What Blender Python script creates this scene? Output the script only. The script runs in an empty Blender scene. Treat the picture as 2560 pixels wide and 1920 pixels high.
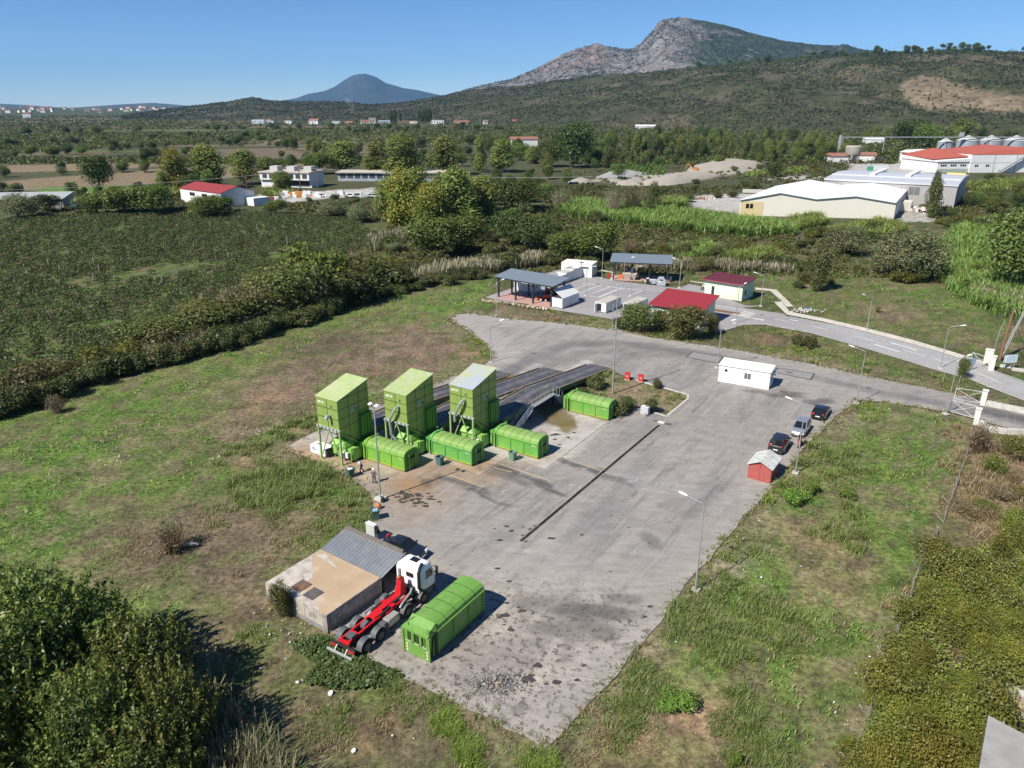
import bpy, math, random
import numpy as np
from mathutils import Vector, Matrix
from mathutils.geometry import delaunay_2d_cdt
R = math.radians
scene = bpy.context.scene
COL = scene.collection
# ------------------------------------------------------------------ camera
H_CAM = 37.0
FPX, HORIZON, PW, PH = 1838.0, 266.0, 2560, 1920
PITCH = math.atan((PH/2 - HORIZON)/FPX)
cam_d = bpy.data.cameras.new('camera')
cam_d.sensor_width = 36.0
cam_d.lens = 36.0*FPX/PW
cam_d.clip_start = 0.5
cam_d.clip_end = 60000
cam = bpy.data.objects.new('camera', cam_d)
cam.location = (0, 0, H_CAM)
cam.rotation_euler = (math.pi/2 - PITCH, 0, 0)
COL.objects.link(cam)
scene.camera = cam
# ------------------------------------------------------------------ sky and sun
SUN_EL, SUN_AZ = R(46), R(220)          # the light comes from behind and left of the camera
w = bpy.data.worlds.new('World'); scene.world = w; w.use_nodes = True
nt = w.node_tree
sky = nt.nodes.new('ShaderNodeTexSky'); sky.sky_type = 'NISHITA'; sky.sun_disc = False
sky.sun_elevation = SUN_EL
sky.sun_rotation = math.pi/2 - SUN_AZ
sky.altitude = 1200; sky.air_density = 0.75; sky.dust_density = 0.0; sky.ozone_density = 6.0
hsv = nt.nodes.new('ShaderNodeHueSaturation'); hsv.inputs['Saturation'].default_value = 1.1
nt.links.new(sky.outputs[0], hsv.inputs['Color']); nt.links.new(hsv.outputs[0], nt.nodes['Background'].inputs[0])
nt.nodes['Background'].inputs[1].default_value = 0.085
sd = bpy.data.lights.new('sun', 'SUN'); sd.energy = 5.0; sd.angle = R(0.5); sd.color = (1.0, 0.94, 0.84)
sun = bpy.data.objects.new('sun', sd); COL.objects.link(sun)
sun.location = (0, 0, 200)
sv = Vector((math.cos(SUN_EL)*math.cos(SUN_AZ), math.cos(SUN_EL)*math.sin(SUN_AZ), math.sin(SUN_EL)))
sun.rotation_euler = (-sv).to_track_quat('-Z', 'Y').to_euler()
vs = scene.view_settings
vs.view_transform = 'Standard'; vs.look = 'None'; vs.gamma = 1; vs.exposure = 0.5
scene.cycles.max_bounces = 6
scene.cycles.diffuse_bounces = 3
scene.cycles.transparent_max_bounces = 6
scene.cycles.volume_bounces = 0
scene.cycles.use_denoising = True
# ------------------------------------------------------------------ places
V_ = 2560/2212
CP, SP = math.cos(PITCH), math.sin(PITCH)
def _ray(px, py):
 x = (px - PW/2)/FPX; y = -(py - PH/2)/FPX
 return Vector((x, CP + y*SP, -SP + y*CP))
def G(x, y, z=0.0):
 """the place on the level z seen at (x, y) of the 2212 wide survey print"""
 r = _ray(x*V_, y*V_); t = (z - H_CAM)/r.z
 return Vector((r.x*t, r.y*t, z))
def hgt(b, y):
 """height above b of what shows at row y of the print"""
 r = _ray(PW/2, y*V_); return H_CAM + r.z*b.y/r.y - b.z
def S(region, p, z=0.0):
 x0, y0, x1, wd = region; s = (x1 - x0)/wd
 return G((x0 + p[0]*s)/V_, (y0 + p[1]*s)/V_, z)
R1 = (640, 860, 1280, 2212); R2 = (1180, 640, 1940, 2212); R3 = (640, 1260, 1300, 2212)
R4 = (1120, 880, 1680, 2212); R5 = (1680, 760, 2560, 2212); R6 = (1600, 300, 2560, 2212)
RC = (1200, 640, 1560, 2212)
YAW = R(-33)
UX = Vector((math.cos(YAW), math.sin(YAW), 0)); VX = Vector((-math.sin(YAW), math.cos(YAW), 0))
def Y(u, v, z=0.0): return UX*u + VX*v + Vector((0, 0, z))      # the yard's own axes
def polar(az_px, dist):
 return Vector(((az_px*V_ - PW/2)/FPX*dist, dist, 0))
# ------------------------------------------------------------------ noise
def _hash(ix, iy, seed):
 n = (ix*374761393 + iy*668265263 + seed*974711) & 0xffffffff
 n = ((n ^ (n >> 13))*1274126177) & 0xffffffff
 return ((n ^ (n >> 16)) & 0xffff)/65535.0
def vnoise(x, y, scale, seed=0):
 x = np.asarray(x, float)/scale; y = np.asarray(y, float)/scale
 ix = np.floor(x).astype(np.int64); iy = np.floor(y).astype(np.int64)
 fx = x - ix; fy = y - iy
 fx = fx*fx*(3 - 2*fx); fy = fy*fy*(3 - 2*fy)
 a = _hash(ix, iy, seed); b = _hash(ix+1, iy, seed); c = _hash(ix, iy+1, seed); d = _hash(ix+1, iy+1, seed)
 return (a*(1-fx) + b*fx)*(1-fy) + (c*(1-fx) + d*fx)*fy
def fbm(x, y, scale, seed=0, octs=4):
 s = 0; a = 1; t = 0
 for k in range(octs):
  s = s + a*vnoise(x, y, scale, seed + k*17); t += a; a *= .55; scale *= .47
 return s/t
# ------------------------------------------------------------------ materials
MATS = {}
def _mat(name):
 m = bpy.data.materials.new(name); m.use_nodes = True
 n = m.node_tree.nodes; l = m.node_tree.links
 return m, n, l, n['Principled BSDF']
def M(name, col=None, rough=.6, metal=0.0, var=.12, scale=2.0, dirt=None, bump=0.0, spec=.4, coat=0, grime=None):
 if name in MATS: return MATS[name]
 m, n, l, b = _mat(name)
 tc = n.new('ShaderNodeTexCoord')
 no = n.new('ShaderNodeTexNoise'); no.inputs['Scale'].default_value = scale; no.inputs['Detail'].default_value = 6
 no.inputs['Roughness'].default_value = .65
 l.new(tc.outputs['Object'], no.inputs['Vector'])
 rp = n.new('ShaderNodeValToRGB')
 rp.color_ramp.elements[0].position = .3; rp.color_ramp.elements[1].position = .7
 rp.color_ramp.elements[0].color = (*[c*(1-var) for c in col], 1)
 rp.color_ramp.elements[1].color = (*[min(1, c*(1+var)) for c in col], 1)
 l.new(no.outputs['Fac'], rp.inputs[0])
 out = rp.outputs[0]
 if dirt:
  dc, amt, dsc = dirt
  n2 = n.new('ShaderNodeTexNoise'); n2.inputs['Scale'].default_value = dsc; n2.inputs['Detail'].default_value = 8
  n2.inputs['Roughness'].default_value = .7
  l.new(tc.outputs['Object'], n2.inputs['Vector'])
  r2 = n.new('ShaderNodeValToRGB'); r2.color_ramp.elements[0].position = 1 - amt - .12; r2.color_ramp.elements[1].position = 1 - amt + .06
  l.new(n2.outputs['Fac'], r2.inputs[0])
  mx = n.new('ShaderNodeMixRGB'); l.new(r2.outputs[0], mx.inputs[0]); l.new(out, mx.inputs[1]); mx.inputs[2].default_value = (*dc, 1)
  out = mx.outputs[0]
 if grime:       # runs of dirt and rust down the faces
  mp = n.new('ShaderNodeMapping'); mp.inputs['Scale'].default_value = (4, 4, .35); l.new(tc.outputs['Object'], mp.inputs['Vector'])
  n3 = n.new('ShaderNodeTexNoise'); n3.inputs['Scale'].default_value = 1.0; n3.inputs['Detail'].default_value = 6; n3.inputs['Roughness'].default_value = .7; l.new(mp.outputs[0], n3.inputs['Vector'])
  r3 = n.new('ShaderNodeMapRange'); r3.inputs['From Min'].default_value = .5; r3.inputs['From Max'].default_value = .72; r3.inputs['To Max'].default_value = grime[1]; l.new(n3.outputs['Fac'], r3.inputs['Value'])
  mx = n.new('ShaderNodeMixRGB'); l.new(r3.outputs[0], mx.inputs[0]); l.new(out, mx.inputs[1]); mx.inputs[2].default_value = (*grime[0], 1); out = mx.outputs[0]
 l.new(out, b.inputs['Base Color'])
 b.inputs['Roughness'].default_value = rough; b.inputs['Metallic'].default_value = metal
 b.inputs['Specular IOR Level'].default_value = spec
 if coat: b.inputs['Coat Weight'].default_value = coat; b.inputs['Coat Roughness'].default_value = .06
 if bump:
  bp = n.new('ShaderNodeBump'); bp.inputs['Strength'].default_value = bump; bp.inputs['Distance'].default_value = .05
  l.new(no.outputs['Fac'], bp.inputs['Height']); l.new(bp.outputs[0], b.inputs['Normal'])
 MATS[name] = m
 return m
def leaf_material(name, trans=.28, vary=.22, gain=(1, 1, 1)):
 if name in MATS: return MATS[name]
 m, n, l, b = _mat(name)
 n.remove(b)
 at = n.new('ShaderNodeAttribute'); at.attribute_name = 'Col'
 oi = n.new('ShaderNodeObjectInfo')
 hs = n.new('ShaderNodeHueSaturation')
 for sock, lo, hi in (('Hue', .5-.022, .5+.022), ('Value', 1-vary, 1+vary)):
  mr = n.new('ShaderNodeMapRange'); mr.inputs['To Min'].default_value = lo; mr.inputs['To Max'].default_value = hi
  l.new(oi.outputs['Random'], mr.inputs['Value']); l.new(mr.outputs[0], hs.inputs[sock])
 l.new(at.outputs['Color'], hs.inputs['Color'])
 gm = n.new('ShaderNodeVectorMath'); gm.operation = 'MULTIPLY'; gm.inputs[1].default_value = gain; l.new(hs.outputs[0], gm.inputs[0])
 d = n.new('ShaderNodeBsdfDiffuse'); t = n.new('ShaderNodeBsdfTranslucent'); mx = n.new('ShaderNodeMixShader')
 gl = n.new('ShaderNodeBsdfGlossy'); gl.inputs['Roughness'].default_value = .5; gl.inputs['Color'].default_value = (1, 1, 1, 1)
 m2 = n.new('ShaderNodeMixShader'); m2.inputs[0].default_value = .025
 mx.inputs[0].default_value = trans
 for q in (d, t): l.new(gm.outputs[0], q.inputs['Color'])
 l.new(d.outputs[0], mx.inputs[1]); l.new(t.outputs[0], mx.inputs[2])
 l.new(mx.outputs[0], m2.inputs[1]); l.new(gl.outputs[0], m2.inputs[2])
 l.new(m2.outputs[0], n['Material Output'].inputs['Surface'])
 MATS[name] = m
 return m
def painted(name, fine=.25, fscale=2.2, bump=.4, rough=.9, streak=None, coarse=.5, spec=.2, slab=None):
 """a surface whose colour is stored on its mesh (attribute Col), broken up by fine noise"""
 if name in MATS: return MATS[name]
 m, n, l, b = _mat(name)
 at = n.new('ShaderNodeAttribute'); at.attribute_name = 'Col'
 tc = n.new('ShaderNodeTexCoord')
 cur = at.outputs['Color']; hsrc = None
 mp = n.new('ShaderNodeMapping'); l.new(tc.outputs['Object'], mp.inputs['Vector'])
 if streak: mp.inputs['Rotation'].default_value = (0, 0, streak[0]); mp.inputs['Scale'].default_value = (streak[1], 1, 1)
 for sc, amt in ((fscale, fine), (fscale*.23, fine*coarse), (fscale*6, fine*.6)):
  no = n.new('ShaderNodeTexNoise'); no.inputs['Scale'].default_value = sc; no.inputs['Detail'].default_value = 5; no.inputs['Roughness'].default_value = .7
  l.new(mp.outputs[0], no.inputs['Vector'])
  mr = n.new('ShaderNodeMapRange'); mr.inputs['From Min'].default_value = .34; mr.inputs['From Max'].default_value = .66
  mr.inputs['To Min'].default_value = 1-amt; mr.inputs['To Max'].default_value = 1+amt
  l.new(no.outputs['Fac'], mr.inputs['Value'])
  mx = n.new('ShaderNodeVectorMath'); mx.operation = 'SCALE'
  l.new(cur, mx.inputs[0]); l.new(mr.outputs[0], mx.inputs['Scale']); cur = mx.outputs[0]
  hsrc = hsrc or no.outputs['Fac']
 if slab:
  br = n.new('ShaderNodeTexBrick'); br.inputs['Scale'].default_value = 1.0; br.offset = .5
  br.inputs['Brick Width'].default_value = slab; br.inputs['Row Height'].default_value = slab*.5
  br.inputs['Mortar Size'].default_value = .02; br.inputs['Color1'].default_value = (1, 1, 1, 1); br.inputs['Color2'].default_value = (.86, .86, .86, 1)
  br.inputs['Mortar'].default_value = (.72, .7, .68, 1)
  mp2 = n.new('ShaderNodeMapping'); mp2.inputs['Rotation'].default_value = (0, 0, R(33)); l.new(tc.outputs['Object'], mp2.inputs['Vector'])
  l.new(mp2.outputs[0], br.inputs['Vector'])
  mm = n.new('ShaderNodeVectorMath'); mm.operation = 'MULTIPLY'; l.new(cur, mm.inputs[0]); l.new(br.outputs['Color'], mm.inputs[1])
  ms = n.new('ShaderNodeAttribute'); ms.attribute_name = 'slab'
  mix = n.new('ShaderNodeMixRGB'); l.new(ms.outputs['Fac'], mix.inputs[0]); l.new(cur, mix.inputs[1]); l.new(mm.outputs[0], mix.inputs[2]); cur = mix.outputs[0]
  # dirt trodden into the surface: small flecks, and long smears along the way lorries roll
  for rot, scl, sc, lo, hi, attr, colr, amt in ((R(33), (1, 1, 1), 1.9, .54, .60, 'fleck', (.085,.072,.062,1), .85), (R(33), (1, 1, 1), .62, .53, .64, 'fleck', (.13,.115,.10,1), .6), (R(-57), (.11, 1, 1), .75, .55, .70, 'smear', (.105,.10,.103,1), .6), (R(-57), (.06, 1, 1), 2.0, .56, .68, 'smear', (.36,.34,.33,1), .45), (R(-57), (.22, 1, 1), 1.5, .60, .68, 'smear', (.10,.095,.095,1), .5)):
   q = n.new('ShaderNodeMapping'); q.vector_type = 'POINT'; q.inputs['Rotation'].default_value = (0, 0, rot); l.new(tc.outputs['Object'], q.inputs['Vector'])
   q2 = n.new('ShaderNodeVectorMath'); q2.operation = 'MULTIPLY'; q2.inputs[1].default_value = scl; l.new(q.outputs[0], q2.inputs[0])
   no = n.new('ShaderNodeTexNoise'); no.inputs['Scale'].default_value = sc; no.inputs['Detail'].default_value = 5; no.inputs['Roughness'].default_value = .62; l.new(q2.outputs[0], no.inputs['Vector'])
   mr = n.new('ShaderNodeMapRange'); mr.inputs['From Min'].default_value = lo; mr.inputs['From Max'].default_value = hi; mr.inputs['To Max'].default_value = amt; l.new(no.outputs['Fac'], mr.inputs['Value'])
   at = n.new('ShaderNodeAttribute'); at.attribute_name = attr; mu = n.new('ShaderNodeMath'); mu.operation = 'MULTIPLY'; l.new(mr.outputs[0], mu.inputs[0]); l.new(at.outputs['Fac'], mu.inputs[1])
   mix = n.new('ShaderNodeMixRGB'); l.new(mu.outputs[0], mix.inputs[0]); l.new(cur, mix.inputs[1]); mix.inputs[2].default_value = colr; cur = mix.outputs[0]
 l.new(cur, b.inputs['Base Color'])
 b.inputs['Roughness'].default_value = rough; b.inputs['Specular IOR Level'].default_value = spec
 if bump:
  bp = n.new('ShaderNodeBump'); bp.inputs['Strength'].default_value = bump; bp.inputs['Distance'].default_value = .12
  l.new(hsrc, bp.inputs['Height']); l.new(bp.outputs[0], b.inputs['Normal'])
 MATS[name] = m
 return m
# ------------------------------------------------------------------ meshes
class MB:
 """collects shapes and links them as ONE mesh object"""
 def __init__(s): s.v = []; s.f = []; s.mi = []; s.cur = 0; s.mats = []
 def m(s, mat):
  if mat not in s.mats: s.mats.append(mat)
  s.cur = s.mats.index(mat); return s
 def add(s, vs, fs):
  o = len(s.v); s.v += [tuple(q) for q in vs]; s.f += [[i+o for i in q] for q in fs]; s.mi += [s.cur]*len(fs); return s
 def box(s, x0, x1, y0, y1, z0, z1):
  return s.add([(x0,y0,z0),(x1,y0,z0),(x1,y1,z0),(x0,y1,z0),(x0,y0,z1),(x1,y0,z1),(x1,y1,z1),(x0,y1,z1)],
 [(3,2,1,0),(4,5,6,7),(0,1,5,4),(1,2,6,5),(2,3,7,6),(3,0,4,7)])
 def hexa(s, b, t):
  return s.add(list(b)+list(t), [(3,2,1,0),(4,5,6,7),(0,1,5,4),(1,2,6,5),(2,3,7,6),(3,0,4,7)])
 def bar(s, p, q, w, h=None, up=(0,0,1)):
  h = h or w; p = Vector(p); q = Vector(q); d = (q-p).normalized(); up = Vector(up)
  if abs(d.dot(up)) > .98: up = Vector((1,0,0))
  a = d.cross(up).normalized()*w/2; b = a.cross(d).normalized()*h/2
  return s.hexa([p-a-b, p+a-b, q+a-b, q-a-b], [p-a+b, p+a+b, q+a+b, q-a+b])
 def tube(s, pts, r, n=8, caps=True):
  pts = [Vector(p) for p in pts]; rs = r if isinstance(r, (list, tuple)) else [r]*len(pts)
  o = len(s.v); prev = None; fs = []; vv = []
  for i, p in enumerate(pts):
   d = (pts[min(i+1, len(pts)-1)] - pts[max(i-1, 0)]).normalized()
   if prev is None:
    a = d.cross(Vector((0,0,1)) if abs(d.z) < .9 else Vector((1,0,0))).normalized()
   else: a = (prev - d*prev.dot(d)).normalized()
   prev = a; b = d.cross(a)
   vv += [p + (a*math.cos(2*math.pi*k/n) + b*math.sin(2*math.pi*k/n))*rs[i] for k in range(n)]
  for i in range(len(pts)-1):
   for k in range(n):
    k2 = (k+1) % n; fs.append((i*n+k, i*n+k2, (i+1)*n+k2, (i+1)*n+k))
  if caps: fs.append(tuple(range(n))[::-1]); fs.append(tuple((len(pts)-1)*n+k for k in range(n)))
  return s.add(vv, fs)
 def lathe(s, prof, n=16, c=(0,0,0)):
  vv = [(c[0]+r*math.cos(2*math.pi*k/n), c[1]+r*math.sin(2*math.pi*k/n), c[2]+z) for r, z in prof for k in range(n)]
  fs = [(i*n+k, i*n+(k+1) % n, (i+1)*n+(k+1) % n, (i+1)*n+k) for i in range(len(prof)-1) for k in range(n)]
  fs.append(tuple(range(n))[::-1]); fs.append(tuple((len(prof)-1)*n+k for k in range(n)))
  return s.add(vv, fs)
 def prism(s, poly, a, b, axis='z'):
  """outline poly pulled from a to b along an axis"""
  def pt(p, t): return {'z': (p[0], p[1], t), 'x': (t, p[0], p[1]), 'y': (p[0], t, p[1])}[axis]
  n = len(poly); vv = [pt(p, a) for p in poly] + [pt(p, b) for p in poly]
  fs = [tuple(range(n))[::-1], tuple(range(n, 2*n))] + [(i, (i+1) % n, n+(i+1) % n, n+i) for i in range(n)]
  return s.add(vv, fs)
 def loft(s, rings, caps=True):
  n = len(rings[0]); vv = [p for r in rings for p in r]
  fs = [(i*n+k, i*n+(k+1) % n, (i+1)*n+(k+1) % n, (i+1)*n+k) for i in range(len(rings)-1) for k in range(n)]
  if caps: fs += [tuple(range(n))[::-1], tuple((len(rings)-1)*n+k for k in range(n))]
  return s.add(vv, fs)
 def quad(s, *p): return s.add(p, [tuple(range(len(p)))])
 def build(s, name, mat=None, parent=None, smooth=False, bevel=0):
  me = bpy.data.meshes.new(name); me.from_pydata(s.v, [], s.f)
  for q in (s.mats or [mat]): me.materials.append(q)
  if s.mats: me.polygons.foreach_set('material_index', s.mi)
  me.validate(); me.update()
  import bmesh
  bm = bmesh.new(); bm.from_mesh(me); bmesh.ops.recalc_face_normals(bm, faces=bm.faces); bm.to_mesh(me); bm.free()
  if smooth: me.shade_smooth(); me.set_sharp_from_angle(angle=R(38))
  o = bpy.data.objects.new(name, me); COL.objects.link(o)
  if parent: o.parent = parent
  if bevel:
   bv = o.modifiers.new('bevel', 'BEVEL'); bv.width = bevel; bv.segments = 2; bv.limit_method = 'ANGLE'; bv.angle_limit = R(40)
  return o
def tag(o, label=None, cat=None, group=None, kind=None):
 if label: o['label'] = label
 if cat: o['category'] = cat
 if group: o['group'] = group
 if kind: o['kind'] = kind
 return o
def thing(name, label, cat, loc=(0,0,0), rz=0.0, group=None):
 o = bpy.data.objects.new(name, None); COL.objects.link(o); o.empty_display_size = .3
 o.location = loc; o.rotation_euler = (0, 0, rz)
 return tag(o, label, cat, group)
def copy_tree(o, parent=None, loc=None, rz=None, label=None, scale=None):
 c = o.copy(); COL.objects.link(c)
 if parent: c.parent = parent
 if loc is not None: c.location = loc
 if rz is not None: c.rotation_euler = (0, 0, rz)
 if scale is not None: c.scale = scale if hasattr(scale, '__len__') else (scale,)*3
 if label: c['label'] = label
 for ch in list(o.children): copy_tree(ch, c)
 return c
def raw_mesh(name, v, f, cols=None, mat=None, parent=None, smooth=False, extra=None, link=True):
 """numpy arrays to one mesh object; f is (n,3) or (n,4)"""
 me = bpy.data.meshes.new(name); v = np.asarray(v, np.float32); f = np.asarray(f, np.int32); k = f.shape[1]
 me.vertices.add(len(v)); me.vertices.foreach_set('co', v.ravel())
 me.loops.add(f.size); me.loops.foreach_set('vertex_index', f.ravel())
 me.polygons.add(len(f)); me.polygons.foreach_set('loop_start', np.arange(0, f.size, k, dtype=np.int32))
 me.update(calc_edges=True)
 if cols is not None:
  at = me.attributes.new('Col', 'FLOAT_COLOR', 'POINT')
  at.data.foreach_set('color', np.c_[np.clip(cols, 0, 1), np.ones(len(cols))].astype(np.float32).ravel())
 for nm, arr in (extra or {}).items():
  at = me.attributes.new(nm, 'FLOAT', 'POINT'); at.data.foreach_set('value', arr.astype(np.float32))
 if mat: me.materials.append(mat)
 if smooth: me.shade_smooth()
 if not link: return me
 o = bpy.data.objects.new(name, me); COL.objects.link(o)
 if parent: o.parent = parent
 return o
# ------------------------------------------------------------------ land
def poly_sd(x, y, poly):
 """signed distance to a polygon, negative inside"""
 d = np.full(x.shape, 1e18); ins = np.zeros(x.shape, bool); n = len(poly)
 for i in range(n):
  ax, ay = poly[i][0], poly[i][1]; bx, by = poly[(i+1) % n][0], poly[(i+1) % n][1]
  ex, ey = bx-ax, by-ay; wx, wy = x-ax, y-ay
  t = np.clip((wx*ex + wy*ey)/(ex*ex+ey*ey+1e-9), 0, 1)
  d = np.minimum(d, (wx-ex*t)**2 + (wy-ey*t)**2)
  c = ((ay <= y) & (by > y)) | ((by <= y) & (ay > y))
  with np.errstate(divide='ignore', invalid='ignore'):
   xx = ax + (y-ay)/(by-ay+1e-12)*ex
  ins ^= c & (x < xx)
 d = np.sqrt(d)
 return np.where(ins, -d, d)
def line_d(x, y, pts):
 d = np.full(x.shape, 1e18)
 for a, b in zip(pts[:-1], pts[1:]):
  ex, ey = b[0]-a[0], b[1]-a[1]; wx, wy = x-a[0], y-a[1]
  t = np.clip((wx*ex + wy*ey)/(ex*ex+ey*ey+1e-9), 0, 1)
  d = np.minimum(d, (wx-ex*t)**2 + (wy-ey*t)**2)
 return np.sqrt(d)
def sstep(a, b, x): t = np.clip((x-a)/(b-a), 0, 1); return t*t*(3-2*t)
def PG(pts): return [G(*p) for p in pts]
def SG(reg, pts): return [S(reg, p) for p in pts]
GRASS, LUSH, DRY, DIRT, RED = (.104,.155,.035), (.085,.145,.028), (.200,.158,.088), (.205,.148,.104), (.25,.15,.095)
WEED, TAN, OLIVE, BRIGHT = (.088,.072,.045), (.270,.182,.118), (.058,.070,.026), (.105,.175,.034)
SAND, GRAVEL = (.33,.305,.255), (.40,.385,.36)
C_ = lambda c: np.array(c)
YARD = PG([(1180,1618),(1130,1592),(1060,1555),(970,1508),(870,1468),(800,1428),(725,1392),(700,1330),(760,1230),(800,1172),
 (806,1120),(812,1085),(800,1062),(760,1034),(700,1001),(615,970),(650,948),(688,928),(700,905),(830,872),(950,826),(1030,795),(1058,781),
 (1062,762),(1050,745),(1025,725),(998,706),(968,690),(985,680),(1010,676),(1100,688),(1200,697),(1290,708),(1330,713),(1400,728),(1500,742),
 (1600,757),(1700,776),(1800,796),(1900,818),(2000,838),(2090,858),(2212,888),(2330,912),(2330,962),(2212,932),(2140,915),(2060,893),(1990,881),
 (1905,868),(1850,866),(1800,905),(1740,962),(1690,1030),(1660,1062),(1600,1125),(1560,1172),(1530,1212),(1480,1262),(1440,1320),(1390,1388),(1330,1455),(1260,1535)])
ISLAND = PG([(1205,842),(1290,808),(1320,802),(1375,822),(1440,840),(1486,853),(1486,862),(1440,900),(1395,886),(1335,880),(1330,905),(1215,870)])
RYARD = SG(RC, [(80,635),(430,520),(700,400),(1000,275),(1240,205)]) + SG(R2, [(640,110),(945,158),(1030,180),(1500,235),(1580,205),(1700,228),(1730,262),(1990,362),(2110,365)]) + \
 SG(R5, [(440,25),(700,62),(720,78),(900,112),(1220,172),(1560,267),(1850,352),(2040,432),(2212,492),(2400,560),(2400,680),(2212,602),(2000,522),(1850,462),(1690,422),(1500,362),(1200,272),(880,182),(590,132)]) + \
 SG(R2, [(1980,500),(1770,560),(1745,540),(1742,480),(1660,545),(1330,470),(1250,480),(1020,462),(780,422),(570,388)]) + SG(RC, [(700,735),(300,690)])
VINE = PG([(-160,520),(0,478),(150,470),(400,446),(560,462),(760,472),(830,520),(780,545),(640,560),(560,610),(500,660),(420,715),(300,748),(150,800),(0,840),(-160,900)])
def zones():
 z = []
 def a(pts, col, soft=2.0, k=1.0, world=False): z.append((pts if world else PG(pts), C_(col), soft, k))
 # far valley
 for yy_ in (256,262,274,281,306,314,325,341): a([(-80+yy_*3%130,yy_),(300+yy_*7%300,yy_-1.5),(620+yy_*5%300,yy_-1),(640+yy_*5%260,yy_+1.5),(200,yy_+2.5),(-80,yy_+2)], ((.13,.11,.068),(.10,.125,.045),(.15,.12,.075),(.085,.07,.048))[yy_%4], 7)
 a([(0,392),(350,364),(560,350),(720,343),(720,362),(420,392),(0,414)], (.20,.155,.095), 5)
 a([(-60,360),(200,352),(340,350),(340,360),(200,368),(-60,374)], (.21,.16,.10), 5)
 a([(480,322),(700,318),(830,314),(800,336),(620,345),(480,340)], (.15,.118,.08), 6)
 a([(560,300),(830,288),(880,296),(560,313)], (.20,.16,.10), 8)
 a([(-60,330),(230,328),(230,338),(-60,343)], (.13,.11,.06), 6)
 a([(-60,285),(170,290),(170,297),(-60,293)], (.09,.14,.04), 8)
 a([(430,262),(640,268),(640,276),(430,270)], (.12,.10,.06), 12)
 a([(1000,262),(1300,264),(1300,268),(1000,268)], (.09,.12,.05), 12)
 a([(-60,302),(400,300),(400,308),(-60,312)], (.10,.12,.05), 10)
 a([(800,330),(1000,330),(1000,345),(800,345)], (.09,.12,.04), 5)
 a([(820,392),(1060,378),(1090,388),(830,410)], LUSH, 3)
 a([(560,420),(830,405),(830,420),(720,426),(600,440),(560,444)], GRAVEL, 1.5)
 a([(80,404),(420,400),(420,418),(80,425)], BRIGHT, 4)
 a([(1120,300),(1190,303),(1190,312),(1120,310)], (.18,.14,.09), 4)
 # gravel works and lots
 a([(1225,395),(1300,385),(1380,378),(1480,372),(1560,352),(1650,345),(1700,350),(1640,368),(1560,380),(1470,396),(1400,402),(1300,392)], SAND, 4)
 a([(1480,425),(1600,418),(1700,420),(1700,460),(1600,462),(1500,448)], GRAVEL, 1.5)
 a([(1700,380),(1800,378),(1800,388),(1640,388)], (.38,.36,.33), 2)
 a([(1830,345),(1880,338),(1960,352),(2020,365),(2010,378),(1900,372),(1840,372)], GRAVEL, 2)
 a([(1950,452),(2060,452),(2060,470),(1960,482),(1940,470)], GRAVEL, 1.5)
 a([(2100,412),(2150,412),(2160,426),(2110,428)], GRAVEL, 1.5)
 # fields on the right
 a([(1480,600),(1660,585),(1900,600),(2110,640),(2180,700),(2140,770),(1900,720),(1700,672),(1640,610)], (.098,.125,.034), 3)
 a([(1840,660),(1930,655),(2000,680),(1960,702),(1870,690)], DIRT, 3, .75)
 a([(1880,618),(2080,622),(2160,660),(2060,672),(1930,645)], LUSH, 3)
 a([(2010,690),(2150,690),(2160,760),(2000,730)], (.125,.125,.05), 4, .8)
 a([(1580,702),(1700,712),(2130,830),(2140,862),(1900,812),(1700,772),(1560,742)], (.095,.105,.036), 2)
 a([(1600,715),(1720,722),(1740,745),(1620,745)], WEED, 3, .8)
 a([(1980,800),(2110,830),(2130,855),(2000,830)], WEED, 3, .7)
 a([(1080,655),(1300,690),(1420,715),(1400,735),(1200,700),(1060,680)], (.16,.13,.082), 2)
 a([(1150,690),(1330,708),(1560,745),(1500,738),(1330,716),(1150,697)], BRIGHT, 1, .8)
 a([(1850,868),(2060,895),(2120,918),(2070,960),(2020,1130),(1980,1250),(1900,1440),(1850,1660),(1180,1660),(1200,1600),(1390,1395),(1480,1265),(1690,1030)], GRASS, 2)
 a([(1690,1090),(1790,1110),(1860,1180),(1900,1260),(1840,1330),(1740,1300),(1700,1200),(1660,1150)], TAN, 4, .75)
 a([(1380,1500),(1500,1480),(1600,1560),(1560,1660),(1180,1660),(1290,1540)], TAN, 3, 1.0)
 a([(1460,1330),(1600,1370),(1640,1420),(1500,1420)], DRY, 3, .6)
 a([(1860,1420),(1900,1400),(1860,1660),(1800,1660)], DRY, 3, .6)
 a([(1500,1230),(1560,1176),(1620,1180),(1560,1260),(1500,1290)], (.33,.29,.23), 2, .9)
 a([(1860,900),(1960,900),(2080,930),(2060,960),(1940,920)], DIRT, 3, .55)
 a([(2090,930),(2290,960),(2290,1180),(2040,1160),(2060,1000)], TAN, 3, .8)
 a([(1195,850),(1290,800),(1330,796),(1380,815),(1500,850),(1440,906),(1330,910),(1205,880)], (.235,.185,.12), 1.0, .9)
 # the field on the left
 a([(-200,930),(0,890),(250,800),(480,730),(640,680),(800,650),(1060,600),(1080,650),(960,690),(1060,770),(950,828),(700,905),(615,970),(800,1060),(800,1180),(575,1265),(520,1300),(300,1400),(-200,1300)], GRASS, 2)
 a([(430,960),(470,860),(600,790),(720,730),(900,690),(1000,720),(1045,760),(960,805),(760,850),(690,905),(640,925),(600,980),(480,1000)], (.180,.130,.094), 5, 1.0)
 a([(590,745),(700,718),(800,690),(820,730),(720,775),(600,800)], WEED, 4, .8)
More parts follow.
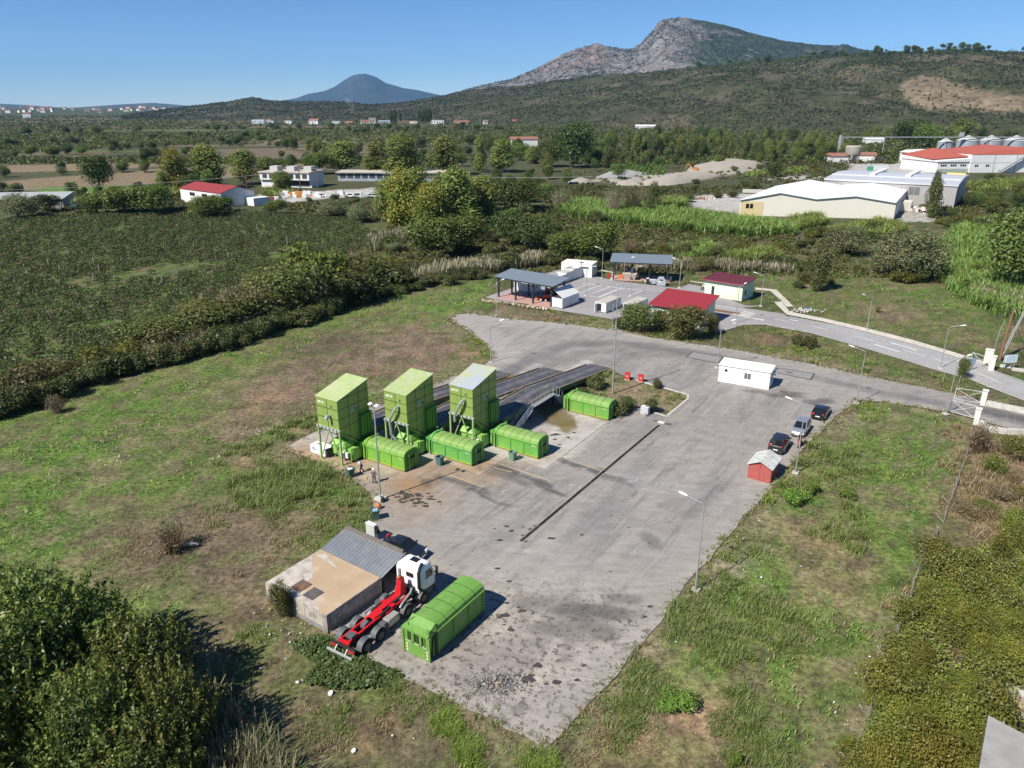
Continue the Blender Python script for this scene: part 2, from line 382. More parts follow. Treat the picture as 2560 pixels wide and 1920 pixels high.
 a([(180,1150),(330,1090),(520,1060),(640,1090),(720,1140),(640,1230),(560,1300),(500,1330),(380,1290),(220,1230)], (.140,.108,.074), 5, 1.0)
 a([(230,1140),(380,1130),(500,1170),(480,1240),(330,1230)], WEED, 4, .75)
 a([(510,1050),(590,1000),(700,1005),(790,1060),(800,1130),(720,1100),(600,1085)], (.07,.115,.028), 3, .9)
 a([(620,900),(690,890),(680,925),(640,935),(560,970),(520,960)], LUSH, 2, .9)
 a([(250,920),(420,900),(440,1000),(300,1050),(200,1000)], (.10,.115,.04), 5, .6)
 a([(0,1000),(180,940),(260,990),(120,1080),(0,1120)], BRIGHT, 6, .7)
 a([(900,640),(1060,606),(1075,640),(960,672),(860,690)], BRIGHT, 3, .7)
 a([(440,1290),(600,1260),(600,1330),(720,1400),(660,1470),(540,1480),(440,1400)], (.17,.13,.08), 3, .9)
 a([(560,1480),(700,1440),(870,1480),(1060,1570),(1180,1640),(1100,1680),(600,1680)], (.14,.115,.07), 3, .9)
 a([(860,1490),(960,1515),(1100,1590),(1000,1600)], DRY, 2, .8)
 a([(640,1550),(760,1540),(860,1600),(700,1650)], (.085,.10,.035), 3, .8)
 return z
RED_SPOTS = [((560,880),2.5),((655,905),2),((745,840),2),((820,800),1.8),((600,850),2),((500,1010),1.5),((870,760),1.8),((1010,790),1.6),((640,1260),2),((700,1120),1.2),((1640,727),2),((1690,722),1.6),((820,1550),1.5),((1000,760),1.5)]
def ground():
 s = np.linspace(-1, 1, 520); s = np.sign(s)*np.abs(s)**1.25
 nr = 580; yy = 44*np.exp(np.linspace(0, math.log(19000/44), nr)) - 30
 Yg = np.repeat(yy[:, None], len(s), 1); X = (Yg + 70)*1.25*s[None, :]
 x = X.ravel(); y = Yg.ravel()
 wx = x + (fbm(x, y, 9, 5)-.5)*7 + (fbm(x, y, 2.2, 8)-.5)*2.2; wy = y + (fbm(x, y, 9, 55)-.5)*7 + (fbm(x, y, 2.2, 58)-.5)*2.2
 far = sstep(240, 420, y)
 col = C_(OLIVE)[None]*(1-far)[:, None] + C_((.068,.072,.034))[None]*far[:, None]
 n1 = fbm(x, y, 60, 3)[:, None]; col = col*(.7+.6*n1)
 v = sstep(1.5, -1.5, poly_sd(wx, wy, VINE))[:, None]
 vn = fbm(x, y, 14, 31, 3)[:, None]
 col = col*(1-v) + v*(C_((.075,.085,.03))*(1-vn) + C_((.085,.15,.035))*vn)
 for poly, c, soft, k in zones():
  a = (sstep(soft, -soft, poly_sd(wx, wy, poly))*k)[:, None]
  col = col*(1-a) + c[None]*a
 dy_ = poly_sd(wx, wy, YARD); k = (sstep(3.2, .3, np.abs(dy_))*.75)[:, None]; col = col*(1-k) + C_((.225,.180,.125))*k
 for p, r in RED_SPOTS:
  b = G(*p); a = (sstep(r*1.4, r*.3, np.hypot(wx-b.x, (wy-b.y)*.6))*.55)[:, None]
  col = col*(1-a) + C_(RED)[None]*a
 near = sstep(330, 200, y)
 # bare and dry spots in the grass, of no fixed outline
 p1 = sstep(.52, .66, fbm(x, y, 6.5, 71))*near; p2 = sstep(.54, .66, fbm(x, y, 3.2, 91))*near
 g = (col[:, 1] > col[:, 0])
 k = (p1*np.where(g, .42, .15))[:, None]; col = col*(1-k) + C_(DRY)*k
 k = (p2*np.where(g, .3, .6))[:, None]; col = col*(1-k) + C_((.085,.115,.03))*k
 k = (sstep(.53, .62, fbm(x, y, 2.3, 141))*near*np.where(g, .7, .3))[:, None]; col = col*(1-k) + C_((.070,.125,.024))*k
 k = (sstep(.55, .64, fbm(x, y, 1.3, 151))*near*.55)[:, None]; col = col*(1-k) + C_((.175,.135,.088))*k
 k = (sstep(.58, .66, fbm(x, y, 1.5, 131))*near*.65)[:, None]; col = col*(1-k) + C_((.10,.08,.05))*k
 col = col*(.78 + .44*fbm(x, y, 1.1, 41, 2))[:, None]
 z = np.where(y < 300, (fbm(x, y, 3, 7, 3)-.5)*.10 - .05, -.05)
 n, mcol = len(yy), len(s)
 i = np.arange(n-1)[:, None]*mcol + np.arange(mcol-1)[None]
 f = np.stack([i, i+1, i+mcol+1, i+mcol], -1).reshape(-1, 4)
 o = raw_mesh('ground', np.c_[x, y, z], f, col, painted('soil_and_grass', .5, 2.0, 1.0, .95), smooth=True)
 tag(o, kind='structure')
 return x, y, col
GX, GY, GCOL = ground()
# ------------------------------------------------------------------ paving
def sheet(name, poly, z, step, colour, mat, holes=(), extra=None, kind='structure', jag=0.0):
 P = [Vector((p[0], p[1])) for p in poly]
 bound = []
 for i, p in enumerate(P):
  q = P[(i+1) % len(P)]; n = max(1, int((q-p).length/1.2))
  nrm = Vector((-(q-p).y, (q-p).x)).normalized()
  for k in range(n):
   r = p + (q-p)*k/n
   if jag: r = r + nrm*(float(fbm(np.array([r.x]), np.array([r.y]), 1.6, 77)[0])-.5)*jag
   bound.append(r)
 xs = [p.x for p in P]; ys = [p.y for p in P]
 gx, gy = np.meshgrid(np.arange(min(xs), max(xs), step), np.arange(min(ys), max(ys), step))
 gx = gx.ravel(); gy = gy.ravel(); sd = poly_sd(gx, gy, bound); ok = sd < -step*.5
 pts = bound + [Vector((a, b)) for a, b in zip(gx[ok], gy[ok])]
 nb = len(bound)
 r = delaunay_2d_cdt(pts, [(i, (i+1) % nb) for i in range(nb)], [], 1, 1e-4, False)
 v = np.array([(p.x, p.y) for p in r[0]]); f = np.array([t for t in r[2] if len(t) == 3])
 c = v[f].mean(1); f = f[poly_sd(c[:, 0], c[:, 1], bound) < 0]
 if holes:
  for h in holes: f = f[poly_sd(v[f].mean(1)[:, 0], v[f].mean(1)[:, 1], h) > 0]
 a, b = v[f[:, 1]]-v[f[:, 0]], v[f[:, 2]]-v[f[:, 0]]
 flip = a[:, 0]*b[:, 1]-a[:, 1]*b[:, 0] < 0
 f[flip] = f[flip][:, ::-1]
 zz = np.full(len(v), z)
 ex = {k: fn(v[:, 0], v[:, 1]) for k, fn in (extra or {}).items()}
 o = raw_mesh(name, np.c_[v, zz], f, colour(v[:, 0], v[:, 1]), mat, extra=ex)
 return tag(o, kind=kind)
LOWSLAB = PG([(1180,1640),(860,1490),(690,1380),(760,1300),(900,1250),(1050,1262),(1200,1268),(1330,1300),(1420,1350)])
PAD = SG(R4, [(960,1165),(1275,1275-250),(1570,700),(1400,640),(1120,560),(900,480)]) + [Y(-45,76),Y(-53,70),Y(-58,64),Y(-64.5,57),Y(-64.5,50)] + SG(R1, [(480,1040),(690,1060),(960,1190)]) + SG(R4, [(-150,1060),(310,1225),(580,1050)])
def yard_colour(x, y):
 wx = x + (fbm(x, y, 5, 15)-.5)*3; wy = y + (fbm(x, y, 5, 65)-.5)*3
 u = x*UX.x + y*UX.y; v = x*VX.x + y*VX.y
 n = fbm(x, y, 14, 21)
 col = C_((.270,.250,.232))[None]*(.82+.36*n)[:, None]
 def mix(c, a):
  nonlocal col; col = col*(1-a[:, None]) + C_(c)[None]*a[:, None]
 low = sstep(5, -5, poly_sd(wx, wy, LOWSLAB)); mix((.375,.340,.300), low)
 mix((.41,.37,.325), low*sstep(.45, .65, fbm(x, y, 7, 33))*.6)
 mix((.19,.17,.155), low*sstep(.5, .68, fbm(u, v*.5, 4, 37))*.5)
 # wear along the ways lorries take
 st = fbm(u*.25, v*1.4, 3.0, 43); mix((.30,.29,.29), sstep(.52, .75, st)*.35*(1-low))
 st = fbm(u*1.2, v*.22, 3.0, 47); mix((.165,.16,.165), sstep(.52, .75, st)*.5*(1-low))
 mix((.30,.275,.25), sstep(3.5, 0, np.abs(poly_sd(wx, wy, YARD)))*.55)
 mix((.33,.30,.28), sstep(6, 0, line_d(wx, wy, PG([(970,688),(1055,735),(1075,770)])))*.7)
 mix((.32,.30,.285), sstep(7, 0, line_d(wx, wy, PG([(1000,680),(1250,708),(1500,748)])))*.6)
 pad = sstep(.3, -.3, poly_sd(x, y, PAD)); mix((.40,.375,.345), pad)
 mix((.30,.28,.265), pad*sstep(.45, .6, fbm(u*1.5, v*.3, 2.2, 51))*.5)
 for u_, v0, v1 in ((-54.3,72,91),(-48.7,76,96.5),(-59.4,66,86)): mix((.43,.41,.375), sstep(1.1, .7, line_d(x, y, [Y(u_, v0), Y(u_, v1)])))
 # rust washed from the containers
 for p, r, k in (((870,1035),6,.8),((770,1000),5,.85),((700,985),5,.9),((640,968),5,.7),((1030,1005),4.5,.7),((960,1010),4,.6),((880,1060),5,.5),((1160,985),3,.5),((1000,1030),5,.4),((900,1090),6,.35),((1060,1030),4,.4)):
  b = G(*p); a = sstep(r, r*.15, np.hypot(wx-b.x, wy-b.y))*k*(.55+.8*(fbm(x, y, 1.8, 57)-.2)); mix((.315,.205,.115), np.clip(a, 0, 1))
 for p, r, k in (((865,1045),2.0,.7),((1035,1000),1.6,.7),((905,1050),1.6,.6),((1140,1008),1.5,.5)):
  b = G(*p); a = sstep(r, r*.2, np.hypot(wx-b.x, wy-b.y))*k; mix((.30,.16,.075), a*.6)
 for p, r in (((925,1040),2.2),((1060,1008),2.0)):
  b = G(*p); mix((.075,.065,.045), sstep(r, r*.3, np.hypot(wx-b.x, wy-b.y))*.7*sstep(.35, .6, fbm(x, y, 1.0, 59)))
 # what dripped behind the third container
 for p, r in (((1100,680),2.2),((1040,600),2.2),((1160,745),1.6)):
  b = S(R4, p); mix((.14,.105,.035), sstep(r, r*.6, np.hypot(wx-b.x, (wy-b.y)*.7))*.85)
 for p, r in (((1000,630),2.6),((1130,620),1.8),((940,790),1.4)):
  b = S(R4, p); mix((.17,.13,.10), sstep(r, r*.4, np.hypot(wx-b.x, (wy-b.y)*.7))*.6*sstep(.4, .6, fbm(x, y, .9, 61)))
 # tyre tracks
 def track(pts, w, k, c=(.125,.12,.125)): mix(c, sstep(w, w*.25, line_d(wx, wy, pts))*k*np.clip(.45+.9*fbm(x*.7, y*.7, 3, 63), 0, 1))
 track(PG([(1080,812),(1150,775),(1230,748),(1330,738),(1450,755),(1600,782)]), 2.6, .75)
 track(PG([(1160,800),(1260,765),(1360,752),(1480,762)]), 2.4, .6)
 track(PG([(1270,792),(1370,768),(1480,770)]), 2.2, .5)
 track(PG([(1450,760),(1620,790),(1760,815),(1900,848),(2060,880),(2212,912),(2330,935)]), 1.9, .6)
 track(PG([(2140,888),(2212,905)]), 2.4, .8, (.07,.07,.07))
 for a, b, w, k in (((490,1140),(1040,1320),.55,.8),((500,1150),(700,1240),.9,.6),((470,1210),(760,1300),.8,.5),((170,1365),(620,1520),.35,.7),((870,1300),(1150,1400),.35,.7),
 ((1120,1080),(1500,1190),.6,.7),((1500,1230),(1830,1345),.35,.4),((-60,1230),(360,1380),.7,.6),((1150,1090),(1700,1270),.35,.5)):
  track(SG(R4, [a, b]), w+.15, min(1, k*1.35), (.075,.073,.076))
 # spills
 for p, rx, ry, k in (((1270,1310),4.2,1.3,.75),((1240,1350),4,1.8,.55),((1180,1300),3,2,.35),((1330,1280),2.5,1,.5),((1410,1170),1.2,1.6,.5),((1640,843),3,1.3,.7),((1700,852),3.4,1.4,.75),((1770,865),3,1.3,.7),((1140,1290),2,1.2,.25),((1480,1090),3,3,.2)):
  b = G(*p); dx, dy = wx-b.x, wy-b.y; mix((.085,.08,.08), sstep(1, .5, np.hypot(dx/rx, dy/ry))*k)
 mix((.33,.29,.22), sstep(2.5, .5, np.hypot(wx-G(1455,900).x, wy-G(1455,900).y))*.5)
 return col*(.9+.2*fbm(x, y, .9, 67, 2))[:, None]
def slab_mask(x, y): return sstep(4, -4, poly_sd(x, y, LOWSLAB))
def fleck_mask(x, y): return np.clip(slab_mask(x, y)*(.35+1.1*fbm(x, y, 6, 501)) + .35*sstep(.5, .7, fbm(x, y, 9, 503)), 0, 1)
def smear_mask(x, y): return (1-.8*sstep(.3, -.3, poly_sd(x, y, PAD)))*np.clip(.25+1.1*fbm(x, y, 16, 505), 0, 1)*sstep(0, 5, -poly_sd(x, y, YARD))*(1-.65*slab_mask(x, y))
yard = sheet('yard_pavement', YARD, .04, .42, yard_colour, painted('worn_concrete', .13, 1.3, .12, .85, streak=(R(-57), .35), spec=.3, slab=1.6), holes=[ISLAND], extra={'slab': slab_mask, 'fleck': fleck_mask, 'smear': smear_mask}, jag=.9)
def ry_colour(x, y):
 n = fbm(x, y, 6, 25); c = C_((.285,.275,.275))[None]*(.84+.3*n)[:, None]
 a = sstep(0, 3, x-55)[:, None]; c = c*(1-a) + C_((.325,.32,.315))*a
 return c
ryard = sheet('road', RYARD, .045, 1.0, ry_colour, painted('asphalt', .12, 1.5, .1, .85, spec=.3))
PAINT_W = M('road_paint', (.72,.72,.70), .6, var=.08); PAINT_Y = M('faded_yellow_paint', (.46,.38,.20), .7, var=.15)
def strip(mb, a, b, w, z):
 a = Vector(a[:2]); b = Vector(b[:2]); n = Vector((-(b-a).y, (b-a).x)).normalized()*w/2
 mb.quad((a.x-n.x, a.y-n.y, z), (b.x-n.x, b.y-n.y, z), (b.x+n.x, b.y+n.y, z), (a.x+n.x, a.y+n.y, z))
def along(pts, dash, gap, fn):
 d = 0
 for a, b in zip(pts[:-1], pts[1:]):
  a = Vector(a[:2]); b = Vector(b[:2]); L = (b-a).length; t = 0
  while t < L:
   e = min(L, t+dash); fn(a+(b-a)*t/L, a+(b-a)*e/L); t += dash+gap
mb = MB()
for a, b in (((1690,425),(1480,510)),((1830,450),(1530,575)),((2010,470),(1690,600)),((2165,500),(1830,640)),((1680,425),(2180,505)),((1530,590),(1830,640))): strip(mb, S(RC, a), S(RC, b), .16, .05)
for a, b in (((1235,255),(1130,300)),((1080,235),(920,300)),((1235,250),(800,200))): strip(mb, S(R2, a), S(R2, b), .14, .05)
lowedge = SG(R5, [(600,134),(880,184),(1200,275),(1500,365),(1690,425),(1850,465),(2000,525),(2212,606),(2400,684)])
upedge = SG(R5, [(740,80),(900,110),(1220,170),(1560,264),(1850,349),(2040,428),(2212,488),(2400,556)])
for E_ in (lowedge, upedge): along(E_, 100, 0, lambda a, b: strip(mb, a+(0.0*(b-a)), b, .16, .055))
along(SG(R5, [(640,95),(890,142),(1200,215),(1480,298),(1640,342),(1950,448),(2212,560),(2400,640)]), 3.0, 4.5, lambda a, b: strip(mb, a, b, .14, .055))
for a, b in (((1270,255),(1430,302)),((1375,245),(1540,292)),((740,100),(790,108))): strip(mb, S(R5, a), S(R5, b), .3, .056)
tag(mb.build('road_markings', PAINT_W), kind='structure')
mb = MB()
for a, b in (((1130,1045),(1580,1200)),((500,1105),(1010,1275)),((0,1210),(350,1340)),((530,1390),(565,1365)),((1200,1330),(1225,1308)),((1845,1280),(1868,1260))): strip(mb, S(R4, a), S(R4, b), .13, .05)
strip(mb, S(R1, (2050,1070)), S(R1, (2212,1110)), .12, .05)
tag(mb.build('yard_markings', PAINT_Y), kind='structure')
# oil drops and stains, each with its own outline
rng = random.Random(5)
mb = MB()
def blot(c, r):
 n = 9; ph = rng.random()*6; pts = []
 for k in range(n):
  q = r*(.6+.6*rng.random()); a = ph + 2*math.pi*k/n; pts.append((c.x + q*math.cos(a)*1.25, c.y + q*math.sin(a)*.8, .052 + .0001*rng.random()))
 mb.quad(*pts)
for _ in range(26):
 p = G(rng.uniform(900, 1480), rng.uniform(1090, 1560))
 sd1 = poly_sd(np.array([p.x]), np.array([p.y]), YARD)[0]
 if sd1 < -1 and (p.y < 60 or rng.random() < .5): blot(p, rng.choice((.05,.07,.09,.12,.2)))
for c, n, sp in (((885,1075),26,1.1),((915,1085),10,1.2),((1130,1150),7,1.5),((1105,1330),8,1.5),((1215,945),10,1.6),((1160,1455),6,1.2)):
 q = G(*c)
 for _ in range(n*2): blot(Vector((q.x + rng.gauss(0, sp), q.y + rng.gauss(0, sp*.6), 0)), rng.uniform(.22, .45)*rng.random()**1.2+.03)
tag(mb.build('oil_stain_markings', M('oil_stain', (.062,.052,.048), .6, var=.3)), kind='structure')
# joints of the slabs, the long drain channel and the weighbridge in the road
mb = MB()
for a, b in (((960,1165),(1570,700)),((310,1225),(590,1045)),((310,1225),(-60,1085)),((960,1165),(700,1075))): strip(mb, S(R4, a), S(R4, b), .07, .053)
tag(mb.build('slab_joint_markings', M('joint_dark', (.12,.10,.09), .9)), kind='structure')
def kerb(name, pts, w, h, mat):
 mb = MB()
 for a, b in zip(pts[:-1], pts[1:]):
  mb.bar((a.x, a.y, h/2), (b.x, b.y, h/2), w, h)
 return tag(mb.build(name, mat), kind='structure')
CONC = M('pale_concrete', (.50,.475,.43), .85, var=.12, scale=1.2, bump=.2, dirt=((.28,.25,.21), .35, 1.5))
sheet('path', SG(R5, [(640,-10),(690,-12),(740,52),(950,92),(1230,157),(1520,232),(1700,285),(1850,332),(1975,372),(1960,392),(1840,356),(1690,308),(1510,255),(1220,178),(940,112),(720,70),(690,40)]), .12, 1.5,
 lambda x, y: C_((.52,.48,.42))[None]*(.85+.3*fbm(x, y, 2, 19))[:, None], painted('path_stone', .15, 2, .2, .9))
sheet('footpath', SG(R2, [(2060,232),(2190,245),(2215,250),(2300,330),(2340,372),(2290,372),(2240,320),(2170,258),(2060,248)]), .11, 1.5,
 lambda x, y: C_((.50,.46,.40))[None]*(.85+.3*fbm(x, y, 2, 29))[:, None], painted('path_stone'))
kerb('kerb', SG(R2, [(940,105),(1030,122),(1010,180)]), .5, .12, CONC)
kerb('kerb', SG(R2, [(1590,185),(1700,200),(1730,240)]), .4, .12, CONC)
kerb('kerb', SG(R2, [(1750,380),(1990,445),(2130,470)]), .5, .12, CONC)
kerb('kerb', SG(R2, [(1770,560),(1985,500),(2150,496)]), .35, .12, M('kerb_grey', (.36,.36,.36), .85))
kerb('island_kerb', [ISLAND[k] for k in (3,4,5,6,7,8,9)], .3, .10, CONC)
# ------------------------------------------------------------------ hills and mountains
def interp(pts, x): return np.interp(x, [p[0] for p in pts], [p[1] for p in pts])
class Relief:
 def __init__(s, ridge, dr, df, back=1.25, prof=1.15, rough=.12, nscale=160, seed=1, lift=0):
  s.ridge, s.dr, s.df, s.back, s.prof, s.rough, s.ns, s.seed, s.lift = ridge, dr, df, back, prof, rough, nscale, seed, lift
 def at(s, px, t):
  """px: survey column; t: 0 foot, 1 ridge, beyond: the far side"""
  px = np.asarray(px, float); t = np.asarray(t, float)
  py = interp(s.ridge, px)*V_ + s.lift
  dr = interp(s.dr, px); df = interp(s.df, px); D = df + (dr-df)*t
  X = (px*V_ - PW/2)/FPX; yy = -(py - PH/2)/FPX
  ry = CP + yy*SP; rz = -SP + yy*CP
  zr = H_CAM + rz/ry*dr; x = X/ry*D
  up = np.clip(t, 0, 1)**s.prof; down = np.clip((t-1)/.6, 0, 1)
  z = zr*np.where(t <= 1, up, 1-.75*down**1.5)
  n = (fbm(x, D, s.ns, s.seed, 5)-.5)*2
  gl = (np.abs(fbm(x, D*.45, s.ns*.7, s.seed+9, 4)-.5)*2)
  tt = np.clip(t, 0, 1.6)
  z = z + zr*s.rough*(n*.9 + gl*1.1 - .35)*np.clip(4*tt*(1.02-tt)*(tt < 1.0), 0, 1) + zr*s.rough*.10*(fbm(x, D, s.ns*.3, s.seed+4, 3)-.5)*2*(tt > .9)
  return x, D, z - 2*(t <= 0)
 def mesh(s, name, x0, x1, nx, ny, colour, mat):
  px = np.linspace(x0, x1, nx); t = np.r_[np.linspace(0, 1, ny), np.linspace(1.04, 1.6, max(4, ny//6))]
  A, B = np.meshgrid(px, t); x, y, z = s.at(A.ravel(), B.ravel())
  i = np.arange(len(t)-1)[:, None]*nx + np.arange(nx-1)[None]
  f = np.stack([i, i+1, i+nx+1, i+nx], -1).reshape(-1, 4)
  o = raw_mesh(name, np.c_[x, y, z], f, colour(A.ravel(), B.ravel(), x, y, z), mat, smooth=True)
  return tag(o, kind='structure')
HILL = Relief([(250,250),(300,244),(345,237),(400,230),(440,226),(500,218),(545,210),(580,216),(640,219),(700,219),(760,221),(800,226),(850,224),(900,217),(940,210),(1000,198),(1060,190),(1130,185),(1200,174),(1250,167),(1300,164),
 (1400,156),(1480,147),(1560,140),(1620,133),(1700,127),(1760,122),(1850,118),(1950,113),(2050,110),(2130,110),(2212,114),(2300,116),(2450,122),(2650,150)],
 [(250,3600),(1000,2900),(1500,2300),(2212,1750),(2650,1500)], [(250,2300),(1000,1800),(1500,1250),(2212,960),(2650,900)], prof=1.0, rough=.16, nscale=230, seed=11)
QUARRY = [(1955,192),(1972,172),(2005,162),(2050,171),(2120,190),(2212,208),(2320,220),(2320,250),(2212,244),(2100,240),(2030,238),(1990,222)]
def view_xy(x, y, z):
 dep = y*CP - (z-H_CAM)*SP
 return (PW/2 + FPX*x/dep)/V_, (PH/2 - FPX*(y*SP + (z-H_CAM)*CP)/dep)/V_
# the outline of the quarry as it lies on the slope
def hill_mask(A, B):
 sx, sy = view_xy(*HILL.at(A, B))
 return sstep(6, -8, poly_sd(A + (fbm(A, sy, 14, 3)-.5)*34, sy + (fbm(A, sy, 10, 4)-.5)*22, QUARRY))
def hill_col(A, B, x, y, z):
 n = fbm(x, y, 45, 81, 5)[:, None]; c = C_((.034,.045,.018))*(1-n) + C_((.066,.062,.033))*n
 k = sstep(.54, .66, fbm(x, y, 130, 83, 4))[:, None]*.5; c = c*(1-k) + C_((.115,.095,.065))*k
 q = hill_mask(A, B)[:, None]; c = c*(1-q) + C_((.24,.19,.125))*q*(.45+.5*n)
 return c
HILL.mesh('hill', 250, 2650, 420, 90, hill_col, painted('hill_scrub', .45, .09, 1.0, .95))
MTN = Relief([(960,205),(1020,189),(1100,171),(1150,153),(1190,130),(1215,116),(1250,103),(1275,99),(1290,93),(1310,99),(1350,106),(1370,104),(1385,92),(1398,78),(1410,66),(1422,48),(1432,41),(1450,41),(1465,38),(1480,38),(1520,45),(1560,54),(1610,67),(1650,78),(1700,89),(1750,95),(1815,98),(1828,95),(1850,103),(1900,112),(1990,118),(2100,140)],
 [(960,5600),(2100,5200)], [(960,3900),(2100,3500)], prof=.9, rough=.16, nscale=480, seed=23)
def mtn_col(A, B, x, y, z):
 n = fbm(x, y, 60, 85, 5); scr = sstep(.42, .58, n + .25*(B < .35) - .12)
 rock = sstep(1400, 1385, A) + sstep(1380, 1392, A)*sstep(1520, 1440, A + (B-1)*60 + (fbm(x, y, 300, 86)-.5)*80)
 rock = np.clip(rock + sstep(.60, .68, fbm(x, y, 150, 87))*.8, 0, 1)
 rc = C_((.155,.142,.138))[None]*(.7+.6*fbm(x, z*3, 55, 88))[:, None]
 pk = sstep(.5, .62, fbm(x, z*2, 170, 89))[:, None]*.5; rc = rc*(1-pk) + C_((.19,.125,.10))*pk
 gr = C_((.035,.046,.022))[None]*(.7+.7*fbm(x, y, 40, 90))[:, None]
 k = (rock*(1-.72*scr))[:, None]
 return gr*(1-k) + rc*k
MTN.mesh('mountain', 960, 2100, 420, 110, mtn_col, painted('mountain_rock', .45, .03, 1.0, .95))
FARM = Relief([(560,224),(600,219),(640,212),(665,203),(700,197),(722,188),(745,172),(760,163),(775,159),(790,159),(812,166),(835,180),(850,184),(870,190),(900,194),(940,203),(1000,215)], [(560,16500),(1000,16500)], [(560,13500),(1000,13500)], prof=.95, rough=.12, nscale=900, seed=33)
FARM.mesh('distant_mountain', 560, 1000, 160, 40, lambda A, B, x, y, z: C_((.04,.05,.045))[None]*(.7+.6*fbm(x, y, 200, 92))[:, None], painted('far_slope', .3, .01, .5))
FARH = Relief([(-300,222),(0,224),(60,227),(110,231),(150,233),(210,229),(270,225),(330,222),(380,226),(430,231),(470,234)], [(-300,13000),(470,13000)], [(-300,11000),(470,11000)], prof=.9, rough=.1, nscale=900, seed=43)
FARH.mesh('distant_hill', -300, 470, 120, 20, lambda A, B, x, y, z: C_((.06,.068,.045))[None]*(.7+.6*fbm(x, y, 200, 93))[:, None], painted('far_slope'))
TOWNH = Relief([(-300,233),(0,233),(60,234),(120,233),(200,237),(250,234),(300,233),(370,236),(420,241)], [(-300,4300),(420,4300)], [(-300,3300),(420,3300)], prof=.9, rough=.05, nscale=300, seed=53)
TOWNH.mesh('town_hill', -300, 420, 120, 14, lambda A, B, x, y, z: C_((.06,.072,.032))[None]*(.6+.8*fbm(x, y, 60, 94))[:, None], painted('hill_scrub'))
# ------------------------------------------------------------------ the air
m = bpy.data.materials.new('haze_air'); m.use_nodes = True; n = m.node_tree.nodes; n.remove(n['Principled BSDF'])
vp = n.new('ShaderNodeVolumePrincipled'); vp.inputs['Color'].default_value = (.24,.55,1.0,1); vp.inputs['Density'].default_value = 3.0e-5; vp.inputs['Anisotropy'].default_value = .0
m.node_tree.links.new(vp.outputs[0], n['Material Output'].inputs['Volume'])
mb = MB(); mb.box(-26000, 26000, -120, 21000, -4, 1150)
tag(mb.build('haze', m), kind='stuff')
# ------------------------------------------------------------------ plants
LEAF = leaf_material('leaves', gain=(1.36, 1.28, 1.05)); BLADE = leaf_material('blades', .3, .12, (1.75, 1.65, 1.35))
HILLLEAF = leaf_material('far_leaves', .1, .1, (.82, .85, .8))
BARK = M('bark', (.13,.105,.08), .9, var=.3, scale=6, bump=.5); PALEBARK = M('pale_bark', (.30,.28,.24), .9, var=.25, scale=5)
def unit(a): return a/(np.linalg.norm(a, axis=1, keepdims=True)+1e-9)
def leaves(c, nrm, size, col, aspect=.55, rs=None):
 """diamond leaves at c facing nrm"""
 n = len(c); rs = rs or np.random.RandomState(1)
 r = unit(rs.normal(size=(n, 3))); a = unit(np.cross(nrm, r)); b = np.cross(nrm, a)
 size = np.broadcast_to(size, (n,))[:, None]
 v = np.stack([c - a*size, c + b*size*aspect + nrm*size*.12, c + a*size, c - b*size*aspect + nrm*size*.12], 1).reshape(-1, 3)
 f = np.arange(4*n).reshape(-1, 4)
 return v, f, np.repeat(col, 4, 0)
def cat(parts):
 vs, fs, cs = [], [], []; o = 0
 for v, f, c in parts: vs.append(v); fs.append(f + o); cs.append(c); o += len(v)
 return np.concatenate(vs), np.concatenate(fs), np.concatenate(cs)
def cloud(lobes, n, leaf, pal, seed, aspect=.55, up=.25, droop=0.0, jit=.22):
 rs = np.random.RandomState(seed); lobes = np.array(lobes, float); pal = np.array(pal)
 wt = (lobes[:, 3:6].mean(1))**2; k = rs.choice(len(lobes), n, p=wt/wt.sum())
 d = unit(rs.normal(size=(n, 3)) + np.array([0, 0, up])); L = lobes[k]
 rad = (.70 + .32*rs.rand(n)**.6 + jit*rs.normal(size=n)*.5)[:, None]
 c = L[:, :3] + d*L[:, 3:6]*rad; c[:, 2] = np.maximum(c[:, 2], .04)
 nr = unit(d*.9 + rs.normal(size=(n, 3))*.62 + np.array([0, 0, .35]))
 lc = pal[rs.randint(len(pal), size=len(lobes))][k]; pc = pal[rs.randint(len(pal), size=n)]
 col = (lc*.65 + pc*.35)*(.78 + .44*rs.rand(n))[:, None]
 return leaves(c, nr, leaf*(.6 + .8*rs.rand(n)), col, aspect, rs)
def lobes_round(rng, w, h, k, base=.15, small=.34):
 out = []
 for _ in range(k):
  a = rng.random()*6.283; r = math.sqrt(rng.random())*.36*w; z = h*(base + (1-base)*(.22 + .62*rng.random()))
  q = w*small*(.6+.6*rng.random()); shrink = 1 - .55*abs(z/h-.55)
  out.append((math.cos(a)*r*shrink*1.1, math.sin(a)*r*shrink*1.1, z, q*shrink, q*shrink, q*shrink*.85))
 return out
def lobes_tall(rng, w, h, k):
 out = []
 for i in range(k):
  t = rng.random(); z = h*(.16 + .76*t); ww = w*(.5*math.sin(math.pi*(.18+.75*t))**.8)
  a = rng.random()*6.283; r = ww*rng.random()*.75; q = w*.22*(.55+.7*rng.random())
  out.append((math.cos(a)*r, math.sin(a)*r, z, q, q, q*1.5))
 return out
